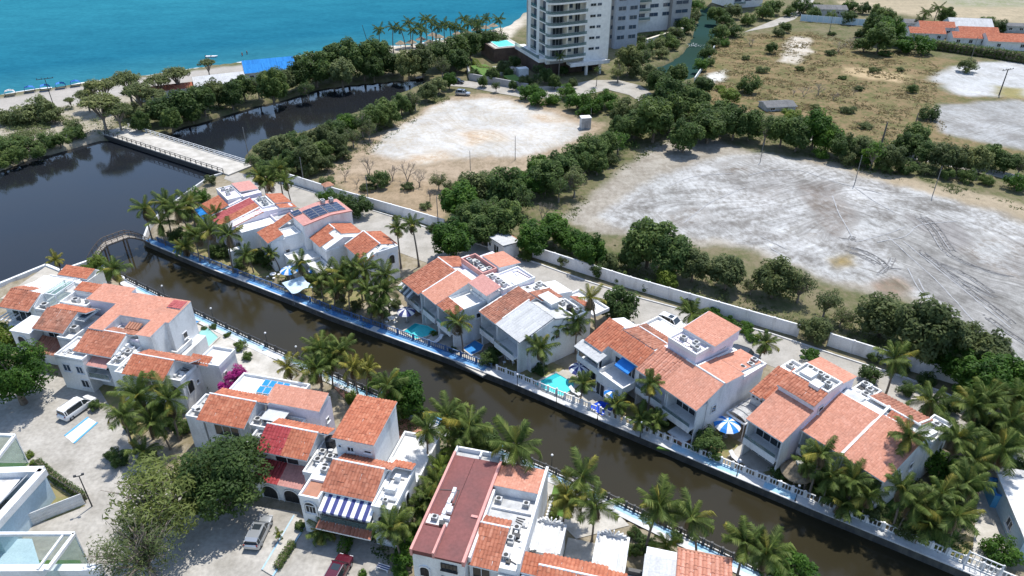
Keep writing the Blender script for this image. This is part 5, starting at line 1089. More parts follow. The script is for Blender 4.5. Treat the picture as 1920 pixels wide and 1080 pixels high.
for k in range(NF + 4):
    z = Z0 + k * ST
    # front-face balcony running round the corner
    mb = MB(); arc = [(-1.3, 1.0), (-1.0, -.9), (.3, -1.7), (2.5, -1.9), (12.4, -1.0), (12.4, 2.35), (.8, 2.35)]
    mb.prism(arc, z - .55, z)
    bal = link('balcony', mb.mesh('balcony', [MATS['tower_white']]), T)
    rl = MB()
    for p, q in zip(arc[:4], arc[1:5]): rl.obox((*p, z + .95), (*q, z + .95), .06, .06); 
    link('railing', rl.mesh('railing', [MATS['grey_metal']]), bal)
    gl = MB()
    for p, q in zip(arc[:4], arc[1:5]): gl.obox((*p, z + .48), (*q, z + .48), .03, .88)
    link('glass_panel', gl.mesh('glass_panel', [MATS['rail_glass']]), bal)
    slab_window(T, tl, 1.4, 4.9, 1.68, z + .05, z + 2.5, 'window_glass', 3); slab_window(T, tl, 9.6, 11.2, 2.38, z + .05, z + 2.4, 'window_glass', 2); slab_window(T, tl, 6.2, 8.6, 2.38, z + .9, z + 2.2, 'window_blue', 2)
    tbox('pier', 5.2, 5.7, -1.0, 1.7, z, z + ST - .55, 'tower_cream')
    slab_window(T, tl, 14.1, 16.0, .58, z + 1.3, z + 2.0, 'window_glass', 2); slab_window(T, tl, 16.6, 18.0, .58, z + 1.3, z + 2.0, 'window_blue', 2)
    # left flank: two bays of recessed galleries between white piers
    for b0, b1 in ((3.4, 8.4), (10.6, 15.6)):
        g = link('gallery', MB().box(-.25, .9, b0, b1, z - .35, z).mesh('gallery', [MATS['tower_white']]), T)
        link('pane', MB().box(.84, .895, b0 + .2, b1 - .2, z + .05, z + 2.6).mesh('pane', [MATS['window_blue']]), g)
        link('railing', MB().box(-.22, -.16, b0, b1, z, z + .95).mesh('railing', [MATS['rail_glass']]), g)
    # small balconies on the far right corner
    link('balcony', MB().box(21.5, 22.4, 4, 9, z - .9, z).mesh('balcony', [MATS['tower_white']]), T)
for b0 in (1.9, 8.4, 15.6): tbox('pier', -.3, .9, b0, b0 + (1.5 if b0 < 3 else 2.2), 3.9, ZT, 'tower_white')
# podium with pool deck to the left
tbox('podium_deck', -2.6, 1.0, 3.0, 24, 4.4, 5.6, 'tower_white'); tbox('podium_wall', -2.2, 1.4, 3.4, 23.6, 0, 4.4, 'brown_stone'); tbox('podium_rail', -2.6, -2.5, 3.0, 24, 5.6, 6.5, 'rail_glass')
tbox('retaining_wall', -10.2, 1.2, 24.4, 25.1, 0, 4.7, 'brown_stone'); tbox('retaining_wall', -10.2, -9.5, 25.1, 38, 0, 4.7, 'brown_stone'); tbox('pool_deck', -9.5, .8, 25.15, 38, 4.0, 4.6, 'patio')
mb = MB().obox((-25, 7, 1.1), (-12, -10.7, 1.1), .5, 2.2); link('garden_wall', mb.mesh('garden_wall', [MATS['tower_grey']]), T); mb = MB().obox((-25, 7, 1.1), (-22, 19, 1.1), .5, 2.2); link('garden_wall', mb.mesh('garden_wall', [MATS['tower_grey']]), T)
tbox('planter', -21.5, -16, 4, 17, .05, 1.9, 'lawn'); tbox('planter', -15, -11, -4, 3, .05, 1.5, 'lawn'); tbox('garden_step', -14, -6, 8, 16, .05, 1.2, 'patio'); tbox('kiosk', -9, -5.5, 4.5, 7, 0, 2.6, 'white_paint')
o = thing('swimming_pool', 'turquoise raised pool on the podium beside the white high-rise', 'pool', wpt('K', ku - 4.6, kv + 30.5, 4.6), fang('K'))
link('basin', MB().box(-3.4, 3.4, -4.4, 4.4, .0, .25, 0).mesh('basin', [MATS['white_paint']]), o); link('water', MB().box(-3.1, 3.1, -4.1, 4.1, .25, .27).mesh('water', [MATS['pool_shell']]), o)
def block(name, label, px, py, w, d, hgt, mat, cols, z0=2.5, st=3.4, glass='window_blue', fr='K', side=True, bal=True):
    p = at(px, py); u, v = uvof(fr, p)
    o = thing(name, label, 'tower', wpt(fr, u, v), fang(fr))
    link('wall', MB().box(0, w, 0, d, 0, hgt).mesh('wall', [MATS[mat]]), o)
    n = int((hgt - z0) / st)
    for k in range(n):
        z = z0 + k * st
        for i in range(cols):
            a = w * (i + .5) / cols; slab_window(o, tl, a - w / cols * .32, a + w / cols * .32, -.02, z + .9, z + 2.2, glass, 2)
        if bal:
            link('balcony', MB().box(-.2, w * .38, -1.3, 0.0, z - .5, z).mesh('balcony', [MATS['tower_cream']]), o)
            link('railing', MB().box(-.2, w * .38, -1.28, -1.2, z, z + .9).mesh('railing', [MATS['rail_glass']]), o)
        if side:
            link('balcony', MB().box(w, w + 1.0, d * .2, d * .45, z - .9, z).mesh('balcony', [MATS['tower_white']]), o)
    return o
block('apartment_tower', 'blue-grey glazed block just right of the white high-rise', 1151, 92, 9.5, 14, 60, 'tower_blue', 2, 2.5, bal=False)
block('apartment_tower', 'grey concrete shaft between the high-rise and the glazed block', 1139, 90, 3.4, 16, 60, 'tower_grey', 1, bal=False, side=False)
block('apartment_tower', 'cream apartment block with balconies right of the glazed block', 1186, 62, 18, 15, 60, 'tower_white', 3, 5)
block('apartment_tower', 'pale grey slab building behind the cream block by the inner canal', 1256, 58, 9, 20, 60, 'tower_grey', 1, bal=False)
block('apartment_tower', 'white tower far right of the inner canal at the top edge', 1372, 16, 17, 16, 45, 'tower_white', 3, 2)
link_o = thing('garden_hedge_wall', 'stone retaining wall stepping down to the inner canal beside the cream block', 'wall', at(1245, 80), R(48))
link('wall', MB().box(-13, 13, -.4, .4, 0, 3.2).box(-13, 13, -.5, .5, 3.2, 3.5).mesh('wall', [MATS['tower_cream']]), link_o)
# fountain jets in the inner canal
o = thing('fountain', 'white fountain spray in the middle of the inner canal', 'fountain', at(1300, 88, -1.0))
mb = MB(); rr = random.Random(5)
for i in range(260):
    a = rr.uniform(0, 6.28); r = abs(rr.gauss(0, 2.4)); q = (r * math.cos(a) * 1.6, r * math.sin(a) * .6, max(0, rr.uniform(0, 1.5) * (1 - r / 6)))
    s = rr.uniform(.08, .3); mb.add([(q[0] + s * rr.uniform(-1, 1), q[1] + s * rr.uniform(-1, 1), q[2] + s * rr.uniform(-.5, 1)) for _ in range(3)], [(0, 1, 2)])
link('spray', mb.mesh('spray', [foam]), o); link('nozzle', MB().cyl((0, 0, -.4), (0, 0, .5), .25, .1, 8).mesh('nozzle', [MATS['grey_metal']]), o)

# ------------------------------------------------------------------ long white boundary wall, cast in bays
def wall_run(name, label, pts, hgt, mat, t=.25, bay=4.0, z0=0.0):
    P = [Vector(at(x, y)[:2]) for x, y in pts]
    o = thing(name, label, 'wall', (*P[0], 0))
    for a, b_ in zip(P[:-1], P[1:]):
        n = max(1, int(round((b_ - a).length / bay)))
        for k in range(n):
            p = a.lerp(b_, k / n) - P[0]; q = a.lerp(b_, (k + 1) / n) - P[0]; d = (q - p).normalized() * .12
            link('wall_panel', MB().obox((*(p + d), z0 + hgt / 2), (*(q - d), z0 + hgt / 2), t, hgt).mesh('wall_panel', [MATS[mat]]), o)
            link('pier', MB().box(p.x - .16, p.x + .16, p.y - .16, p.y + .16, z0, z0 + hgt + .06).mesh('pier', [MATS[mat]]), o)
    return o
wall_run('boundary_wall', 'white boundary wall from the bridge to the guardhouse behind the left houses', [(540, 342), (615, 366), (700, 391), (770, 411), (835, 431)], 2.3, 'white_plaster', z0=-.05)
wall_run('boundary_wall', 'long white boundary wall between the street and the grey lot, behind the middle and right houses', [(1000, 482), (1080, 508), (1180, 540), (1290, 572), (1400, 604), (1497, 632)], 2.3, 'white_plaster')
wall_run('boundary_wall', 'white boundary wall stretch right of the round clipped tree', [(1552, 648), (1640, 676), (1745, 706), (1860, 742)], 2.3, 'white_plaster')
wall_run('canal_parapet', 'thin white wall on the scrub-side bank of the inner canal', [(1302, 152), (1318, 128), (1332, 106), (1342, 84)], 1.2, 'white_plaster')
g = House('guardhouse', 'small white guardhouse with pale sheet roof among trees beside the street', 'guardhouse', 'F', -92, 80, 'hut')
gp = at(930, 478); gu, gv = uvof('F', gp); g.o.location = wpt('F', gu, gv); g.u, g.v = 0, 0
g.box('wall', -2.6, 2.6, 0, 3.4, 0, 2.7); g.roof(-2.6, 2.6, 3.4, 2.75, 0, 3.1, 'sheet', ol=.3, oh=.4, edge='grey_metal'); g.box('tile_strip', -2.6, 2.6, 3.5, 4.0, 2.5, 2.8, 'terracotta_floor'); g.door(.2, .05, -.02, 1.5, 2.1, 2); g.window('S', -1.8, 1.6, -.02, .7, .7, 0)
o = thing('sentry_box', 'small sentry box with orange cap on the boundary wall behind the left houses', 'hut', at(617, 366), fang('F'))
link('wall', MB().box(-.8, .8, -.8, .8, 0, 2.5).mesh('wall', [MATS['white_plaster']]), o); link('roof', MB().add([(-1.1, -1.1, 2.5), (1.1, -1.1, 2.5), (1.1, 1.1, 2.5), (-1.1, 1.1, 2.5), (0, 0, 3.2)], [(0, 1, 4), (1, 2, 4), (2, 3, 4), (3, 0, 4), (3, 2, 1, 0)]).mesh('roof', [MATS['terracotta_floor']]), o)
for x in (-.35, .35): link('window', MB().box(x - .22, x + .22, -.83, -.8, 1.2, 2.1).mesh('window', [MATS['window_glass']]), o)

# ------------------------------------------------------------------ balustrades and lamps along the canal
def balustrade(label, P, a, b, h=.9, mat='white_paint', z=.14, sp=.34, name='balustrade'):
    def interp(L, t):
        t *= len(L) - 1; i = min(int(t), len(L) - 2); return L[i].lerp(L[i + 1], t - i)
    pts = [interp(P, a + (b - a) * i / 12) for i in range(13)]
    o = thing(name, label, 'railing', (*pts[0], z))
    base = pts[0]; rails = MB(); brail = MB(); bal = MB()
    acc = 0
    for p, q in zip(pts[:-1], pts[1:]):
        p = p - base; q = q - base
        rails.obox((*p, h), (*q, h), .14, .1); brail.obox((*p, .06), (*q, .06), .14, .1)
        n = max(1, int((q - p).length / sp))
        for k in range(n):
            c_ = p.lerp(q, (k + .5) / n); bal.box(c_.x - .045, c_.x + .045, c_.y - .045, c_.y + .045, .1, h - .04)
        post = MB().box(p.x - .13, p.x + .13, p.y - .13, p.y + .13, 0, h + .15); link('post', post.mesh('post', [MATS[mat]]), o)
    link('rail', rails.mesh('rail', [MATS[mat]]), o); link('bottom_rail', brail.mesh('bottom_rail', [MATS[mat]]), o); tag(link('baluster_row', bal.mesh('baluster_row', [MATS[mat]]), o), kind='stuff')
FQi = [p.lerp(q, .93) for p, q in zip(FP, FQ)]
balustrade('white balustrade behind the far canal walk, stretch by the pools of the middle group', FQi, .44, .56)
balustrade('white balustrade behind the far canal walk beside the large turquoise pool', FQi, .565, .66)
balustrade('white balustrade behind the far canal walk, stretch in front of the narrow balcony house', FQi, .665, .78)
balustrade('white balustrade behind the far canal walk under the right-hand palms', FQi, .785, .955)
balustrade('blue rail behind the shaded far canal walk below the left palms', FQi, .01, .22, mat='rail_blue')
balustrade('pale blue rail behind the far canal walk below the middle palms', FQi, .225, .435, mat='rail_blue')
NPi = [p.lerp(q, .05) for p, q in zip(NP_, NQ)]
balustrade('dark rail on the near canal walk beside the salmon roofs', NPi, .0, .19, mat='dark_metal', sp=.6)
balustrade('dark rail on the near canal walk beside the green pool court', NPi, .195, .36, mat='dark_metal', sp=.6)
balustrade('blue rail on the near canal walk behind the tall orange-roofed block', NPi, .365, .50, mat='sky_paint')
balustrade('dark rail on the near canal walk beside the courtyard house lawn', NPi, .53, .70, mat='dark_metal', sp=.6)
balustrade('dark rail on the near canal walk at the bottom palms', NPi, .71, .9, mat='dark_metal', sp=.6)
balustrade('white garden balustrade along the lawn of the grey-terrace house', [wpt('N', -10.4, 52.9).to_2d(), wpt('N', -10.2, 58.6).to_2d()], 0, 1, sp=.3)
def lamp(label, p, h=2.6, group=None):
    o = thing('street_lamp', label, 'lamp', (p[0], p[1], .14), 0, group)
    link('pole', cached('lampp', lambda: MB().cyl((0, 0, 0), (0, 0, 2.5), .05, .035, 8).cyl((0, 0, 0), (0, 0, .35), .10, .07, 8).mesh('pole', [MATS['dark_metal']])), o)
    link('globe', cached('lampg', lambda: sphere_mesh('globe', .16, 2.62, 'white_paint')), o)
def sphere_mesh(name, r, z, mat, n=10):
    mb = MB(); vs = []; fs = []
    for i in range(n + 1):
        a = math.pi * i / n
        for j in range(n): vs.append((r * math.sin(a) * math.cos(2 * math.pi * j / n), r * math.sin(a) * math.sin(2 * math.pi * j / n), z - r * math.cos(a)))
    for i in range(n):
        for j in range(n): fs.append((i * n + j, i * n + (j + 1) % n, (i + 1) * n + (j + 1) % n, (i + 1) * n + j))
    mb.add(vs, fs); return mb.mesh(name, [MATS[mat]], smooth=True)
ln = [(970, 735), (1043, 762), (1120, 793), (1200, 826), (1381, 898), (1490, 946)]
for i, (x, y) in enumerate(ln): lamp(f'globe lamp at the edge of the far canal walk, {ordinal(i)} from the pool', at(x, y - 4), group='lamps on the far canal walk')
for i, (x, y) in enumerate([(311, 562), (402, 605), (503, 652), (1034, 884), (560, 678)]): lamp(f'globe lamp on the near canal walk, {ordinal([0, 1, 2, 4, 3][i])} from the footbridge', at(x, y), group='lamps on the near canal walk')

# ------------------------------------------------------------------ bridges
A0, A1, B0, B1 = (Vector(at(x, y, .4)) for x, y in ((196, 252), (418, 324), (244, 238), (452, 303)))
o = thing('road_bridge', 'long white concrete bridge with dark truss edge across the lagoon', 'bridge', (*A0.to_2d(), 0))
P0 = Vector((A0.x, A0.y, 0)); dv = (A1 - A0).normalized(); nv = Vector((-dv.y, dv.x, 0)); Lb = (A1 - A0).length; wb_ = abs((B0 - A0).dot(nv)) * .5 + abs((B1 - A1).dot(nv)) * .5
def bl(s, t, z): return dv * s + nv * t + Vector((0, 0, z))
deck = MB().add([bl(-2, 0, .4), bl(Lb + 2, 0, .4), bl(Lb + 2, wb_, .4), bl(-2, wb_, .4), bl(-2, 0, 0), bl(Lb + 2, 0, 0), bl(Lb + 2, wb_, 0), bl(-2, wb_, 0)], [(0, 1, 2, 3), (7, 6, 5, 4), (4, 5, 1, 0), (6, 7, 3, 2), (5, 6, 2, 1), (7, 4, 0, 3)])
link('deck', deck.mesh('deck', [MATS['patio']]), o)
mb = MB().obox(bl(0, -.15, -.3), bl(Lb, -.15, -.3), .25, 1.1); link('girder', mb.mesh('girder', [MATS['dark_metal']]), o); link('girder', MB().obox(bl(0, wb_ + .15, -.3), bl(Lb, wb_ + .15, -.3), .25, 1.1).mesh('girder', [MATS['dark_metal']]), o)
for t, mt in ((.15, 'dark_metal'), (wb_ - .15, 'white_paint')):
    n = 24
    for zr in (1.35, .9): link('rail', MB().obox(bl(0, t, zr), bl(Lb, t, zr), .1, .1).mesh('rail', [MATS[mt]]), o)
    for k in range(n + 1):
        s = Lb * k / n
        link('rail_post', MB().obox(bl(s, t, .4), bl(s, t, 1.35), .12, .12).obox(bl(s - .35, t, .5), bl(s, t, 1.2), .06, .06).mesh('rail_post', [MATS[mt]]), o)
for s in (Lb * .02, Lb * .25, Lb * .5, Lb * .75, Lb * .98):
    for t in (.6, wb_ - .6): link('pile', MB().cyl(bl(s, t, -3), bl(s, t, 0), .3, .3, 8).mesh('pile', [MATS['concrete']]), o)
# arched wooden footbridge
fa, fb = Vector(at(170, 492, .5)), Vector(at(276, 452, .5))
o = thing('footbridge', 'arched wooden footbridge over the mouth of the canal', 'bridge', (fa.x, fa.y, 0))
d = Vector((fb.x - fa.x, fb.y - fa.y, 0)); Lf = d.length; d.normalize(); nn = Vector((-d.y, d.x, 0))
def hz(s): return .4 + 2.6 * min(1, 4.0 * (s / Lf) * (1 - s / Lf) * 1.15)
npl = 34
for k in range(npl):
    s = Lf * (k + .5) / npl; s1 = s + Lf / npl * .38; s0 = s - Lf / npl * .38
    link('plank', MB().add([d * s0 - nn * .75 + Vector((0, 0, hz(s0))), d * s1 - nn * .75 + Vector((0, 0, hz(s1))), d * s1 + nn * .75 + Vector((0, 0, hz(s1))), d * s0 + nn * .75 + Vector((0, 0, hz(s0)))] + [v - Vector((0, 0, .08)) for v in (d * s0 - nn * .75 + Vector((0, 0, hz(s0))), d * s1 - nn * .75 + Vector((0, 0, hz(s1))), d * s1 + nn * .75 + Vector((0, 0, hz(s1))), d * s0 + nn * .75 + Vector((0, 0, hz(s0))))], [(0, 1, 2, 3), (7, 6, 5, 4), (4, 5, 1, 0), (5, 6, 2, 1), (6, 7, 3, 2), (7, 4, 0, 3)]).mesh('plank', [MATS['wood_pale']]), o)
for t in (-.78, .78):
    for dz, nm, w in ((-.2, 'stringer', .16), (.95, 'handrail', .09), (.5, 'handrail', .06)):
        link(nm, MB().tube([d * (Lf * k / 14) + nn * t + Vector((0, 0, hz(Lf * k / 14) + dz)) for k in range(15)], [w / 1.6] * 15, 6).mesh(nm, [MATS['wood']]), o)
    for k in range(11):
        s = Lf * k / 10; link('rail_post', MB().obox(d * s + nn * t + Vector((0, 0, hz(s) - .2)), d * s + nn * t + Vector((0, 0, hz(s) + 1.0)), .08, .08).mesh('rail_post', [MATS['wood']]), o)
    for s in (Lf * .3, Lf * .64): link('pile', MB().obox(d * s + nn * t * 1.2 + Vector((0, 0, -3)), d * s + nn * t + Vector((0, 0, hz(s) - .2)), .22, .22).mesh('pile', [MATS['wood']]), o)
o = thing('jetty', 'short wooden jetty reaching into the far end of the lagoon', 'jetty', at(785, 146, -.5), R(-58))
link('deck', MB().box(-.8, .8, -1, 8, 0, .2).mesh('deck', [MATS['wood_pale']]), o)
for y in (0, 3.5, 7): link('pile', MB().cyl((-.6, y, -2.5), (-.6, y, 0), .12, .12, 6).cyl((.6, y, -2.5), (.6, y, 0), .12, .12, 6).mesh('pile', [MATS['wood']]), o)

# ------------------------------------------------------------------ cars
def car(label, p, rz, paint, L_=4.6, W=1.85, H_=1.65, kind='suv'):
    o = thing('parked_car', label, 'car', p, rz)
    x0, x1 = -L_ / 2, L_ / 2; g_ = .25; belt = H_ * .58
    # stations along the length: x, sill z, belt z, roof z (None = no cabin), half width belt, half width roof
    if kind == 'suv': st = [(x0, .45, .75, .80), (x0 + .12, .30, .95, 1.0), (x0 + .30, g_, belt, H_ * .90), (x0 + .75, g_, belt + .02, H_), (0.15, g_, belt, H_), (.55, g_, belt, H_ * .96), (1.15, g_, belt - .03, belt + .03), (x1 - .35, g_, .88, .90), (x1 - .1, .32, .72, .74), (x1, .42, .60, .62)]
    else: st = [(x0, .42, .75, .8), (x0 + .1, .3, .95, 1.0), (x0 + .25, g_, belt, H_ * .93), (x0 + .5, g_, belt, H_), (.4, g_, belt, H_), (.9, g_, belt - .05, H_ * .9), (1.55, g_, belt - .1, belt - .02), (x1 - .25, g_, .82, .84), (x1 - .08, .32, .7, .72), (x1, .4, .6, .62)]
    wf = [.82, .93, .97, 1, 1, 1, .99, .95, .86, .76]
    low, cab, gls = MB(), MB(), MB()
    vs = []; hw = W / 2
    for (x, zs, zb, zr), k in zip(st, wf): vs += [(x, -hw * k * .94, zs), (x, -hw * k, (zs + zb) / 2), (x, -hw * k * .95, zb), (x, hw * k * .95, zb), (x, hw * k, (zs + zb) / 2), (x, hw * k * .94, zs)]
    fs = []
    for i in range(len(st) - 1):
        for j in range(5): fs.append((i * 6 + j, i * 6 + 6 + j, i * 6 + 7 + j, i * 6 + 1 + j))
    n = len(st) - 1; fs += [(5, 4, 3, 2, 1, 0), tuple(n * 6 + j for j in range(6))]
    low.add(vs, fs)
    bo = link('body', low.mesh('body', [MATS[paint]], smooth=True), o); bv = bo.modifiers.new('edge', 'BEVEL'); bv.width = .07; bv.segments = 3; bv.limit_method = 'ANGLE'; bv.angle_limit = R(22)
    cs = [(x, zb, zr, k) for (x, zs, zb, zr), k in zip(st, wf)][2:7]
    vs = []
    for x, zb, zr, k in cs: vs += [(x, -hw * k * .93, zb - .02), (x, -hw * k * .76, zr), (x, hw * k * .76, zr), (x, hw * k * .93, zb - .02)]
    m = len(cs)
    side = [(i * 4, i * 4 + 4, i * 4 + 5, i * 4 + 1) for i in range(m - 1)] + [(i * 4 + 2, i * 4 + 6, i * 4 + 7, i * 4 + 3) for i in range(m - 1)]
    roof = [(i * 4 + 1, i * 4 + 5, i * 4 + 6, i * 4 + 2) for i in range(m - 2)]
    gl = side + [((m - 2) * 4 + 1, (m - 1) * 4 + 1, (m - 1) * 4 + 2, (m - 2) * 4 + 2), (0, 1, 2, 3)]
    link('windows', MB().add(vs, gl).mesh('windows', [MATS['window_glass']]), o)
    rf = link('roof_panel', MB().add(vs, roof).mesh('roof_panel', [MATS[paint]]), o)
    rv = [(x, y, z + .012) for x, y, z in vs]
    link('pillar', MB().obox(vs[1 * 4], vs[1 * 4 + 1], .09, .05).obox(vs[1 * 4 + 3], vs[1 * 4 + 2], .09, .05).obox(vs[2 * 4], vs[2 * 4 + 1], .09, .05).obox(vs[2 * 4 + 3], vs[2 * 4 + 2], .09, .05).obox(vs[(m - 1) * 4], vs[(m - 2) * 4 + 1], .08, .05).obox(vs[(m - 1) * 4 + 3], vs[(m - 2) * 4 + 2], .08, .05).obox(vs[0], vs[1], .09, .05).obox(vs[3], vs[2], .09, .05).mesh('pillar', [MATS[paint]]), o)
    if kind == 'suv': link('sunroof', MB().box(-.5, .25, -.45, .45, H_ - .02, H_ + .012).mesh('sunroof', [MATS['window_glass']]), o)
    for sx in (x0 + .85, x1 - .9):
        for sy in (-1, 1):
            wl = link('wheel', None, o, (sx, sy * (hw - .12), .34))
            link('tyre', cached('tyre', lambda: MB().cyl((0, -.11, 0), (0, .11, 0), .34, .34, 18).mesh('tyre', [MATS['tyre']])), wl); link('rim', cached('rim', lambda: MB().cyl((0, -.125, 0), (0, .125, 0), .2, .2, 12).mesh('rim', [MATS['grey_metal']])), wl)
    for sy in (-1, 1):
        link('headlight', cached('hl', lambda: MB().box(-.1, .06, -.2, .2, -.06, .06).mesh('headlight', [MATS['car_lamp']])), o, (x1 - .12, sy * hw * .62, .68)); link('tail_light', cached('tll', lambda: MB().box(-.03, .05, -.08, .08, -.14, .14).mesh('tail_light', [MATS['car_tail']])), o, (x0 + .08, sy * hw * .78, .88)); link('door_mirror', cached('mir', lambda: MB().box(-.06, .06, -.1, .1, -.06, .06).mesh('door_mirror', [MATS[paint]])) if paint == 'car_silver' else MB().box(-.06, .06, -.1, .1, -.06, .06).mesh('door_mirror', [MATS[paint]]), o, (.95, sy * (hw + .08), belt))
        link('roof_rail', MB().obox((x0 + .8, sy * hw * .7, H_ + .03), (.3, sy * hw * .7, H_ + .03), .04, .05).mesh('roof_rail', [MATS['grey_metal']]), o)
    return o
def heading(a, b):
    p, q = at(*a), at(*b); return math.atan2(q.y - p.y, q.x - p.x)
car('silver SUV with sunroof parked on the foreground paving', at(487, 1003, .1), heading((477, 1030), (502, 978)), 'car_silver', 4.6, 1.85, 1.48)
car('white minivan parked in front of the pink-awning house', at(147, 770, .1), heading((128, 784), (168, 756)), 'car_white', 4.9, 1.9, 1.75, 'van')
car('dark maroon car cut off by the bottom edge', at(634, 1080, .1), heading((622, 1100), (646, 1056)), 'car_maroon')
car('white car parked behind the blue-awning house', at(1258, 610, .1), heading((1242, 602), (1276, 616)), 'car_white')
car('silver car parked on the pale lot near the high-rise', at(868, 178, .1), heading((855, 177), (882, 179)), 'car_silver')
car('black car on the drive near the high-rise garden', at(857, 156, .1), heading((848, 154), (870, 156)), 'car_black')
car('dark car half hidden between the palms behind the pink-block house', at(1395, 672, .1), heading((1380, 668), (1410, 678)), 'car_black')

# ------------------------------------------------------------------ parasols, pools, garden things
def parasol(label, px, py, r=1.5, n=12, h=2.6, mats=('white_fabric', 'navy_fabric')):
    p = at(px, py, h); o = thing('parasol', label, 'parasol', (p.x, p.y, .12), 0.2, 'striped garden parasols')
    def mk():
        mb = MB(); rings = [(0, .0), (.45, -.10), (.8, -.34), (1.0, -.62)]
        for i in range(n):
            a0, a1 = 2 * math.pi * i / n, 2 * math.pi * (i + 1) / n
            for (r0, z0), (r1, z1) in zip(rings[:-1], rings[1:]):
                q = [(r1 * r * math.cos(a0), r1 * r * math.sin(a0), h + z1), (r1 * r * math.cos(a1), r1 * r * math.sin(a1), h + z1), (r0 * r * math.cos(a1), r0 * r * math.sin(a1), h + z0), (r0 * r * math.cos(a0), r0 * r * math.sin(a0), h + z0)]
                mb.add(q[:2] + ([q[2]] if r0 == 0 else q[2:]), [(0, 1, 2) if r0 == 0 else (0, 1, 2, 3)], i % 2)
        return mb.mesh('canopy', [MATS[m] for m in mats])
    link('canopy', cached(('par', r, n, h, mats), mk), o)
    link('pole', cached(('parp', h), lambda: MB().cyl((0, 0, 0), (0, 0, h + .1), .05, .04, 8).mesh('pole', [MATS['white_paint']])), o); link('base', cached('parb', lambda: MB().cyl((0, 0, 0), (0, 0, .12), .35, .3, 12).mesh('base', [MATS['concrete']])), o)
BW = ('white_fabric', 'blue_fabric')
parasol('navy and white striped parasol beside the small turquoise pool', 761, 580)
parasol('striped parasol at the corner of the large turquoise pool, in front of the blue-awning house', 1086, 687)
parasol('striped parasol below the white terrace, beside the deep blue pool', 1153, 733, mats=BW)
parasol('large blue and white parasol under the vaulted canopy', 1365, 791, 1.75, mats=BW)
parasol('striped parasol left of the pale tarpaulin in the left garden', 541, 503, 1.6, mats=BW)
parasol('striped parasol right of the white low roof in the left garden', 594, 500, 1.6, mats=BW)
def pool(label, pts, shell, z=.26, deep=None):
    P = [Vector(at(x, y, z)[:2]) for x, y in pts]; c_ = sum(P, Vector((0, 0))) / len(P)
    o = thing('swimming_pool', label, 'pool', (c_.x, c_.y, 0)); Q = [p - c_ for p in P]
    a = sum(Q[i].x * Q[(i + 1) % len(Q)].y - Q[(i + 1) % len(Q)].x * Q[i].y for i in range(len(Q)))
    if a < 0: Q = Q[::-1]
    big = [q * 1.14 for q in Q]; n = len(Q)
    vs = [(*b_, z) for b_ in big] + [(*q, z) for q in Q] + [(*b_, 0.0) for b_ in big] + [(*q, z - .35) for q in Q]
    link('coping', MB().add(vs, [(i, (i + 1) % n, n + (i + 1) % n, n + i) for i in range(n)] + [(2 * n + i, 2 * n + (i + 1) % n, (i + 1) % n, i) for i in range(n)]).mesh('coping', [MATS['patio']]), o)
    link('basin', MB().add([(*q, z + .0) for q in Q] + [(*q, z - .09) for q in Q], [tuple(n + i for i in range(n))] + [(i, n + i, n + (i + 1) % n, (i + 1) % n) for i in range(n)]).mesh('basin', [MATS[shell]]), o)
    link('water', MB().add([(*q, z - .03) for q in Q], [tuple(range(n))]).mesh('water', [POOLW]), o)
    if deep:
        D = [Vector(at(x, y, z - .09)[:2]) - c_ for x, y in deep]
        link('deep_end', MB().add([(*q, z - .085) for q in D], [tuple(range(len(D)))]).mesh('deep_end', [MATS['pool_shell_deep']]), o)
POOLW, nt, b, out = new_mat('pool_water')
t = nt.nodes.new('ShaderNodeBsdfTransparent'); t.inputs[0].default_value = (.86, .97, 1, 1); x = nt.nodes.new('ShaderNodeMixShader'); x.inputs[0].default_value = .93
b.inputs['Base Color'].default_value = (.05, .3, .32, 1); b.inputs['Roughness'].default_value = .03; bump(nt, b, noise(nt, 4, 3), .2, .05)
nt.links.new(b.outputs[0], x.inputs[1]); nt.links.new(t.outputs[0], x.inputs[2]); nt.links.new(x.outputs[0], out.inputs[0])
pool('large turquoise pool with a darker deep end beside the far canal walk', [(1003, 719), (1043, 699), (1076, 718), (1075, 727), (1052, 744), (1020, 731)], 'pool_shell', deep=[(1003, 719), (1043, 699), (1052, 704), (1010, 724)])
pool('small turquoise pool in front of the roof-terrace house', [(757, 621), (778, 606), (802, 611), (818, 620), (800, 630), (780, 635)], 'pool_shell', deep=[(757, 621), (778, 606), (785, 609), (764, 625)])
pool('blue tiled tub under the palm in front of the half-white-roof house', [(868, 653), (890, 638), (906, 647), (902, 656), (884, 665)], 'pool_shell_sky')
pool('deep blue pool below the striped parasol', [(1103, 762), (1125, 751), (1143, 756), (1152, 764), (1140, 776), (1128, 779), (1116, 771)], 'pool_shell_blue')
pool('small blue pool behind the big salmon house', [(349, 608), (360, 600), (374, 602), (356, 614)], 'pool_shell_sky')
pool('pale green paved pool court beside the near canal walk', [(357, 639), (386, 611), (409, 632), (376, 664)], 'teal_tile')
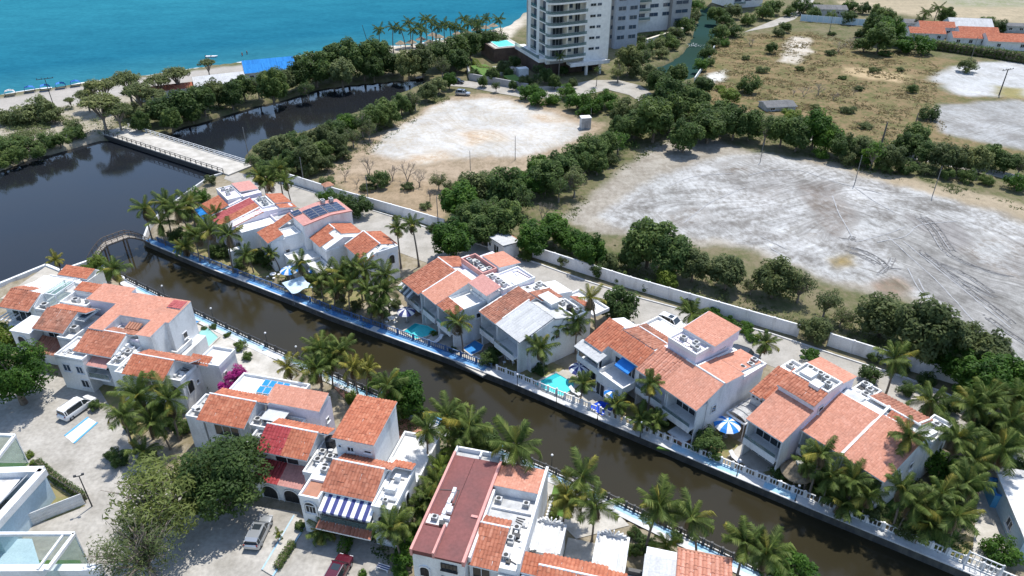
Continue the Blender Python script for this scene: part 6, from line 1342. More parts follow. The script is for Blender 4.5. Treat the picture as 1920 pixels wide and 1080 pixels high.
# patios and lawns
PZ = [0]
def patio(pts, mat='patio', z=.065, name='patio'):
    PZ[0] += 1; sheet(name, pts, .056 + .003 * PZ[0], MATS[mat], thick=.25)
patio([(742, 610), (790, 590), (880, 650), (930, 690), (905, 705), (820, 660)]); patio([(995, 715), (1045, 690), (1090, 700), (1110, 730), (1160, 765), (1135, 785), (1070, 755)]); patio([(1345, 845), (1420, 805), (1470, 865), (1430, 890), (1395, 870)]); patio([(690, 560), (740, 560), (800, 610), (770, 640), (720, 610)], z=.07); patio([(930, 690), (970, 650), (1060, 690), (1010, 720)], 'dry_lawn', .06, 'lawn')
patio([(1160, 770), (1230, 760), (1300, 810), (1260, 835)], 'dry_lawn', .06, 'lawn'); patio([(1290, 820), (1340, 800), (1390, 830), (1350, 870)], 'dry_lawn', .066, 'lawn'); patio([(1430, 885), (1500, 870), (1700, 960), (1830, 1010), (1810, 1050)], 'dry_lawn', .06, 'lawn'); patio([(1560, 880), (1660, 900), (1800, 1000), (1780, 1030), (1640, 960)], 'lawn', .075, 'lawn')
patio([(1820, 1080), (1830, 960), (1845, 880), (1890, 880), (1900, 1000), (1880, 1100)], 'patio', .08); patio([(1230, 840), (1290, 800), (1330, 830), (1300, 850)], 'lawn', .07, 'lawn'); patio([(1025, 905), (1070, 895), (1130, 935), (1180, 985), (1080, 1010), (1030, 960)], 'patio', .07)
patio([(1026, 958), (1040, 905), (1076, 920), (1066, 975)], 'lawn', .09, 'lawn'); patio([(420, 700), (470, 660), (560, 700), (530, 730)], 'patio', .07); patio([(0, 560), (85, 500), (110, 510), (80, 560)], 'sand', .12, 'sand'); patio([(330, 660), (350, 600), (470, 650), (560, 700), (470, 720)], 'patio', .06); patio([(180, 720), (250, 700), (330, 760), (250, 830), (230, 800)], 'dry_lawn', .09, 'lawn')
patio([(520, 545), (600, 510), (700, 560), (640, 585)], 'dry_lawn', .06, 'lawn'); patio([(300, 450), (480, 460), (540, 520), (460, 520)], 'dry_lawn', .06, 'lawn')
patio([(620, 720), (720, 745), (800, 790), (760, 860), (700, 800)], 'terracotta_floor', .06)
# parking bay lines, kerb bed in the foreground
sheet('parking_apron', [(122, 818), (166, 783), (183, 793), (139, 832)], .06, MATS['white_paint']); 
for a, b_ in (((122, 818), (166, 783)), ((139, 832), (183, 793))):
    p, q = at(*a), at(*b_); tag(link('apron_edge', MB().obox((p.x, p.y, .08), (q.x, q.y, .08), .25, .1).mesh('apron_edge', [MATS['sky_paint']])), kind='structure')
o = thing('planting_strip', 'narrow kerbed planting strip with clipped hedge beside the silver SUV', 'planter', at(530, 1030))
pts = [Vector(at(x, y)[:2]) - Vector(at(530, 1030)[:2]) for x, y in ((492, 1070), (512, 1082), (575, 985), (552, 968))]
link('kerb', MB().prism([tuple(p) for p in pts][::-1] if (pts[1] - pts[0]).cross(pts[2] - pts[1]) < 0 else [tuple(p) for p in pts], 0, .2).mesh('kerb', [MATS['patio']]), o)
for a, b_ in ((0, 3), (1, 2)): link('kerb_edge', MB().obox((*pts[a], .16), (*pts[b_], .16), .18, .12).mesh('kerb_edge', [MATS['blue_walk']]), o)
def chair(label, px, py, rz, kind='lounger', mat='white_fabric'):
    o = thing('sun_lounger' if kind == 'lounger' else 'garden_table', label, 'lounger' if kind == 'lounger' else 'table', at(px, py, .1), rz)
    if kind == 'lounger':
        link('seat', MB().box(-.3, .3, -.9, .4, .28, .36).mesh('seat', [MATS[mat]]), o); link('backrest', MB().obox((0, .4, .34), (0, 1.0, .8), .6, .07).mesh('backrest', [MATS[mat]]), o)
        for x in (-.26, .26):
            for y in (-.8, .3): link('leg', MB().box(x - .03, x + .03, y - .03, y + .03, 0, .28).mesh('leg', [MATS['white_paint']]), o)
    else:
        link('table_top', MB().cyl((0, 0, .7), (0, 0, .75), .55, .55, 16).mesh('table_top', [MATS[mat]]), o); link('leg', MB().cyl((0, 0, 0), (0, 0, .7), .05, .05, 8).mesh('leg', [MATS['grey_metal']]), o)
        for k in range(4):
            a = k * 1.57 + .4; x, y = math.cos(a) * .95, math.sin(a) * .95
            link('stool', MB().box(x - .2, x + .2, y - .2, y + .2, .38, .44).box(x - .17, x - .13, y - .17, y - .13, 0, .38).box(x + .13, x + .17, y + .13, y + .17, 0, .38).mesh('stool', [MATS[mat]]), o)
chair('white garden table with stools beside the small turquoise pool', 735, 603, .3, 'table'); chair('white garden table with stools under the half-white-roof house balcony', 955, 678, .3, 'table'); chair('round white table on the lawn by the left parasols', 513, 520, 0, 'table')
chair('white lounger at the right edge of the large turquoise pool', 1078, 738, .8); chair('white lounger next to the palm at the large turquoise pool', 1108, 732, 1.1); chair('white lounger on the patio under the narrow balcony house', 1378, 862, .5); chair('white lounger on the terrace of the roof-terrace house pool side', 822, 640, -.6)
o = thing('garden_bench', 'blue and white striped bench beside the foreground hedge', 'bench', at(719, 1068, 0), R(-20))
for k in range(5): link('seat_slat', MB().box(-.7, .7, -.3 + k * .13, -.2 + k * .13, .42, .46).mesh('seat_slat', [MATS['navy_fabric' if k % 2 else 'white_paint']]), o)
for x in (-.6, .6): link('leg', MB().box(x - .05, x + .05, -.28, .3, 0, .42).mesh('leg', [MATS['white_paint']]), o)
o = thing('tarpaulin', 'pale blue tarpaulin stretched over a patio among the middle palms', 'tarpaulin', at(557, 534, 2.2), fang('F'))
nx = 8; vs = [(-2.2 + 4.4 * i / nx, -1.8 + 3.6 * j / nx, .25 * math.sin(i * 1.3) * math.sin(j * .9) + .02 * ((i * j) % 3)) for j in range(nx + 1) for i in range(nx + 1)]
link('sheet', MB().add(vs, [(j * (nx + 1) + i, j * (nx + 1) + i + 1, (j + 1) * (nx + 1) + i + 1, (j + 1) * (nx + 1) + i) for j in range(nx) for i in range(nx)]).mesh('sheet', [MATS['blue_wall']], smooth=True), o)
for x in (-2.1, 2.1):
    for y in (-1.7, 1.7): link('pole', MB().cyl((x, y, -2.2), (x, y, .1), .04, .04, 6).mesh('pole', [MATS['grey_metal']]), o)
o = thing('thatched_hut', 'round thatched hut under the palms at the right-hand canal walk', 'hut', at(1490, 902, 0)); 
link('roof', MB().cyl((0, 0, 1.7), (0, 0, 3.0), 2.0, .25, 18).cyl((0, 0, 1.5), (0, 0, 1.7), 1.95, 2.0, 18).mesh('roof', [MATS['thatch']]), o); link('roof_cap', MB().box(-.35, .35, -.35, .35, 2.95, 3.15).mesh('roof_cap', [MATS['white_plaster']]), o)
for k in range(6): a = k * 1.047; link('post', MB().cyl((1.6 * math.cos(a), 1.6 * math.sin(a), 0), (1.6 * math.cos(a), 1.6 * math.sin(a), 1.7), .08, .07, 6).mesh('post', [MATS['wood']]), o)
o = thing('boat_rack', 'small white-topped brick barbecue bench near the canal below the pink-block house', 'bench', at(1274, 824), fang('F')); link('base', MB().box(-1.2, 1.2, -.8, .8, 0, .8).mesh('base', [MATS['terracotta_floor']]), o); link('top', MB().box(-1.35, 1.35, -.95, .95, .8, .95).mesh('top', [MATS['white_paint']]), o); o.name = 'barbecue_bench'
# gate, hut and white roof at the right edge
o = thing('canal_gate', 'white wrought iron gate at the right end of the far canal walk', 'gate', at(1838, 1072, .1), R(-35)); mb = MB()
for k in range(7): mb.box(-1.5 + k * .5 - .03, -1.5 + k * .5 + .03, -.03, .03, 0, 2.0)
link('bars', mb.mesh('bars', [MATS['white_paint']]), o); link('frame', MB().box(-1.6, 1.6, -.05, .05, 2.0, 2.12).box(-1.6, 1.6, -.05, .05, .1, .2).box(-1.65, -1.5, -.06, .06, 0, 2.2).box(1.5, 1.65, -.06, .06, 0, 2.2).mesh('frame', [MATS['white_paint']]), o)
for x in (-.75, .75):
    mb = MB(); mb.tube([(x + .45 * math.cos(t * .52), 0, 1.1 + .45 * math.sin(t * .52)) for t in range(13)], [.03] * 13, 5); link('scroll', mb.mesh('scroll', [MATS['white_paint']]), o)
g = House('corner_house', 'white house with weathered white flat roof cut off by the right edge', 'right-edge house', 'N', 40, 40)
p = at(1888, 925, 3.2); u, v = uvof('N', p); g.o.location = wpt('N', u, v); g.u = g.v = 0
g.box('wall', 0, 9, -6.5, 2.5, 0, 3.2, 'blue_wall'); g.box('roof', -.3, 9.3, -6.8, 2.8, 3.2, 3.45, 'deck_white'); g.roof(-.2, 9, 4.6, 2.9, 2.9, 3.3, 'sheet', ol=.1, edge='grey_metal'); g.window('W', -3, 1.6, -.02, 1.2, 1.1)
o = thing('pool_cabin', 'small blue framed open cabin beside the right-edge house', 'cabin', at(1872, 940, 0), fang('N'))
link('frame', MB().box(-1.3, 1.3, -1.3, -1.1, 0, 2.2).box(-1.3, 1.3, 1.1, 1.3, 0, 2.2).box(-1.3, -1.1, -1.1, 1.1, 0, 2.2).box(1.1, 1.3, -1.1, 1.1, 0, 2.2).mesh('frame', [MATS['sky_paint']]), o); link('floor', MB().box(-1.1, 1.1, -1.1, 1.1, 0, .5).mesh('floor', [MATS['dry_lawn']]), o); link('top_rail', MB().box(-1.4, 1.4, -1.4, -1.3, 2.1, 2.3).box(-1.4, 1.4, 1.3, 1.4, 2.1, 2.3).mesh('top_rail', [MATS['blue_paint']]), o)

# ------------------------------------------------------------------ modern glass-walled house in the lower left corner
o = thing('glass_house', 'modern white house with glass-walled terraces in the bottom left corner', 'house', at(60, 1010))
BP = at(60, 1010)
def lp(x, y, z): q = at(x, y, z); return Vector((q.x - BP.x, q.y - BP.y, z))
def frame_line(pts, w=.35, mat='white_paint', name='frame_beam'):
    mb = MB()
    for a, b_ in zip(pts[:-1], pts[1:]): mb.obox(a, b_, w, w)
    return link(name, mb.mesh(name, [MATS[mat]]), o)
def gpane(a, b_, z1, nm='glass_wall'):
    mb = MB(); mb.add([a, b_, (b_.x, b_.y, z1), (a.x, a.y, z1)], [(0, 1, 2, 3)]); return link(nm, mb.mesh(nm, [MATS['clear_glass']]), o)
# upper glass court
h1 = 4.6
c1_ = lp(28, 817, h1); l1 = lp(-90, 812, h1); f1 = lp(-40, 905, h1)
frame_line([l1, c1_]); frame_line([c1_, f1]); gpane(c1_, f1, .1); gpane(l1, c1_, .1); frame_line([c1_, Vector((c1_.x, c1_.y, 0))], .14)
link('court_lawn', MB().add([lp(-90, 868, .08), lp(55, 868, .08), lp(20, 905, .08), lp(-90, 940, .08)], [(3, 2, 1, 0)]).mesh('court_lawn', [MATS['lawn']]), o)
# main wing: pale blue wall with white coping and recessed deck
h2 = 4.4
w0, w1_, w2_, w3 = lp(82, 884, h2), lp(-14, 990, h2), lp(-200, 1005, h2), lp(-120, 890, h2)
mb = MB(); q4 = [w0, w3, w2_, w1_]
mb.add(q4 + [Vector((q.x, q.y, 0)) for q in q4], [(0, 1, 5, 4), (1, 2, 6, 5), (2, 3, 7, 6), (3, 0, 4, 7)])
link('wall', mb.mesh('wall', [MATS['blue_wall']]), o); frame_line([w3, w0, w1_, w2_], .9, 'white_paint', 'coping')
ins = [lp(44, 897, h2 - .7), lp(-100, 900, h2 - .7), lp(-150, 990, h2 - .7), lp(-30, 985, h2 - .7)]
link('roof_deck', MB().add([v + Vector((0, 0, .3)) for v in ins], [(0, 1, 2, 3)]).mesh('roof_deck', [MATS['deck_white']]), o)
frame_line([lp(52, 890, h2 + .5), lp(-40, 985, h2 + .5)], .12, 'grey_metal', 'hand_rail')
# lower glass court
h3 = 5.0
c3, l3, f3, f4 = lp(140, 1001, h3), lp(-160, 1002, h3), lp(80, 1085, h3), lp(122, 1002, h3)
frame_line([l3, c3]); frame_line([c3, lp(88, 1070, h3)]); frame_line([lp(118, 1004, h3), lp(70, 1068, h3)], .22); gpane(c3, lp(70, 1100, h3), .2); gpane(l3, c3, .2); frame_line([c3, Vector((c3.x, c3.y, 0))], .14)
frame_line([lp(-100, 1070, 3.4), lp(190, 1068, 3.4)], .8, 'white_paint', 'front_parapet'); link('court_lawn', MB().add([lp(-60, 1050, .09), lp(150, 1050, .09), lp(165, 1075, .09), lp(-60, 1110, .09)], [(3, 2, 1, 0)]).mesh('court_lawn', [MATS['lawn']]), o); link('court_floor', MB().add([lp(-60, 1010, .5), lp(60, 1010, .5), lp(80, 1075, .5), lp(-60, 1075, .5)], [(3, 2, 1, 0)]).mesh('court_floor', [MATS['blue_wall']]), o)
mb = MB(); a, b_ = lp(200, 1066, 3.2), lp(196, 1110, 3.2); link('front_wall', mb.add([lp(-100, 1072, 3.2), lp(190, 1070, 3.2), Vector((lp(190, 1070, 3.2).x, lp(190, 1070, 3.2).y, 0)), Vector((lp(-100, 1072, 3.2).x, lp(-100, 1072, 3.2).y, 0))], [(0, 1, 2, 3)]).mesh('front_wall', [MATS['blue_wall']]), o)
sheet('lawn', [(40, 988), (94, 905), (160, 948), (100, 972)], .09, MATS['dry_lawn'], thick=.1)
for a, b_, lb in (((44, 992), (108, 966), 'white corrugated fence panel nearest the blue wall'), ((108, 966), (160, 946), 'white corrugated fence panel at the outer corner of the dry lawn')):
    p, q = at(*a), at(*b_); f = thing('fence_panel', lb, 'fence', p, math.atan2(q.y - p.y, q.x - p.x)); Lp = (q - p).length
    for k in range(4): link('board', MB().box(0, Lp, -.04, .04, .05 + k * .45, .46 + k * .45).mesh('board', [MATS['white_paint']]), f)
p, q = at(92, 900), at(162, 944); f = thing('iron_fence', 'dark metal fence along the hedge of the glass house', 'fence', p, math.atan2(q.y - p.y, q.x - p.x)); Lp = (q - p).length
for k in range(16): link('picket', cached('pick', lambda: MB().box(-.025, .025, -.025, .025, 0, 1.3).mesh('picket', [MATS['dark_metal']])), f, (Lp * k / 15, 0, 0))
link('rail', MB().box(0, Lp, -.03, .03, 1.22, 1.3).mesh('rail', [MATS['dark_metal']]), f); link('rail', MB().box(0, Lp, -.03, .03, .2, .26).mesh('rail', [MATS['dark_metal']]), f)
def lamp_post(label, px, py, h=5.0):
    o = thing('lamp_post', label, 'lamp', at(px, py), .4)
    link('pole', MB().cyl((0, 0, 0), (0, 0, h), .09, .06, 8).mesh('pole', [MATS['dark_metal']]), o); link('arm', MB().box(-.45, .45, -.04, .04, h - .05, h + .03).mesh('arm', [MATS['dark_metal']]), o)
    for x in (-.4, .4): link('lamp_head', MB().box(x - .14, x + .14, -.12, .12, h + .03, h + .2).mesh('lamp_head', [MATS['dark_metal']]), o)
lamp_post('dark double-headed lamp post by the hedge of the glass house', 173, 950)

# ------------------------------------------------------------------ beach and far things
def tent(label, px, py, blue=True):
    o = thing('beach_tent', label, 'tent', at(px, py), R(30), 'tents along the waterline', .85)
    def can():
        mb = MB(); pts = [(-1.7, 1.2), (-1.3, 1.9), (0, 2.2), (1.3, 1.9), (1.7, 1.2)]
        for (xa, za), (xb, zb) in zip(pts[:-1], pts[1:]): mb.add([(xa, -1.3, za), (xb, -1.3, zb), (xb, 1.3, zb), (xa, 1.3, za)], [(0, 1, 2, 3), (3, 2, 1, 0)])
        return mb.mesh('canopy', [MATS['blue_paint' if blue else 'white_fabric']])
    link('canopy', cached(('tent', blue), can), o)
    for x in (-1.65, 1.65):
        for y in (-1.25, 1.25): link('pole', cached('tentp', lambda: MB().cyl((0, 0, 0), (0, 0, 1.25), .05, .05, 6).mesh('pole', [MATS['dark_metal']])), o, (x, y, 0))
    link('bench', cached('tentb', lambda: MB().box(-1.6, 1.6, .6, 1.2, .3, .42).box(-1.5, -1.4, .7, 1.1, 0, .3).box(1.4, 1.5, .7, 1.1, 0, .3).mesh('bench', [MATS['dark_metal']])), o)
for i, (x, y) in enumerate([(20, 180), (57, 173), (86, 170), (115, 166), (143, 162)]): tent(f'{"pale" if i == 0 else "blue"} beach shelter at the waterline, {ordinal(i)} from the left edge', x, y, i != 0)
def pole(label, px, py, h=7, arms=0, mat='pole_grey', lean=0, r=.12, name='utility_pole'):
    o = thing(name, label, 'pole', at(px, py), R(20))
    link('shaft', MB().cyl((0, 0, 0), (lean, 0, h), r, r * .7, 8).mesh('shaft', [MATS[mat]]), o)
    for k in range(arms):
        link('crossarm', MB().obox((lean - 2.2, 0, h - .3 - k * .9), (lean + 2.2, 0, h - .1 - k * .9), .14, .14).mesh('crossarm', [MATS['dark_metal']]), o)
        for x in (-2, -.8, .8, 2): link('insulator', cached('ins', lambda: MB().cyl((0, 0, 0), (0, 0, .35), .09, .06, 6).mesh('insulator', [MATS['dark_metal']])), o, (lean + x, 0, h - .15 - k * .9))
pole('dark wooden utility pole with crossarm on the white flats at far right', 1873, 179, 8, 1, 'dark_metal', r=.2)
pole('beach light pole behind the shelters on the sand', 103, 205, 9, 1, 'dark_metal', r=.12)
pole('bent leaning pole at the water left of the beach palms', 690, 82, 7, 0, 'dark_metal', -1.5)
pole('thin pole in the middle of the grey lot', 1602, 346, 7, 0, r=.09); pole('thin pole on the dirt track at the edge of the grey lot', 1748, 368, 7, 0, r=.09); pole('thin pole standing on the pale lot below the trees', 966, 300, 6, 0, r=.09); pole('short thin pole near the grey cabinet', 1107, 236, 5, 0, r=.08); pole('thin pole at the left of the grey lot', 1425, 305, 5, 0, r=.08); pole('pole beside the belt of trees at the pale lot', 882, 320, 5, 0, r=.08); pole('pole among bushes at the lagoon bank beside the bridge', 467, 298, 8, 0, r=.12)
pole('street light pole behind the boundary wall by the bare trees', 571, 350, 7, 0, r=.1); pole('pole beside the boundary wall near the small bush', 692, 388, 7, 0, r=.1); pole('pole at the wall in front of the guardhouse trees', 822, 428, 7, 0, r=.1); pole('dead palm trunk standing by the far road', 1650, 280, 7, 0, 'palm_bark', r=.25, name='dead_trunk'); pole('leaning stump pole by the dark bush on the flats', 1712, 246, 5, 0, 'palm_bark', r=.18, name='dead_trunk'); pole('pole in the green belt at top middle of the scrub', 1554, 64, 8, 0, r=.12); pole('light pole at the far hedge on the right', 1820, 112, 8, 0, r=.1)
o = thing('service_cabinet', 'grey concrete cabinet at the edge of the pale lot', 'cabinet', at(1097, 240), R(10)); link('box', MB().box(-1.3, 1.3, -1.1, 1.1, 0, 3.0).mesh('box', [MATS['deck_grey']]), o); link('top', MB().box(-1.4, 1.4, -1.2, 1.2, 3.0, 3.15).mesh('top', [MATS['white_paint']]), o); link('door', MB().box(-.5, .5, -1.13, -1.1, .1, 2.3).mesh('door', [MATS['grey_metal']]), o)
o = thing('motor_boat', 'small white boat moored off the beach', 'boat', at(397, 107, -.5), R(5), None, .68); link('hull', MB().add([(-3, -.9, .6), (2, -.9, .6), (3.4, 0, .75), (2, .9, .6), (-3, .9, .6), (-2.8, -.6, -.2), (1.8, -.5, -.2), (2.6, 0, -.1), (1.8, .5, -.2), (-2.8, .6, -.2)], [(0, 1, 6, 5), (1, 2, 7, 6), (2, 3, 8, 7), (3, 4, 9, 8), (4, 0, 5, 9), (5, 6, 7, 8, 9), (0, 4, 3, 2, 1)]).mesh('hull', [MATS['white_paint']]), o); link('motor', MB().box(-3.4, -2.9, -.2, .2, -.2, 1.0).mesh('motor', [MATS['dark_metal']]), o); link('bench', MB().box(-.5, 0, -.7, .7, .62, .75).mesh('bench', [MATS['wood']]), o)
def shed(name, label, px, py, w, d, hgt, fr, style, rise=1.0, mat='white_plaster'):
    p = at(px, py, hgt); g = House(name, label, label, 'N', 0, 0, 'building'); g.o.location = (p.x, p.y, 0); g.o.rotation_euler.z = R(fr); g.u = g.v = 0
    g.prof(-w / 2, w / 2, [(-d / 2, 0), (-d / 2, hgt), (0, hgt + rise), (d / 2, hgt), (d / 2, 0)], mat); g.roof(-w / 2, w / 2, -d / 2, hgt, 0, hgt + rise, style, ol=.6); g.roof(-w / 2, w / 2, d / 2, hgt, .03, hgt + rise, style, ol=.6)
    for k in range(int(w // 4)): g.window('S', -w / 2 + 2 + k * 4, hgt * .55, -d / 2 - .02, 1.2, 1.0)
    return g
shed('beach_building', 'long low orange-roofed beach building behind the mangroves', 345, 161, 26, 5, 2.6, 25, 'bright', .8); shed('beach_building', 'grey sheet-roofed beach hall left of the blue roof', 410, 148, 15, 10, 3.2, 25, 'sheet', 1.4, 'deck_grey'); shed('beach_building', 'beach building with bright blue sheet roof', 504, 124, 16, 11, 3.4, 22, 'blue', 2.4)
shed('ruined_shelter', 'low grey sheet-roofed shelter half hidden above the green belt', 1458, 194, 9, 5, 1.4, 8, 'grey', .6, 'deck_grey')
def villa(label, px, py, w, d, fr, parts):
    p = at(px, py, 2.8); g = House('villa', label, label, 'N', 0, 0); g.o.location = (p.x, p.y, 0); g.o.rotation_euler.z = R(fr); g.u = g.v = 0
    for (u0, u1, v0, v1, z, zr) in parts:
        vm = (v0 + v1) / 2; g.prof(u0, u1, [(v0, 0), (v0, z), (vm, zr), (v1, z), (v1, 0)]); g.roof(u0, u1, v0, z, vm, zr, 'bright', ol=.6); g.roof(u0, u1, v1, z, vm + .03, zr, 'bright', ol=.6)
        for k in range(3): g.window('S', u0 + (u1 - u0) * (k + .5) / 3, z * .55, v0 - .02, 1.2, 1.1)
villa('orange-roofed villa at left of the far hedge', 1745, 58, 20, 12, -10, [(-9, 4, -5, 1, 3, 4.4), (-4, 9, 1.1, 7, 4.2, 5.6)]); villa('orange-roofed villa in the middle behind the far hedge', 1828, 68, 20, 12, -10, [(-9, 4, -4, 2, 3, 4.4), (-5, 9, 2.1, 8, 3.8, 5.2), (4.1, 9, -5, 1.5, 2.6, 3.6)]); villa('long orange-roofed villa at the right end of the far hedge', 1905, 76, 24, 10, -10, [(-11, 13, -4, 5, 3.2, 5)])
shed('small_house', 'small white house left of the orange villas', 1708, 40, 6, 6, 3.5, -10, 'grey', .8); shed('pale_hall', 'pale blue-grey roofed building between the orange villas', 1815, 45, 16, 9, 3.5, -10, 'sheet', 2.2, 'blue_wall'); shed('small_house', 'dark low shed at the far right edge', 1905, 46, 9, 5, 2.8, -10, 'grey', .5, 'deck_grey'); shed('small_house', 'grey roofed shelter above the blue fence at the top', 1555, 14, 14, 7, 3.2, -6, 'grey', 1.0, 'deck_grey')
o = thing('sports_fence', 'pale blue fence panels round a court at the top right', 'fence', at(1500, 40), heading((1500, 40), (1628, 50)))
Lp = (at(1628, 46) - at(1500, 36)).length
for k in range(12): link('fence_panel', MB().box(Lp * k / 12 + .1, Lp * (k + 1) / 12 - .1, -.06, .06, .2, 2.8).mesh('fence_panel', [MATS['blue_wall']]), o); link('post', MB().box(Lp * k / 12 - .1, Lp * k / 12 + .1, -.1, .1, 0, 3.0).mesh('post', [MATS['white_paint']]), o)
# thatched shade umbrellas on the beach under the palms
pal = [(752, 92), (772, 90), (790, 84), (806, 90), (824, 80), (842, 84), (858, 74), (876, 72), (893, 66), (910, 62), (925, 58), (812, 76)]
for i, (x, y) in enumerate(sorted(pal)):
    o = thing('beach_umbrella', f'thatched beach umbrella under the palms, {ordinal(i)} from the left', 'beach umbrella', at(x, y), 0, 'thatched umbrellas on the beach'); link('thatch_roof', cached('bu', lambda: MB().cyl((0, 0, 2.0), (0, 0, 3.1), 2.1, .15, 12).mesh('thatch_roof', [MATS['thatch']])), o); link('post', cached('bup', lambda: MB().cyl((0, 0, 0), (0, 0, 2.2), .1, .1, 6).mesh('post', [MATS['wood']])), o)
# people: tiny distant bathers, each one standing figure
def person(label, px, py, cloth, z=0):
    def mk():
        mb = MB(); mb.tube([(-.12, 0, 0), (-.11, .02, .45), (-.08, 0, .9), (0, 0, 1.0), (0, 0, 1.25), (0, 0, 1.45), (0, .0, 1.52), (0, .02, 1.62), (0, .02, 1.74), (0, .02, 1.8)], [.06, .07, .10, .16, .15, .19, .07, .09, .10, .04], 8, 0); mb.tube([(.12, 0, 0), (.11, .02, .45), (.08, 0, .9)], [.06, .07, .1], 8, 0)
        for s in (-1, 1): mb.tube([(s * .18, 0, 1.42), (s * .27, 0, 1.15), (s * .25, .1, .88)], [.06, .05, .035], 6, 0)
        mb.tube([(0, 0, .8), (0, 0, 1.05)], [.185, .18], 8, 1)
        return mb.mesh('body', [MATS['skin'], MATS[cloth]], smooth=True)
    tag(link('person', cached(('ppl', cloth), mk), None, at(px, py, z), (0, 0, 1.0)), label, 'person')
person('distant bather in red standing in the shallows near the boat', 455, 107, 'cloth_red', -.9); person('distant bather in dark trunks standing in the shallows near the blue roof', 464, 104, 'navy_fabric', -.9)
# ------------------------------------------------------------------ vegetation kit (unit crowns of radius 1, shared between trees)
def leaf_cloud(centres, radii, nleaf, size, mat, seed, flat=0.0, aspect=1.7, up=1.0):
    r = np.random.default_rng(seed)
    C = np.repeat(np.array(centres), nleaf, 0); Rr = np.repeat(np.array(radii), nleaf)
    n = len(C)
    d = r.normal(0, 1, (n, 3)); d[:, 2] = d[:, 2] * (1 - flat) + .12
    d /= np.linalg.norm(d, axis=1)[:, None]
    rad = Rr * (.55 + .45 * r.random(n) ** .5)
    P = C + d * rad[:, None] * np.array([1, 1, 1 - .35 * flat])
    N = d + r.normal(0, .55, (n, 3)); N[:, 2] += up; N /= np.linalg.norm(N, axis=1)[:, None]
    A = np.cross(N, r.normal(0, 1, (n, 3))); A /= np.linalg.norm(A, axis=1)[:, None]
    B = np.cross(N, A)
    s = size * r.uniform(.6, 1.35, n)[:, None]
    V = np.stack([P - A * s * aspect * .5, P + B * s * .38, P + A * s * aspect * .5, P - B * s * .38], 1).reshape(-1, 3)
    me = bpy.data.meshes.new('crown')
    me.vertices.add(n * 4); me.vertices.foreach_set('co', V.ravel())
    me.loops.add(n * 4); me.loops.foreach_set('vertex_index', np.arange(n * 4))
    me.polygons.add(n); me.polygons.foreach_set('loop_start', np.arange(0, n * 4, 4)); me.polygons.foreach_set('loop_total', np.full(n, 4))
    me.materials.append(mat)
    ct = np.repeat(r.normal(.45, .2, len(centres)), nleaf)
    a = me.attributes.new('tint', 'FLOAT', 'FACE'); a.data.foreach_set('value', np.clip(ct + r.normal(0, .2, n), 0, 1))
    me.update(calc_edges=True)
    return me
def crown_points(kind, seed):
    r = random.Random(seed); pts = []; rad = []
    n = {'round': 52, 'big': 110, 'bush': 26, 'umbrella': 40, 'feather': 90, 'low': 30, 'sparse': 30, 'thorn': 100}[kind]
    hc = HC[kind]
    lob = [(r.uniform(0, 6.28), r.uniform(.75, 1.15)) for _ in range(5)]
    for i in range(n):
        while True:
            x, y, z = r.uniform(-1, 1), r.uniform(-1, 1), r.uniform(-1, 1)
            l = x * x + y * y + z * z
            if l > 1 or l < .10: continue
            a = math.atan2(y, x); k = 1.0
            for la, lr in lob: k += .16 * (lr - 1) * 4 * max(0, math.cos(a - la)) ** 3
            if kind in ('round', 'big', 'feather', 'sparse') and z < -.55: continue
            if kind == 'bush' and z < -.5: continue
            break
        sq = {'round': .88, 'big': .78, 'bush': .78, 'umbrella': .34, 'feather': .62, 'low': .34, 'sparse': .75, 'thorn': .6}[kind]
        q = .80 * k
        zz = z * sq * .82
        if kind == 'umbrella': zz = .28 * (1 - (x * x + y * y)) + z * .14
        pts.append((x * q, y * q, hc + zz)); rad.append(r.uniform(.20, .36) * {'big': .72, 'feather': .8, 'umbrella': .8, 'low': .75, 'thorn': .75}.get(kind, 1))
    return pts, rad
HC = {'round': 1.0, 'big': .95, 'bush': .62, 'umbrella': 1.35, 'feather': 1.05, 'low': .36, 'sparse': 1.2, 'thorn': 1.0}
def limbs(pts, kind, seed, mat, extra=0):
    r = random.Random(seed); mb = MB(); hc = HC[kind]
    fork = hc * (.45 if kind not in ('bush', 'low') else .2)
    tr = {'big': .075, 'feather': .07, 'bush': .05, 'low': .03}.get(kind, .06)
    mb.tube([(0, 0, -.05), (.02, .01, fork * .5), (.0, .02, fork)], [tr * 1.35, tr, tr * .85], 7)
    sel = r.sample(pts, min(len(pts), 9 + extra * 2))
    for p in sel:
        m = (p[0] * .45 + r.uniform(-.08, .08), p[1] * .45 + r.uniform(-.08, .08), fork + (p[2] - fork) * .55)
        mb.tube([(0, 0, fork * .92), m, p], [tr * .6, tr * .36, tr * .12], 5)
        if extra:
            for _ in range(4):
                q = (p[0] + r.uniform(-.28, .28), p[1] + r.uniform(-.28, .28), p[2] + r.uniform(-.12, .3)); mb.tube([m, ((m[0] + q[0]) / 2 + r.uniform(-.05, .05), (m[1] + q[1]) / 2, (m[2] + q[2]) / 2 + .04), q], [tr * .22, tr * .14, tr * .05], 4)
    return mb.mesh('trunk', [mat], smooth=True)
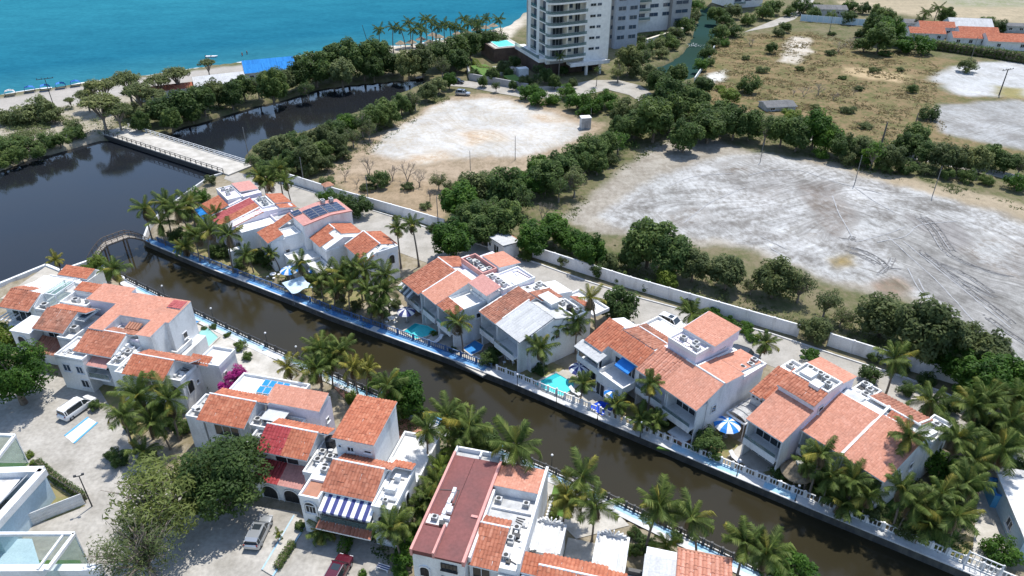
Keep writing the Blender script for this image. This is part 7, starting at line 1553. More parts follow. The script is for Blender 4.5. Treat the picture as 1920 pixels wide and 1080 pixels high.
def variant(kind, leaf, v):
    def mk():
        pts, rad = crown_points(kind, v * 13 + 1)
        nl, sz = {'round': (150, .085), 'big': (150, .042), 'bush': (110, .085), 'umbrella': (70, .06), 'feather': (56, .038), 'low': (110, .07), 'sparse': (60, .07), 'thorn': (46, .026)}[kind]
        asp = 3.2 if kind in ('umbrella', 'feather', 'thorn') else 1.7
        return (leaf_cloud(pts, rad, nl, sz, MATS[leaf], v * 7 + 3, flat=.5 if kind in ('umbrella', 'low') else 0, aspect=asp), limbs(pts, kind, v, MATS['dry_bark' if kind in ('umbrella', 'sparse', 'feather', 'thorn') else 'bark'], 14 if kind == 'thorn' else 6 if kind in ('sparse',) else (3 if kind in ('umbrella', 'feather') else 0)))
    return cached(('tree', kind, leaf, v), mk)
def bare(v):
    def mk():
        r = random.Random(v + 90); mb = MB()
        def grow(p, d, l, rad, dep):
            q = p + d * l; mid = p + d * l * .5 + Vector((r.uniform(-.05, .05), r.uniform(-.05, .05), 0)) * l
            mb.tube([p, mid, q], [rad, rad * .85, rad * .65], 5 if dep < 2 else 4)
            if dep < 5:
                for _ in range(3 if dep < 3 else 2):
                    nd = (d + Vector((r.uniform(-1, 1), r.uniform(-1, 1), r.uniform(-.25, .6))) * .75).normalized(); grow(q, nd, l * r.uniform(.58, .82), rad * .6, dep + 1)
        for _ in range(2): grow(Vector((0, 0, -.03)), Vector((r.uniform(-.35, .35), r.uniform(-.35, .35), 1)).normalized(), .5, .04, 0)
        return mb.mesh('branches', [MATS['dry_bark']])
    return cached(('bare', v), mk)
TN = [0]
def tree(px, py, rpx, kind='round', leaf='leaf_mid', label='', cat='tree', name='broadleaf_tree', group=None, sq=1.0, z0=0.0):
    """px,py: centre of the crown in the survey photo, rpx: its radius"""
    i = TN[0]; TN[0] += 1
    rpx = rpx * (1.16 if kind in ('round', 'bush') else 1.05)
    Rm = rpx * mpp(px, py)
    for _ in range(3): Rm = rpx * mpp(px, py, z0 + HC[kind] * Rm * sq)
    p = at(px, py, z0 + HC[kind] * Rm * sq)
    o = thing(name, label, cat, (p.x, p.y, z0 - .03), (i * 2.399) % 6.28, group, (Rm, Rm, Rm * sq))
    cr, tr = variant(kind, leaf, (i * 5) % (2 if kind in ('big', 'feather', 'thorn') else 4))
    link('trunk' if kind not in ('bush', 'low') else 'stem', tr, o); link('crown' if kind not in ('bush', 'low') else 'foliage', cr, o)
    return o
def bare_tree(px, py, rpx, label, group=None, sq=1.0):
    i = TN[0]; TN[0] += 1
    Rm = rpx * mpp(px, py); p = at(px, py, Rm * .9)
    o = thing('bare_tree', label, 'tree', (p.x, p.y, 0), i * 1.7, group, (Rm, Rm, Rm * sq)); link('branches', bare(i % 3), o)
def row(lst, text, group, cat='tree', name='broadleaf_tree', kind='round', leaf='leaf_mid', order='left'):
    """lst of (x, y, r[, kind[, leaf]]); text has {} for the ordinal counted from the left of the photo"""
    lst = sorted(lst, key=lambda t: t[0])
    for i, t in enumerate(lst):
        rv = random.Random(int(t[0] * 7 + t[1] * 3))
        k = t[3] if len(t) > 3 else (kind if kind != 'round' or len(lst) < 9 or rv.random() > .22 else 'sparse'); lf = t[4] if len(t) > 4 else leaf
        if len(t) < 5 and lf in ('leaf_mid', 'leaf_dark') and len(lst) > 8: lf = rv.choice([lf, lf, lf, 'leaf_bright' if lf == 'leaf_mid' else 'leaf_mid', 'leaf_olive', 'leaf_acacia' if rv.random() < .4 else 'leaf_mid'])
        tree(t[0], t[1], t[2] * rv.uniform(.84, 1.14), k, lf, text.format(ordinal(i)), cat, name if k not in ('bush', 'low') else 'shrub', group, sq=rv.uniform(.86, 1.18) if k == 'round' else rv.uniform(.85, 1.1))
# --- palms
def frond_mesh(v, leaf):
    def mk():
        r = random.Random(v + 5); mb = MB(); n = 30
        droop = [.25, .55, .9, 1.25][v % 4]
        def pos(t): a = droop * t * t; return Vector((math.sin(t * .9) * 0 + t * math.cos(a * .75), 0, .10 * t - .42 * droop * t * t))
        mb.tube([pos(k / 7) for k in range(8)], [.014 * (1 - k / 8) + .003 for k in range(8)], 4)
        for f in range(len(mb.f)): mb.t[f] = .8
        for k in range(n):
            t = .10 + .88 * k / n; p = pos(t); q = pos(min(1, t + .02)); d = (q - p).normalized()
            ln = .30 * (math.sin(math.pi * (.12 + .80 * t)) ** .7) * r.uniform(.85, 1.1)
            for s in (-1, 1):
                side = Vector((.45 * d.x, s * .85, -.55 - .35 * droop * t + r.uniform(-.18, .18))).normalized(); tip = p + side * ln + Vector((0, 0, -.25 * ln * ln)); w = d * .0105
                m = p + side * ln * .5 + Vector((0, 0, .01))
                mb.add([p - w, p + w, m + w * 1.1, tip, m - w * 1.1], [(0, 1, 2, 3, 4)], 0, min(1, max(0, r.gauss(.45 + .35 * t, .15))))
        return mb.mesh('frond', [MATS[leaf]], tint=True)
    return cached(('frond', v, leaf), mk)
def palm_trunk(v):
    def mk():
        mb = MB(); a = [.03, .09, -.13, .18][v]; n = 9
        mb.tube([(a * (k / n) ** 2, .4 * a * (k / n), k / n) for k in range(n + 1)], [(.034 if k == 0 else .022 - .008 * k / n) for k in range(n + 1)], 8)
        return mb.mesh('trunk', [MATS['palm_bark']], smooth=True)
    return cached(('ptr', v), mk)
PN = [0]
BANK = [tuple(p) for p in FP] + [tuple(q) for q in FQ[::-1]]
def far_wet(x, y):
    X, Y = np.array([x]), np.array([y])
    return bool(inside(LAGOON, X, Y)[0] or inside(np.array(BANK), X, Y)[0])
def palm(px, py, h=7.5, L_=3.2, label='', group=None, leaf='leaf_palm', n=22, far=False, dry=4, name='coconut_palm'):
    i = PN[0]; PN[0] += 1; r = random.Random(i * 3 + 1)
    for _ in range(24):                      # stand it on dry ground
        p = at(px, py, h)
        if h < 2.5 or not far_wet(p.x, p.y): break
        h -= .25
    v = i % 4; a = [.03, .09, -.13, .18][v]; rz = r.uniform(0, 6.28)
    tx, ty = h * a, h * .4 * a
    bx = p.x - (tx * math.cos(rz) - ty * math.sin(rz)); by = p.y - (tx * math.sin(rz) + ty * math.cos(rz))
    o = thing(name, label, 'palm', (bx, by, 0), rz, group)
    link('trunk', palm_trunk(v), o, sc=(h, h, h) if h > 4 else (h * 1.3, h * 1.3, h))
    top = (tx * (1 if h > 4 else 1.3), ty * (1 if h > 4 else 1.3), h)
    if far:
        def mk():
            mb = MB(); rr = random.Random(i % 3)
            for k in range(13):
                fm = frond_mesh(k % 4, leaf); Mx = Matrix.Rotation(k * 2.4 + rr.uniform(-.2, .2), 4, 'Z') @ Matrix.Rotation(R(-(50 - 7 * k)), 4, 'Y')
                o_ = len(mb.v); mb.v += [tuple(Mx @ v_.co) for v_ in fm.vertices]; mb.f += [tuple(j + o_ for j in pl.vertices) for pl in fm.polygons]; mb.m += [0] * len(fm.polygons); mb.t += [.45] * len(fm.polygons)
            return mb.mesh('crown', [MATS[leaf]], tint=True)
        link('crown', cached(('pcrown', i % 3, leaf), mk), o, top, sc=L_); return o
    n += r.randint(-5, 5) if n > 18 else 0; L_ *= r.uniform(.86, 1.12); bend = Vector((r.uniform(-14, 14), r.uniform(-14, 14), 0))
    for k in range(n):
        f = k / n; tilt = 68 - 100 * f + r.uniform(-9, 9)
        lf = 'leaf_palm_dry' if (dry and k >= n - dry) else ('leaf_palm_yellow' if leaf == 'leaf_palm_yellow' or (k * 7 + i) % 11 == 0 else leaf)
        typ = min(3, int(f * 4 + r.uniform(0, .9))); s = L_ * r.uniform(.78, 1.12) * (.8 if f < .15 else 1)
        link('frond', frond_mesh(typ, lf), o, top, (R(r.uniform(-24, 24)), R(-tilt + bend.x * math.cos(k * 2.399) + bend.y * math.sin(k * 2.399) if not (dry and k >= n - dry) else 58 + r.uniform(-8, 15)), k * 2.399 + r.uniform(-.25, .25)), s)
    link('crown_shaft', cached('cshaft', lambda: MB().cyl((0, 0, -.5), (0, 0, .15), .16, .22, 8).mesh('crown_shaft', [MATS['leaf_palm_yellow']], tint=True)), o, top)
    return o
def palms(lst, text, group, h=7.5, L_=3.2, **k):
    for i, t in enumerate(sorted(lst, key=lambda t: t[0])):
        palm(t[0], t[1], t[2] if len(t) > 2 else h, t[3] if len(t) > 3 else L_, text.format(ordinal(i)), group, t[4] if len(t) > 4 else 'leaf_palm', **k)

palms([(270, 390), (309, 380, 7), (330, 392), (352, 380, 7), (367, 440, 7), (428, 440), (393, 430, 7), (345, 462, 4, 2.6), (462, 477, 4, 2.6), (300, 418, 6.5), (405, 402, 6)], 'coconut palm at the lagoon tip of the far island, {} from the left', 'palms at the far island tip', 7.5, 3.5)
palms([(510, 474, 4, 2.4), (563, 494, 4.5, 2.6), (662, 498, 7.5), (684, 505), (655, 528, 6), (630, 540, 5.5), (596, 527, 4.5, 2.6), (721, 515, 7), (719, 545, 5.5), (687, 542, 6), (611, 515, 5, 2.8), (711, 574, 4.5, 2.7), (640, 510, 6)], 'garden palm between left and middle house groups, {} from the left', 'palms in the middle garden', 7, 3.1)
palms([(744, 428, 8, 2.4), (772, 420, 8.5, 2.6)], 'slender tall palm beside the street right of the left houses, {} from the left', 'slender street palms')
palms([(487, 328, 7), (502, 338, 6), (522, 316, 7.5), (534, 338, 6.5)], 'palm at the street end near the white bridge, {} from the left', 'palms at the bridge end', 7, 3.0)
palm(858, 603, 6.5, 2.6, 'lone palm between the small turquoise pool and the blue tub'); palm(1107, 558, 8.5, 2.6, 'tall half-dry palm behind the half-white-roof house', leaf='leaf_palm_yellow', dry=8); palm(1082, 600, 6, 2.9, 'palm with dense crown just below the tall half-dry palm'); palm(1047, 611, 5.5, 2.7, 'palm against the right wall of the half-white-roof house'); palm(1012, 652, 5, 2.7, 'short palm left of the large turquoise pool lawn'); palm(1093, 716, 5.5, 2.6, 'palm with hanging dry fronds at the edge of the large turquoise pool', dry=6)
palm(1220, 718, 6.5, 2.6, 'single palm in front of the pink-block house facade'); palm(1157, 757, 4, 2.3, 'small palm beside the deep blue pool'); palm(1203, 786, 3.4, 2.4, 'low palm on the lawn by the canal, left one of two'); palm(1231, 786, 3.2, 2.2, 'low palm on the lawn by the canal, right one of two'); palm(1297, 588, 6.5, 2.8, 'palm on the street behind the pink-block house'); palm(1436, 642, 6.5, 2.8, 'palm on the street right of the pink block'); palm(1678, 672, 7.5, 3.2, 'tall palm with yellowing fronds by the boundary wall', leaf='leaf_palm'); palm(1746, 750, 6, 3.0, 'palm right behind the right-end salmon double house'); palm(1706, 820, 9, 3.2, 'palm leaning over the roof of the right-end salmon double house', dry=5)
palms([(1797, 820, 7), (1827, 762, 7), (1897, 790, 7), (1850, 745, 7), (1880, 842, 6.5), (1908, 745, 7)], 'palm clustered at the right edge behind the last house, {} from the left', 'palms at the right edge', 7, 3.4)
palms([(1540, 850, 8), (1557, 893, 7.5), (1627, 927, 7.5), (1580, 945, 5.5), (1717, 942, 6.5), (1690, 915, 7), (1792, 967, 6.5), (1766, 925, 6), (1812, 905, 6), (1828, 862, 6), (1600, 900, 8), (1515, 870, 4, 2.4), (1740, 985, 5)], 'coconut palm in the lower right canal-side grove, {} from the left', 'palms of the lower right grove', 6, 2.9)
palms([(600, 655, 7), (592, 690, 6), (662, 688, 6, 3.0, 'leaf_palm_yellow'), (726, 722, 6.5), (640, 655, 6.5), (690, 690, 5.5, 2.8, 'leaf_palm_yellow'), (540, 688, 4, 2.3, 'leaf_palm_yellow'), (618, 672, 6)], 'palm on the near bank behind the blue heaters, {} from the left', 'palms on the near bank', 6.5, 3.1)
palms([(801, 806, 7, 2.8), (838, 778, 6), (880, 796, 6, 3.0), (968, 834, 8, 3.7), (852, 838, 3, 2.6, 'leaf_lime'), (866, 815, 5)], 'palm in the bank garden above the maroon roof, {} from the left', 'palms above the maroon roof', 6.5, 3.1)
palms([(1092, 893, 6.5), (1068, 936, 5, 3.0, 'leaf_palm_yellow'), (1116, 948, 6), (1236, 948, 7.5, 3.5), (1296, 970, 6.5, 3.0), (1396, 1016, 7, 3.2), (1438, 1036, 7, 3.3), (1248, 1022, 2.6, 2.2, 'leaf_lime')], 'palm along the near canal walk at bottom middle, {} from the left', 'palms at bottom middle', 6.5, 3.3)
palms([(803, 932, 3.2, 2.6), (790, 955, 2.8, 2.4), (730, 990, 6, 2.9), (752, 985, 4, 2.6), (826, 880, 3, 2.4, 'leaf_lime'), (815, 905, 3, 2.4)], 'bushy palm in the gap left of the maroon roof, {} from the left', 'palms beside the maroon roof', 4, 2.7)
palms([(230, 778, 6.5), (257, 740, 7), (314, 748, 7), (268, 848, 2.2, 2.4), (285, 790, 5)], 'palm in the garden bed beside the white minivan, {} from the left', 'palms beside the minivan', 6.5, 3.3)
palm(214, 504, 6.5, 3.4, 'large palm beside the footbridge landing on the near island'); palm(105, 487, 4, 1.9, 'small yellowish palm on the near island tip', leaf='leaf_palm_yellow'); palm(521, 1002, 1.2, .9, 'tiny potted palm beside the silver SUV', dry=0, n=10); palm(607, 995, 1.4, 2.2, 'dense cycad-like palm below the blue striped awning', dry=0, n=26)
bp = [(711, 57), (737, 53), (750, 55), (767, 43), (775, 57), (787, 50), (797, 37), (807, 40), (813, 47), (822, 53), (832, 47), (842, 50), (853, 52), (870, 37), (878, 47), (888, 43), (900, 43), (912, 37), (935, 38), (792, 60), (865, 55), (895, 52)]
palms([(x, y - 3, 9, 3.1) for x, y in bp], 'distant palm in the beach grove left of the high-rise, {} from the left', 'beach grove palms', far=True)
palms([(1738, 22, 8, 3.4), (1760, 14, 9, 3.4), (1728, 35, 5, 3), (1050, 104, 8, 2.2), (1120, 130, 5.5, 1.6), (1015, 108, 5, 1.8)], 'distant palm near the high-rise or far villas, {} from the left', 'distant garden palms', far=True)

# --- lagoon and beach belts
row([(40, 215, 26), (75, 205, 26), (100, 218, 22), (12, 220, 20), (135, 238, 18)], 'light feathery shrub on the sand left of the bridge, {} from the left', 'sand shrubs', 'shrub', 'shrub', 'bush', 'leaf_acacia')
row([(15, 278, 26), (45, 270, 26), (80, 268, 22), (110, 262, 22), (138, 250, 24), (30, 292, 18), (70, 285, 18), (0, 300, 20)], 'dark mangrove bush on the lagoon bank left of the bridge, {} from the left', 'left bank mangroves', 'shrub', 'mangrove_bush', 'bush', 'leaf_mid')
row([(188, 165, 32), (236, 152, 30), (185, 196, 38), (218, 208, 30), (330, 140, 34), (296, 152, 28), (388, 120, 18), (130, 188, 12), (258, 172, 30), (160, 180, 22), (285, 180, 26)], 'flat-topped acacia among the beach scrub, {} from the left', 'beach acacias', 'tree', 'acacia_tree', 'umbrella', 'leaf_acacia')
row([(240, 205, 22, 'bush', 'leaf_acacia'), (275, 215, 22), (300, 205, 26), (318, 222, 22), (345, 195, 28), (378, 185, 26), (405, 172, 26), (432, 178, 22), (455, 165, 26), (482, 160, 24), (508, 158, 26), (532, 150, 28), (560, 140, 28), (590, 128, 30), (620, 116, 30), (648, 106, 30), (680, 112, 30), (706, 102, 28), (735, 116, 25), (765, 120, 24), (792, 112, 24), (822, 102, 26), (850, 92, 28), (880, 82, 28), (908, 74, 26), (935, 70, 22), (858, 112, 22), (828, 122, 20), (640, 135, 22), (700, 128, 22), (565, 118, 16), (575, 165, 18), (360, 215, 18), (262, 228, 16)], 'mangrove between lagoon and beach, {} from the left', 'far bank mangroves', 'tree', 'mangrove_tree', 'round', 'leaf_dark')
row([(475, 302, 20), (500, 282, 23), (526, 276, 23), (552, 270, 22), (578, 264, 23), (602, 254, 22), (627, 243, 23), (652, 233, 23), (677, 225, 22), (702, 217, 22), (727, 208, 22), (752, 195, 21), (777, 184, 20), (800, 172, 19), (822, 160, 16), (842, 150, 14), (520, 303, 23), (548, 298, 24), (577, 292, 23, 'round', 'leaf_olive'), (605, 282, 23), (633, 268, 22, 'round', 'leaf_olive'), (660, 254, 20, 'sparse', 'leaf_olive'), (690, 240, 18, 'sparse', 'leaf_olive'), (718, 228, 16, 'bush', 'leaf_olive'), (498, 318, 18), (540, 326, 18, 'bush', 'leaf_olive'), (577, 320, 18, 'bush', 'leaf_acacia'), (612, 306, 18, 'bush', 'leaf_olive'), (642, 290, 16, 'bush', 'leaf_olive'), (768, 202, 13, 'bush', 'leaf_olive')], 'mangrove between lagoon and pale lot, {} from the left', 'near bank mangroves', 'tree', 'mangrove_tree', 'round', 'leaf_mid')
for i, (x, y, r_) in enumerate([(690, 308, 24), (735, 322, 20), (762, 318, 26), (786, 332, 22), (645, 325, 16), (668, 340, 14), (1018, 392, 24), (805, 362, 18)]): bare_tree(x, y, r_, f'leafless grey tree on dry ground behind the boundary wall, {ordinal([1, 3, 4, 5, 0, 2, 7, 6][i])} from the left', 'leafless trees')
row([(712, 336, 24, 'bush', 'leaf_mid'), (822, 336, 20, 'sparse', 'leaf_olive'), (842, 352, 18, 'sparse', 'leaf_olive'), (690, 350, 16, 'low', 'leaf_olive'), (765, 350, 18, 'low', 'leaf_olive'), (800, 385, 18, 'low', 'leaf_acacia'), (610, 338, 18, 'low', 'leaf_acacia')], 'dry shrub on the bare ground behind the boundary wall, {} from the left', 'dry shrubs', 'shrub')
row([(860, 378, 34), (888, 352, 36), (918, 338, 34), (948, 352, 36), (975, 372, 34), (925, 392, 38), (885, 408, 36), (948, 412, 32), (905, 430, 30), (995, 342, 28), (1022, 330, 32), (1050, 312, 34), (1078, 300, 32), (1106, 282, 32), (1135, 270, 28), (1160, 262, 26), (1078, 336, 24), (1048, 348, 24), (1120, 305, 24), (1165, 240, 26), (1192, 232, 28), (1172, 212, 24), (1010, 312, 22), (1145, 300, 18, 'bush', 'leaf_olive')], 'dense tree in the belt between pale and grey lots, {} from the left', 'central tree belt', 'tree', 'broadleaf_tree', 'round', 'leaf_mid')
row([(985, 175, 18), (1010, 182, 20), (1036, 186, 18), (1062, 172, 20), (1084, 190, 22), (1112, 192, 22), (1140, 186, 20), (1152, 202, 18), (1095, 205, 16)], 'bright green tree in the row below the high-rise entrance, {} from the left', 'trees below the high-rise', 'tree', 'broadleaf_tree', 'bush', 'leaf_bright')
row([(1010, 128, 14), (1022, 140, 14), (1005, 150, 14), (945, 124, 13), (965, 116, 12), (922, 140, 12), (955, 135, 10), (905, 152, 10), (930, 160, 10), (985, 152, 12), (1040, 152, 13), (1058, 132, 11), (1000, 166, 13), (890, 138, 9), (962, 160, 9), (1045, 120, 10), (1075, 155, 10)], 'dark garden tree on the podium side of the high-rise, {} from the left', 'high-rise garden trees', 'tree', 'garden_tree', 'round', 'leaf_dark')
row([(1228, 222, 34), (1258, 212, 30), (1290, 232, 30), (1330, 236, 30), (1252, 182, 28), (1280, 168, 28), (1240, 152, 24), (1302, 192, 28), (1218, 140, 20), (1178, 112, 24), (1160, 132, 20), (1200, 108, 22), (1190, 135, 18, 'bush', 'leaf_olive'), (1215, 205, 24), (1320, 160, 20), (1270, 140, 18)], 'tree in the mass right of the high-rise drive, {} from the left', 'trees right of the high-rise', 'tree', 'broadleaf_tree', 'round', 'leaf_dark')
row([(1210, 88, 16), (1232, 84, 16), (1250, 74, 18), (1270, 66, 18), (1285, 48, 18), (1298, 30, 18), (1306, 12, 16), (1240, 100, 16), (1215, 104, 14), (1262, 84, 14)], 'shrub on the tower-side bank of the inner canal, {} from the left', 'inner canal tower-side shrubs', 'shrub', 'shrub', 'bush', 'leaf_mid')
row([(1312, 122, 14), (1326, 100, 15), (1338, 80, 16), (1350, 60, 18), (1362, 40, 18), (1378, 58, 18), (1345, 28, 18), (1372, 22, 18), (1330, 116, 10), (1402, 36, 16), (1432, 22, 18), (1452, 14, 18), (1360, 80, 12)], 'shrub on the scrub-side bank of the inner canal, {} from the left', 'inner canal scrub-side shrubs', 'shrub', 'shrub', 'bush', 'leaf_mid')
row([(1285, 252, 26), (1318, 222, 28), (1350, 216, 28), (1378, 228, 30), (1408, 232, 28), (1438, 238, 28), (1468, 244, 28), (1498, 250, 26), (1530, 242, 32, 'round', 'leaf_bright'), (1552, 258, 26, 'round', 'leaf_bright'), (1582, 274, 24), (1612, 278, 24), (1640, 286, 24), (1672, 294, 26), (1702, 268, 26, 'round', 'leaf_dark'), (1722, 254, 26), (1742, 288, 28), (1772, 294, 24), (1800, 296, 24), (1830, 298, 22), (1860, 292, 26), (1890, 304, 22), (1916, 306, 22), (1480, 220, 20, 'bush', 'leaf_lime'), (1365, 182, 20, 'bush', 'leaf_lime')], 'tree in the green belt above the grey lot, {} from the left', 'green belt above the grey lot', 'tree', 'broadleaf_tree', 'round', 'leaf_mid')
row([(1540, 286, 16), (1590, 296, 18), (1625, 302, 18), (1660, 308, 18), (1700, 314, 18), (1738, 318, 16), (1775, 326, 15), (1812, 330, 15), (1850, 336, 14), (1908, 342, 26)], 'roadside bush along the lower edge of the far road, {} from the left', 'roadside bushes', 'shrub', 'shrub', 'bush', 'leaf_mid')
row([(1405, 158, 20), (1745, 212, 20), (1815, 124, 20, 'bush', 'leaf_olive'), (1445, 90, 14), (1460, 60, 14), (1712, 166, 10), (1500, 128, 12, 'low', 'leaf_olive'), (1640, 130, 12, 'low', 'leaf_olive'), (1610, 165, 14, 'low', 'leaf_olive'), (1400, 108, 12, 'low', 'leaf_olive'), (1430, 130, 14, 'low', 'leaf_acacia'), (1580, 145, 9, 'low', 'leaf_mid'), (1590, 205, 16, 'low', 'leaf_olive'), (1530, 200, 14, 'low', 'leaf_acacia'), (1450, 190, 14, 'low', 'leaf_olive'), (1620, 235, 18, 'low', 'leaf_acacia'), (1350, 165, 14, 'low', 'leaf_lime'), (1690, 130, 10, 'low', 'leaf_olive'), (1560, 98, 14, 'low', 'leaf_olive'), (1660, 100, 16, 'low', 'leaf_mid')], 'lone bush standing in the brown scrub field, {} from the left', 'scrub field bushes', 'shrub', 'shrub', 'bush', 'leaf_dark')
for i, (x, y, r_) in enumerate(sorted([(1510, 165, 18), (1538, 160, 20), (1565, 175, 14), (1410, 72, 16), (1575, 80, 18), (1600, 72, 18), (1490, 170, 12), (1602, 168, 10)])): bare_tree(x, y, r_, f'grey leafless thicket in the brown scrub field, {ordinal(i)} from the left', 'leafless thickets', .7)
row([(1712, 80, 38, 'low', 'leaf_bright'), (1652, 70, 26, 'round', 'leaf_mid'), (1622, 84, 22, 'bush', 'leaf_mid'), (1672, 56, 24, 'round', 'leaf_bright'), (1640, 46, 20, 'round', 'leaf_mid'), (1615, 62, 14, 'bush', 'leaf_dark'), (1560, 62, 10, 'low', 'leaf_mid'), (1590, 34, 14, 'bush', 'leaf_dark'), (1525, 26, 14, 'bush', 'leaf_mid'), (1560, 30, 12, 'bush', 'leaf_mid'), (1620, 16, 14, 'bush', 'leaf_dark'), (1645, 22, 14, 'round', 'leaf_mid'), (1480, 22, 12, 'bush', 'leaf_mid'), (1470, 52, 14, 'bush', 'leaf_dark'), (1500, 10, 18, 'bush', 'leaf_dark'), (1530, 14, 14, 'bush', 'leaf_dark'), (1600, 12, 14, 'bush', 'leaf_mid'), (1660, 32, 20, 'round', 'leaf_mid'), (1775, 30, 18, 'round', 'leaf_dark'), (1850, 40, 16, 'bush', 'leaf_mid'), (1870, 48, 16, 'bush', 'leaf_dark'), (1588, 12, 12, 'bush', 'leaf_bright')], 'distant tree round the court and villas at top right, {} from the left', 'trees at top right')
# --- clipped hedges: long leafy boxes
def hedge(label, pts, w, hgt, leaf, name='hedge', dens=46, flower=None):
    P = [Vector(at(x, y)[:2]) for x, y in pts]; o = thing(name, label, 'hedge', (*P[0], 0)); cs = []; rd = []
    core = MB()
    for a, b_ in zip(P[:-1], P[1:]):
        a = a - P[0]; b_ = b_ - P[0]; n = max(2, int((b_ - a).length / (w * .35))); nn = Vector((-(b_ - a).y, (b_ - a).x)).normalized()
        for k in range(n):
            for s in (-.22, .22):
                for zf in (.3, .72):
                    c_ = a.lerp(b_, (k + .5) / n) + nn * w * s; cs.append((c_.x, c_.y, hgt * zf)); rd.append(min(w, hgt) * .36)
        core.obox((*a, hgt * .45), (*b_, hgt * .45), w * .5, hgt * .75)
    link('foliage', leaf_cloud(cs, rd, dens, max(.10, w * .12), MATS[leaf], len(pts) * 7 + int(w * 10)), o); link('stems', core.mesh('stems', [MATS['bark']]), o)
hedge('long dark clipped hedge in front of the orange villas', [(1748, 92), (1800, 100), (1860, 108), (1930, 120), (2000, 130)], 3.6, 3.4, 'leaf_dark', dens=60)
hedge('narrow hedge beside the glass house fence', [(72, 872), (110, 905), (160, 938)], 1.0, 1.1, 'leaf_mid'); hedge('clipped hedge on the kerbed planting strip', [(520, 1068), (550, 1022)], .9, .9, 'leaf_mid'); hedge('bright clipped hedge below the blue striped awning', [(643, 1040), (655, 1008)], 1.3, 1.2, 'leaf_bright'); hedge('low hedge under the balcony of the blue striped awning house', [(662, 1004), (700, 1004)], 1.0, .9, 'leaf_mid'); hedge('dark hedge between the half-white-roof house and the pool garden', [(1040, 665), (1085, 640)], 1.6, 1.6, 'leaf_dark')
hedge('dark clipped hedge at the foot of the cream block', [(1188, 80), (1215, 76), (1244, 72)], 3.0, 2.6, 'leaf_dark')
hedge('yellowish hedge edging the high-rise garden terrace', [(890, 122), (900, 136), (955, 142)], 2.0, 2.4, 'leaf_lime')
# --- trees of the street and the lot edge
row([(1000, 446, 30, 'round', 'leaf_bright'), (1040, 430, 32), (1072, 452, 32, 'round', 'leaf_bright'), (1108, 470, 30, 'round', 'leaf_bright'), (1140, 492, 24), (1218, 452, 44), (1252, 474, 38), (1182, 482, 26), (1252, 520, 22, 'round', 'leaf_lime'), (1302, 496, 34, 'round', 'leaf_olive'), (1365, 510, 38, 'round', 'leaf_olive'), (1455, 520, 36, 'round', 'leaf_olive'), (1502, 534, 28, 'sparse', 'leaf_olive'), (1552, 562, 30, 'sparse', 'leaf_olive'), (1410, 535, 20, 'sparse', 'leaf_olive'), (1580, 592, 24, 'sparse', 'leaf_olive'), (1660, 592, 46, 'round', 'leaf_olive'), (1742, 622, 54, 'round', 'leaf_olive'), (1812, 650, 42, 'round', 'leaf_olive'), (1862, 660, 34, 'round', 'leaf_olive')], 'tree in the row behind the boundary wall along the grey lot, {} from the left', 'trees along the boundary wall', 'tree', 'broadleaf_tree', 'round', 'leaf_mid')
row([(1788, 675, 40), (1842, 705, 42), (1900, 700, 36), (1880, 740, 34), (1815, 720, 26)], 'bright leafy tree at the right end of the boundary wall, {} from the left', 'bright trees at the right', 'tree', 'broadleaf_tree', 'round', 'leaf_bright')
tree(1530, 618, 32, 'bush', 'leaf_olive', 'round clipped tree standing in the gap of the boundary wall', name='clipped_tree'); tree(1522, 667, 24, 'low', 'leaf_bright', 'spreading light green shrub in the street behind the narrow balcony house', 'shrub', 'shrub'); tree(850, 446, 38, 'round', 'leaf_bright', 'large green tree left of the guardhouse'); tree(1160, 572, 34, 'round', 'leaf_dark', 'round dark tree in the street behind the half-white-roof house'); tree(640, 382, 26, 'bush', 'leaf_mid', 'bush behind the solar panels'); tree(672, 388, 26, 'bush', 'leaf_dark', 'dark tree at the right end of the solar panels'); tree(610, 370, 18, 'bush', 'leaf_bright', 'bright bush beside the sentry box'); tree(640, 408, 14, 'low', 'leaf_dark', 'low dark shrub at the foot of the solar-panel house', 'shrub', 'shrub')
row([(1340, 588, 20), (1368, 600, 20), (1395, 614, 20), (1412, 632, 16), (1330, 570, 14)], 'bright shrub along the street side behind the pink block, {} from the left', 'street shrubs behind pink block', 'shrub', 'shrub', 'low', 'leaf_bright')
row([(1125, 505, 16), (1060, 490, 14), (1165, 520, 14), (1210, 535, 16), (1290, 565, 12), (940, 470, 14), (985, 480, 14), (1640, 668, 16), (1690, 690, 18), (1620, 650, 12), (810, 428, 12), (740, 408, 8)], 'shrub at the foot of the boundary wall, {} from the left', 'shrubs along the boundary wall', 'shrub', 'shrub', 'bush', 'leaf_mid')
row([(1635, 702, 20), (1700, 728, 20), (1760, 780, 24), (1740, 712, 18), (1780, 760, 22)], 'dark street shrub behind the right-end house, {} from the left', 'shrubs behind the right-end house', 'shrub', 'shrub', 'bush', 'leaf_dark')
row([(1330, 832, 28), (930, 662, 16, 'bush', 'leaf_dark'), (915, 672, 18), (848, 655, 9), (1500, 880, 20), (1460, 890, 22), (1248, 792, 12), (1012, 690, 18, 'bush', 'leaf_dark'), (812, 625, 9, 'low', 'leaf_lime')], 'garden shrub beside the far canal walk, {} from the left', 'canal garden shrubs', 'shrub', 'shrub', 'bush', 'leaf_mid')
row([(1600, 930, 26), (1680, 900, 30, 'bush', 'leaf_bright'), (1760, 880, 34, 'bush', 'leaf_bright'), (1810, 900, 30, 'bush', 'leaf_bright'), (1640, 960, 24), (1700, 985, 26), (1800, 940, 30), (1760, 960, 26), (1830, 840, 26), (1540, 915, 18), (1735, 925, 26)], 'leafy shrub filling the lower right palm grove, {} from the left', 'undergrowth of the lower right grove', 'shrub', 'shrub', 'bush', 'leaf_mid')
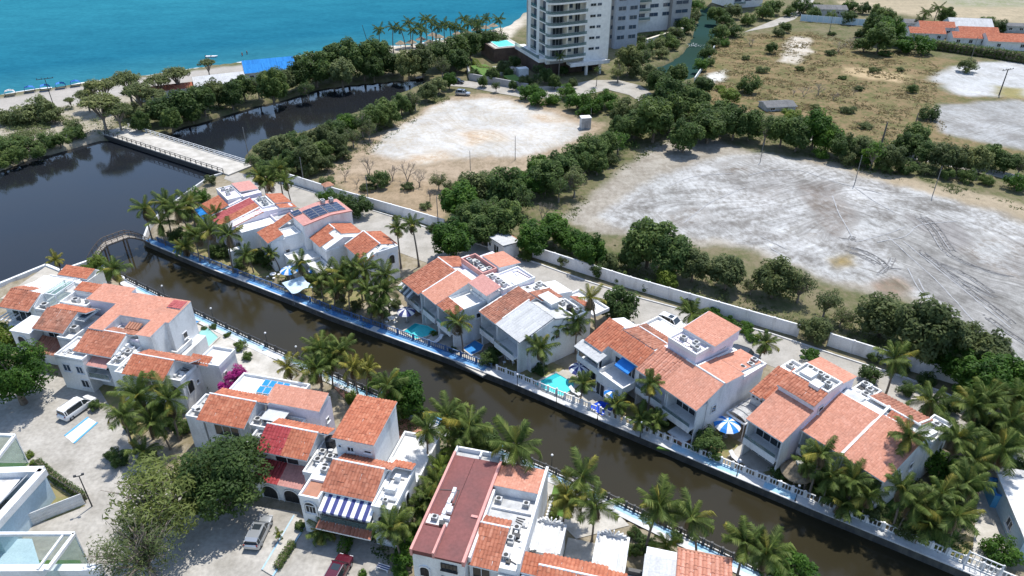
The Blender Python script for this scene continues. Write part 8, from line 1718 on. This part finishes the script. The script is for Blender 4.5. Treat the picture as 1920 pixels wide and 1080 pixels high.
row([(1862, 855, 34), (1888, 815, 36), (1905, 880, 26), (1850, 800, 28), (1770, 800, 22)], 'dark tree above the white-roofed right-edge house, {} from the left', 'dark trees at the right edge', 'tree', 'broadleaf_tree', 'round', 'leaf_dark')
tree(1878, 1035, 34, 'bush', 'leaf_bright', 'glossy tree in front of the right-edge house near the gate'); tree(1488, 1070, 44, 'bush', 'leaf_bright', 'bright green bush at the bottom edge on the canal bank'); tree(1445, 1062, 26, 'bush', 'leaf_bright', 'bright shrub just left of the bottom-edge bush', 'shrub', 'shrub')
# --- near side trees
tree(412, 888, 97, 'big', 'leaf_dark', 'large dense dark green round tree over the foreground paving', sq=.95); tree(310, 920, 96, 'feather', 'leaf_feather', 'big feathery light green tree left of the dense dark tree', name='feathery_tree'); tree(262, 1020, 92, 'thorn', 'leaf_olive', 'half-bare thorny tree at the bottom left beside the glass house', name='thorn_tree'); tree(20, 700, 74, 'big', 'leaf_bright', 'large leafy tree at the left edge in front of near houses'); tree(5, 630, 34, 'bush', 'leaf_lime', 'yellow-green bush at the left edge below the leftmost near house', 'shrub', 'shrub')
row([(752, 738, 46, 'round', 'leaf_bright'), (902, 818, 32), (740, 770, 26), (790, 775, 18, 'bush', 'leaf_dark'), (920, 830, 26, 'round', 'leaf_dark'), (700, 722, 18, 'bush', 'leaf_bright'), (660, 745, 18, 'bush', 'leaf_lime')], 'garden tree on the near canal bank above the maroon roof, {} from the left', 'near bank garden trees', 'tree', 'broadleaf_tree', 'round', 'leaf_mid')
row([(180, 490, 22), (195, 515, 20), (165, 505, 12)], 'bush by the footbridge landing, {} from the left', 'footbridge bushes', 'shrub', 'shrub', 'bush', 'leaf_lime')
row([(395, 338, 14, 'bush', 'leaf_olive'), (375, 365, 18, 'bush', 'leaf_bright'), (350, 400, 20), (380, 410, 20), (440, 470, 20), (480, 480, 16), (500, 490, 16), (330, 440, 20), (410, 470, 18), (450, 495, 14)], 'shrub under the palms of the left house group, {} from the left', 'shrubs under left palms', 'shrub', 'shrub', 'bush', 'leaf_dark')
row([(600, 545, 14), (580, 520, 12), (640, 560, 14), (700, 580, 14), (670, 570, 14), (740, 570, 12), (720, 590, 12)], 'shrub under the palms of the middle garden, {} from the left', 'shrubs under middle palms', 'shrub', 'shrub', 'bush', 'leaf_olive')
row([(382, 615, 6), (400, 612, 7), (425, 628, 7), (450, 648, 14), (462, 668, 12), (405, 705, 16), (380, 708, 14), (430, 625, 5)], 'small shrub along the near canal walk by the pool court, {} from the left', 'pool court shrubs', 'shrub', 'shrub', 'bush', 'leaf_mid')
tree(442, 704, 20, 'bush', 'flower_magenta', 'magenta bougainvillea in full bloom beside the blue-heater house', 'shrub', 'bougainvillea', z0=3.0); tree(424, 724, 17, 'bush', 'flower_magenta', 'lower magenta bougainvillea spilling over the wall', 'shrub', 'bougainvillea', z0=2.6); tree(404, 722, 16, 'bush', 'leaf_mid', 'pale flowering bush left of the bougainvillea', 'shrub', 'shrub')
row([(210, 850, 16), (225, 860, 16), (290, 770, 18), (320, 790, 20), (340, 800, 18), (180, 760, 12), (245, 800, 16)], 'shrub in the bed beside the minivan palms, {} from the left', 'minivan bed shrubs', 'shrub', 'shrub', 'bush', 'leaf_mid')
row([(620, 985, 16, 'bush', 'leaf_dark'), (565, 985, 12, 'bush', 'leaf_mid'), (760, 1040, 26, 'bush', 'leaf_bright'), (748, 1075, 18, 'bush', 'leaf_bright'), (770, 1000, 24), (680, 1075, 9), (498, 975, 6), (840, 870, 18), (815, 850, 16), (790, 900, 18), (690, 1000, 14, 'bush', 'leaf_dark')], 'garden plant in front of the near houses at the bottom, {} from the left', 'front garden plants', 'shrub', 'shrub', 'bush', 'leaf_mid')
row([(55, 852, 9), (62, 868, 8), (80, 880, 8)], 'yellowish potted plant at the glass house fence, {} from the left', 'glass house plants', 'shrub', 'shrub', 'bush', 'leaf_lime')
row([(1055, 935, 14), (1040, 970, 10, 'bush', 'leaf_lime'), (1190, 1000, 16, 'bush', 'leaf_dark'), (1210, 1020, 20, 'bush', 'leaf_dark'), (1190, 1030, 14), (1270, 1005, 12)], 'shrub round the courtyard house garden, {} from the left', 'courtyard shrubs', 'shrub', 'shrub', 'bush', 'leaf_mid')

# --- ground cover: weeds and tussocks, past counting
def cover(name, polys, n, size, leaf, label, seed, rad=(.25, 1.0), per=9, fl=.9):
    r = np.random.default_rng(seed); out = []
    for pts in polys:
        Q = P2(pts); lo, hi = Q.min(0), Q.max(0); c_ = 0; k = n // len(polys)
        X = r.uniform(lo[0], hi[0], k * 4); Y = r.uniform(lo[1], hi[1], k * 4)
        clump = wob(X, Y, 3.5, seed + 3) + .5 * wob(X, Y, 1.3, seed + 4)
        ok = inside(Q, X, Y) & (clump > r.uniform(-.4, 1.0, len(X)))
        out.append(np.stack([X[ok], Y[ok]], 1)[:k])
    P = np.concatenate(out); P3 = np.concatenate([P, np.full((len(P), 1), .08)], 1)
    me = leaf_cloud(P3 + np.array([0, 0, rad[1] * .25]) * (per > 9), r.uniform(rad[0], rad[1], len(P)), per, size * .8, MATS[leaf], seed, flat=fl, aspect=1.5, up=1.2)
    tag(link(name, me), label, 'ground cover', kind='stuff')
cover('scrub_cover', [[(1300, 150), (1340, 90), (1400, 65), (1520, 60), (1700, 100), (1760, 120), (1750, 200), (1800, 290), (1600, 265), (1450, 215), (1330, 200)]], 4200, .38, 'grass_mix', 'low dry weeds and tussocks covering the brown scrub field', 3)
cover('bank_cover', [[(600, 330), (700, 240), (840, 170), (860, 176), (720, 265), (640, 345)], [(1050, 405), (1150, 320), (1240, 255), (1260, 262), (1120, 350), (1070, 420)], [(1480, 280), (1700, 325), (1920, 380), (1920, 395), (1700, 340), (1480, 292)], [(1000, 470), (1250, 540), (1500, 620), (1780, 700), (1800, 660), (1560, 560), (1300, 490), (1060, 440)]], 3800, .30, 'leaf_olive', 'low weeds along the edges of the cleared lots', 4)
cover('beach_cover', [[(150, 230), (250, 200), (420, 170), (560, 130), (700, 110), (780, 130), (600, 165), (400, 215), (300, 250), (190, 255)], [(0, 230), (130, 200), (170, 250), (0, 310)]], 1700, .34, 'leaf_acacia', 'low green scrub on the sand behind the beach', 5, (.5, 1.5), 22, .6)
cover('undergrowth', [[(240, 215), (320, 232), (420, 205), (600, 160), (800, 128), (940, 82), (920, 70), (760, 105), (600, 120), (420, 165), (280, 200)], [(465, 305), (484, 278), (525, 262), (570, 252), (640, 226), (720, 200), (840, 148), (850, 150), (720, 215), (620, 285), (560, 325)], [(840, 400), (900, 335), (1000, 330), (1100, 280), (1200, 200), (1320, 160), (1350, 230), (1240, 250), (1120, 320), (1000, 390), (900, 440)], [(1280, 240), (1400, 215), (1560, 255), (1740, 280), (1930, 300), (1930, 330), (1740, 318), (1560, 285), (1400, 262)]], 3600, .40, 'leaf_mid', 'tangled undergrowth filling the belts of trees round the lots and lagoon', 8, (1.0, 2.1), 26, .55)
cover('bank_thicket', [[(1010, 470), (1120, 480), (1300, 540), (1500, 600), (1500, 622), (1300, 568), (1100, 512)], [(1560, 610), (1700, 640), (1860, 690), (1850, 735), (1650, 672)]], 420, .30, 'leaf_olive', 'dry thicket along the lot side of the boundary wall', 9, (.6, 1.3), 24, .5)
cover('garden_cover', [[(300, 440), (540, 520), (740, 600), (700, 620), (480, 530), (300, 455)], [(1440, 880), (1640, 900), (1830, 960), (1810, 1050), (1640, 980)], [(560, 700), (640, 720), (800, 780), (880, 830), (800, 900), (700, 780)], [(780, 880), (840, 850), (760, 1060), (700, 1040)]], 5200, .22, 'leaf_mid', 'ground plants and lawn tufts in the canal gardens', 6)
scene.render.film_transparent = False
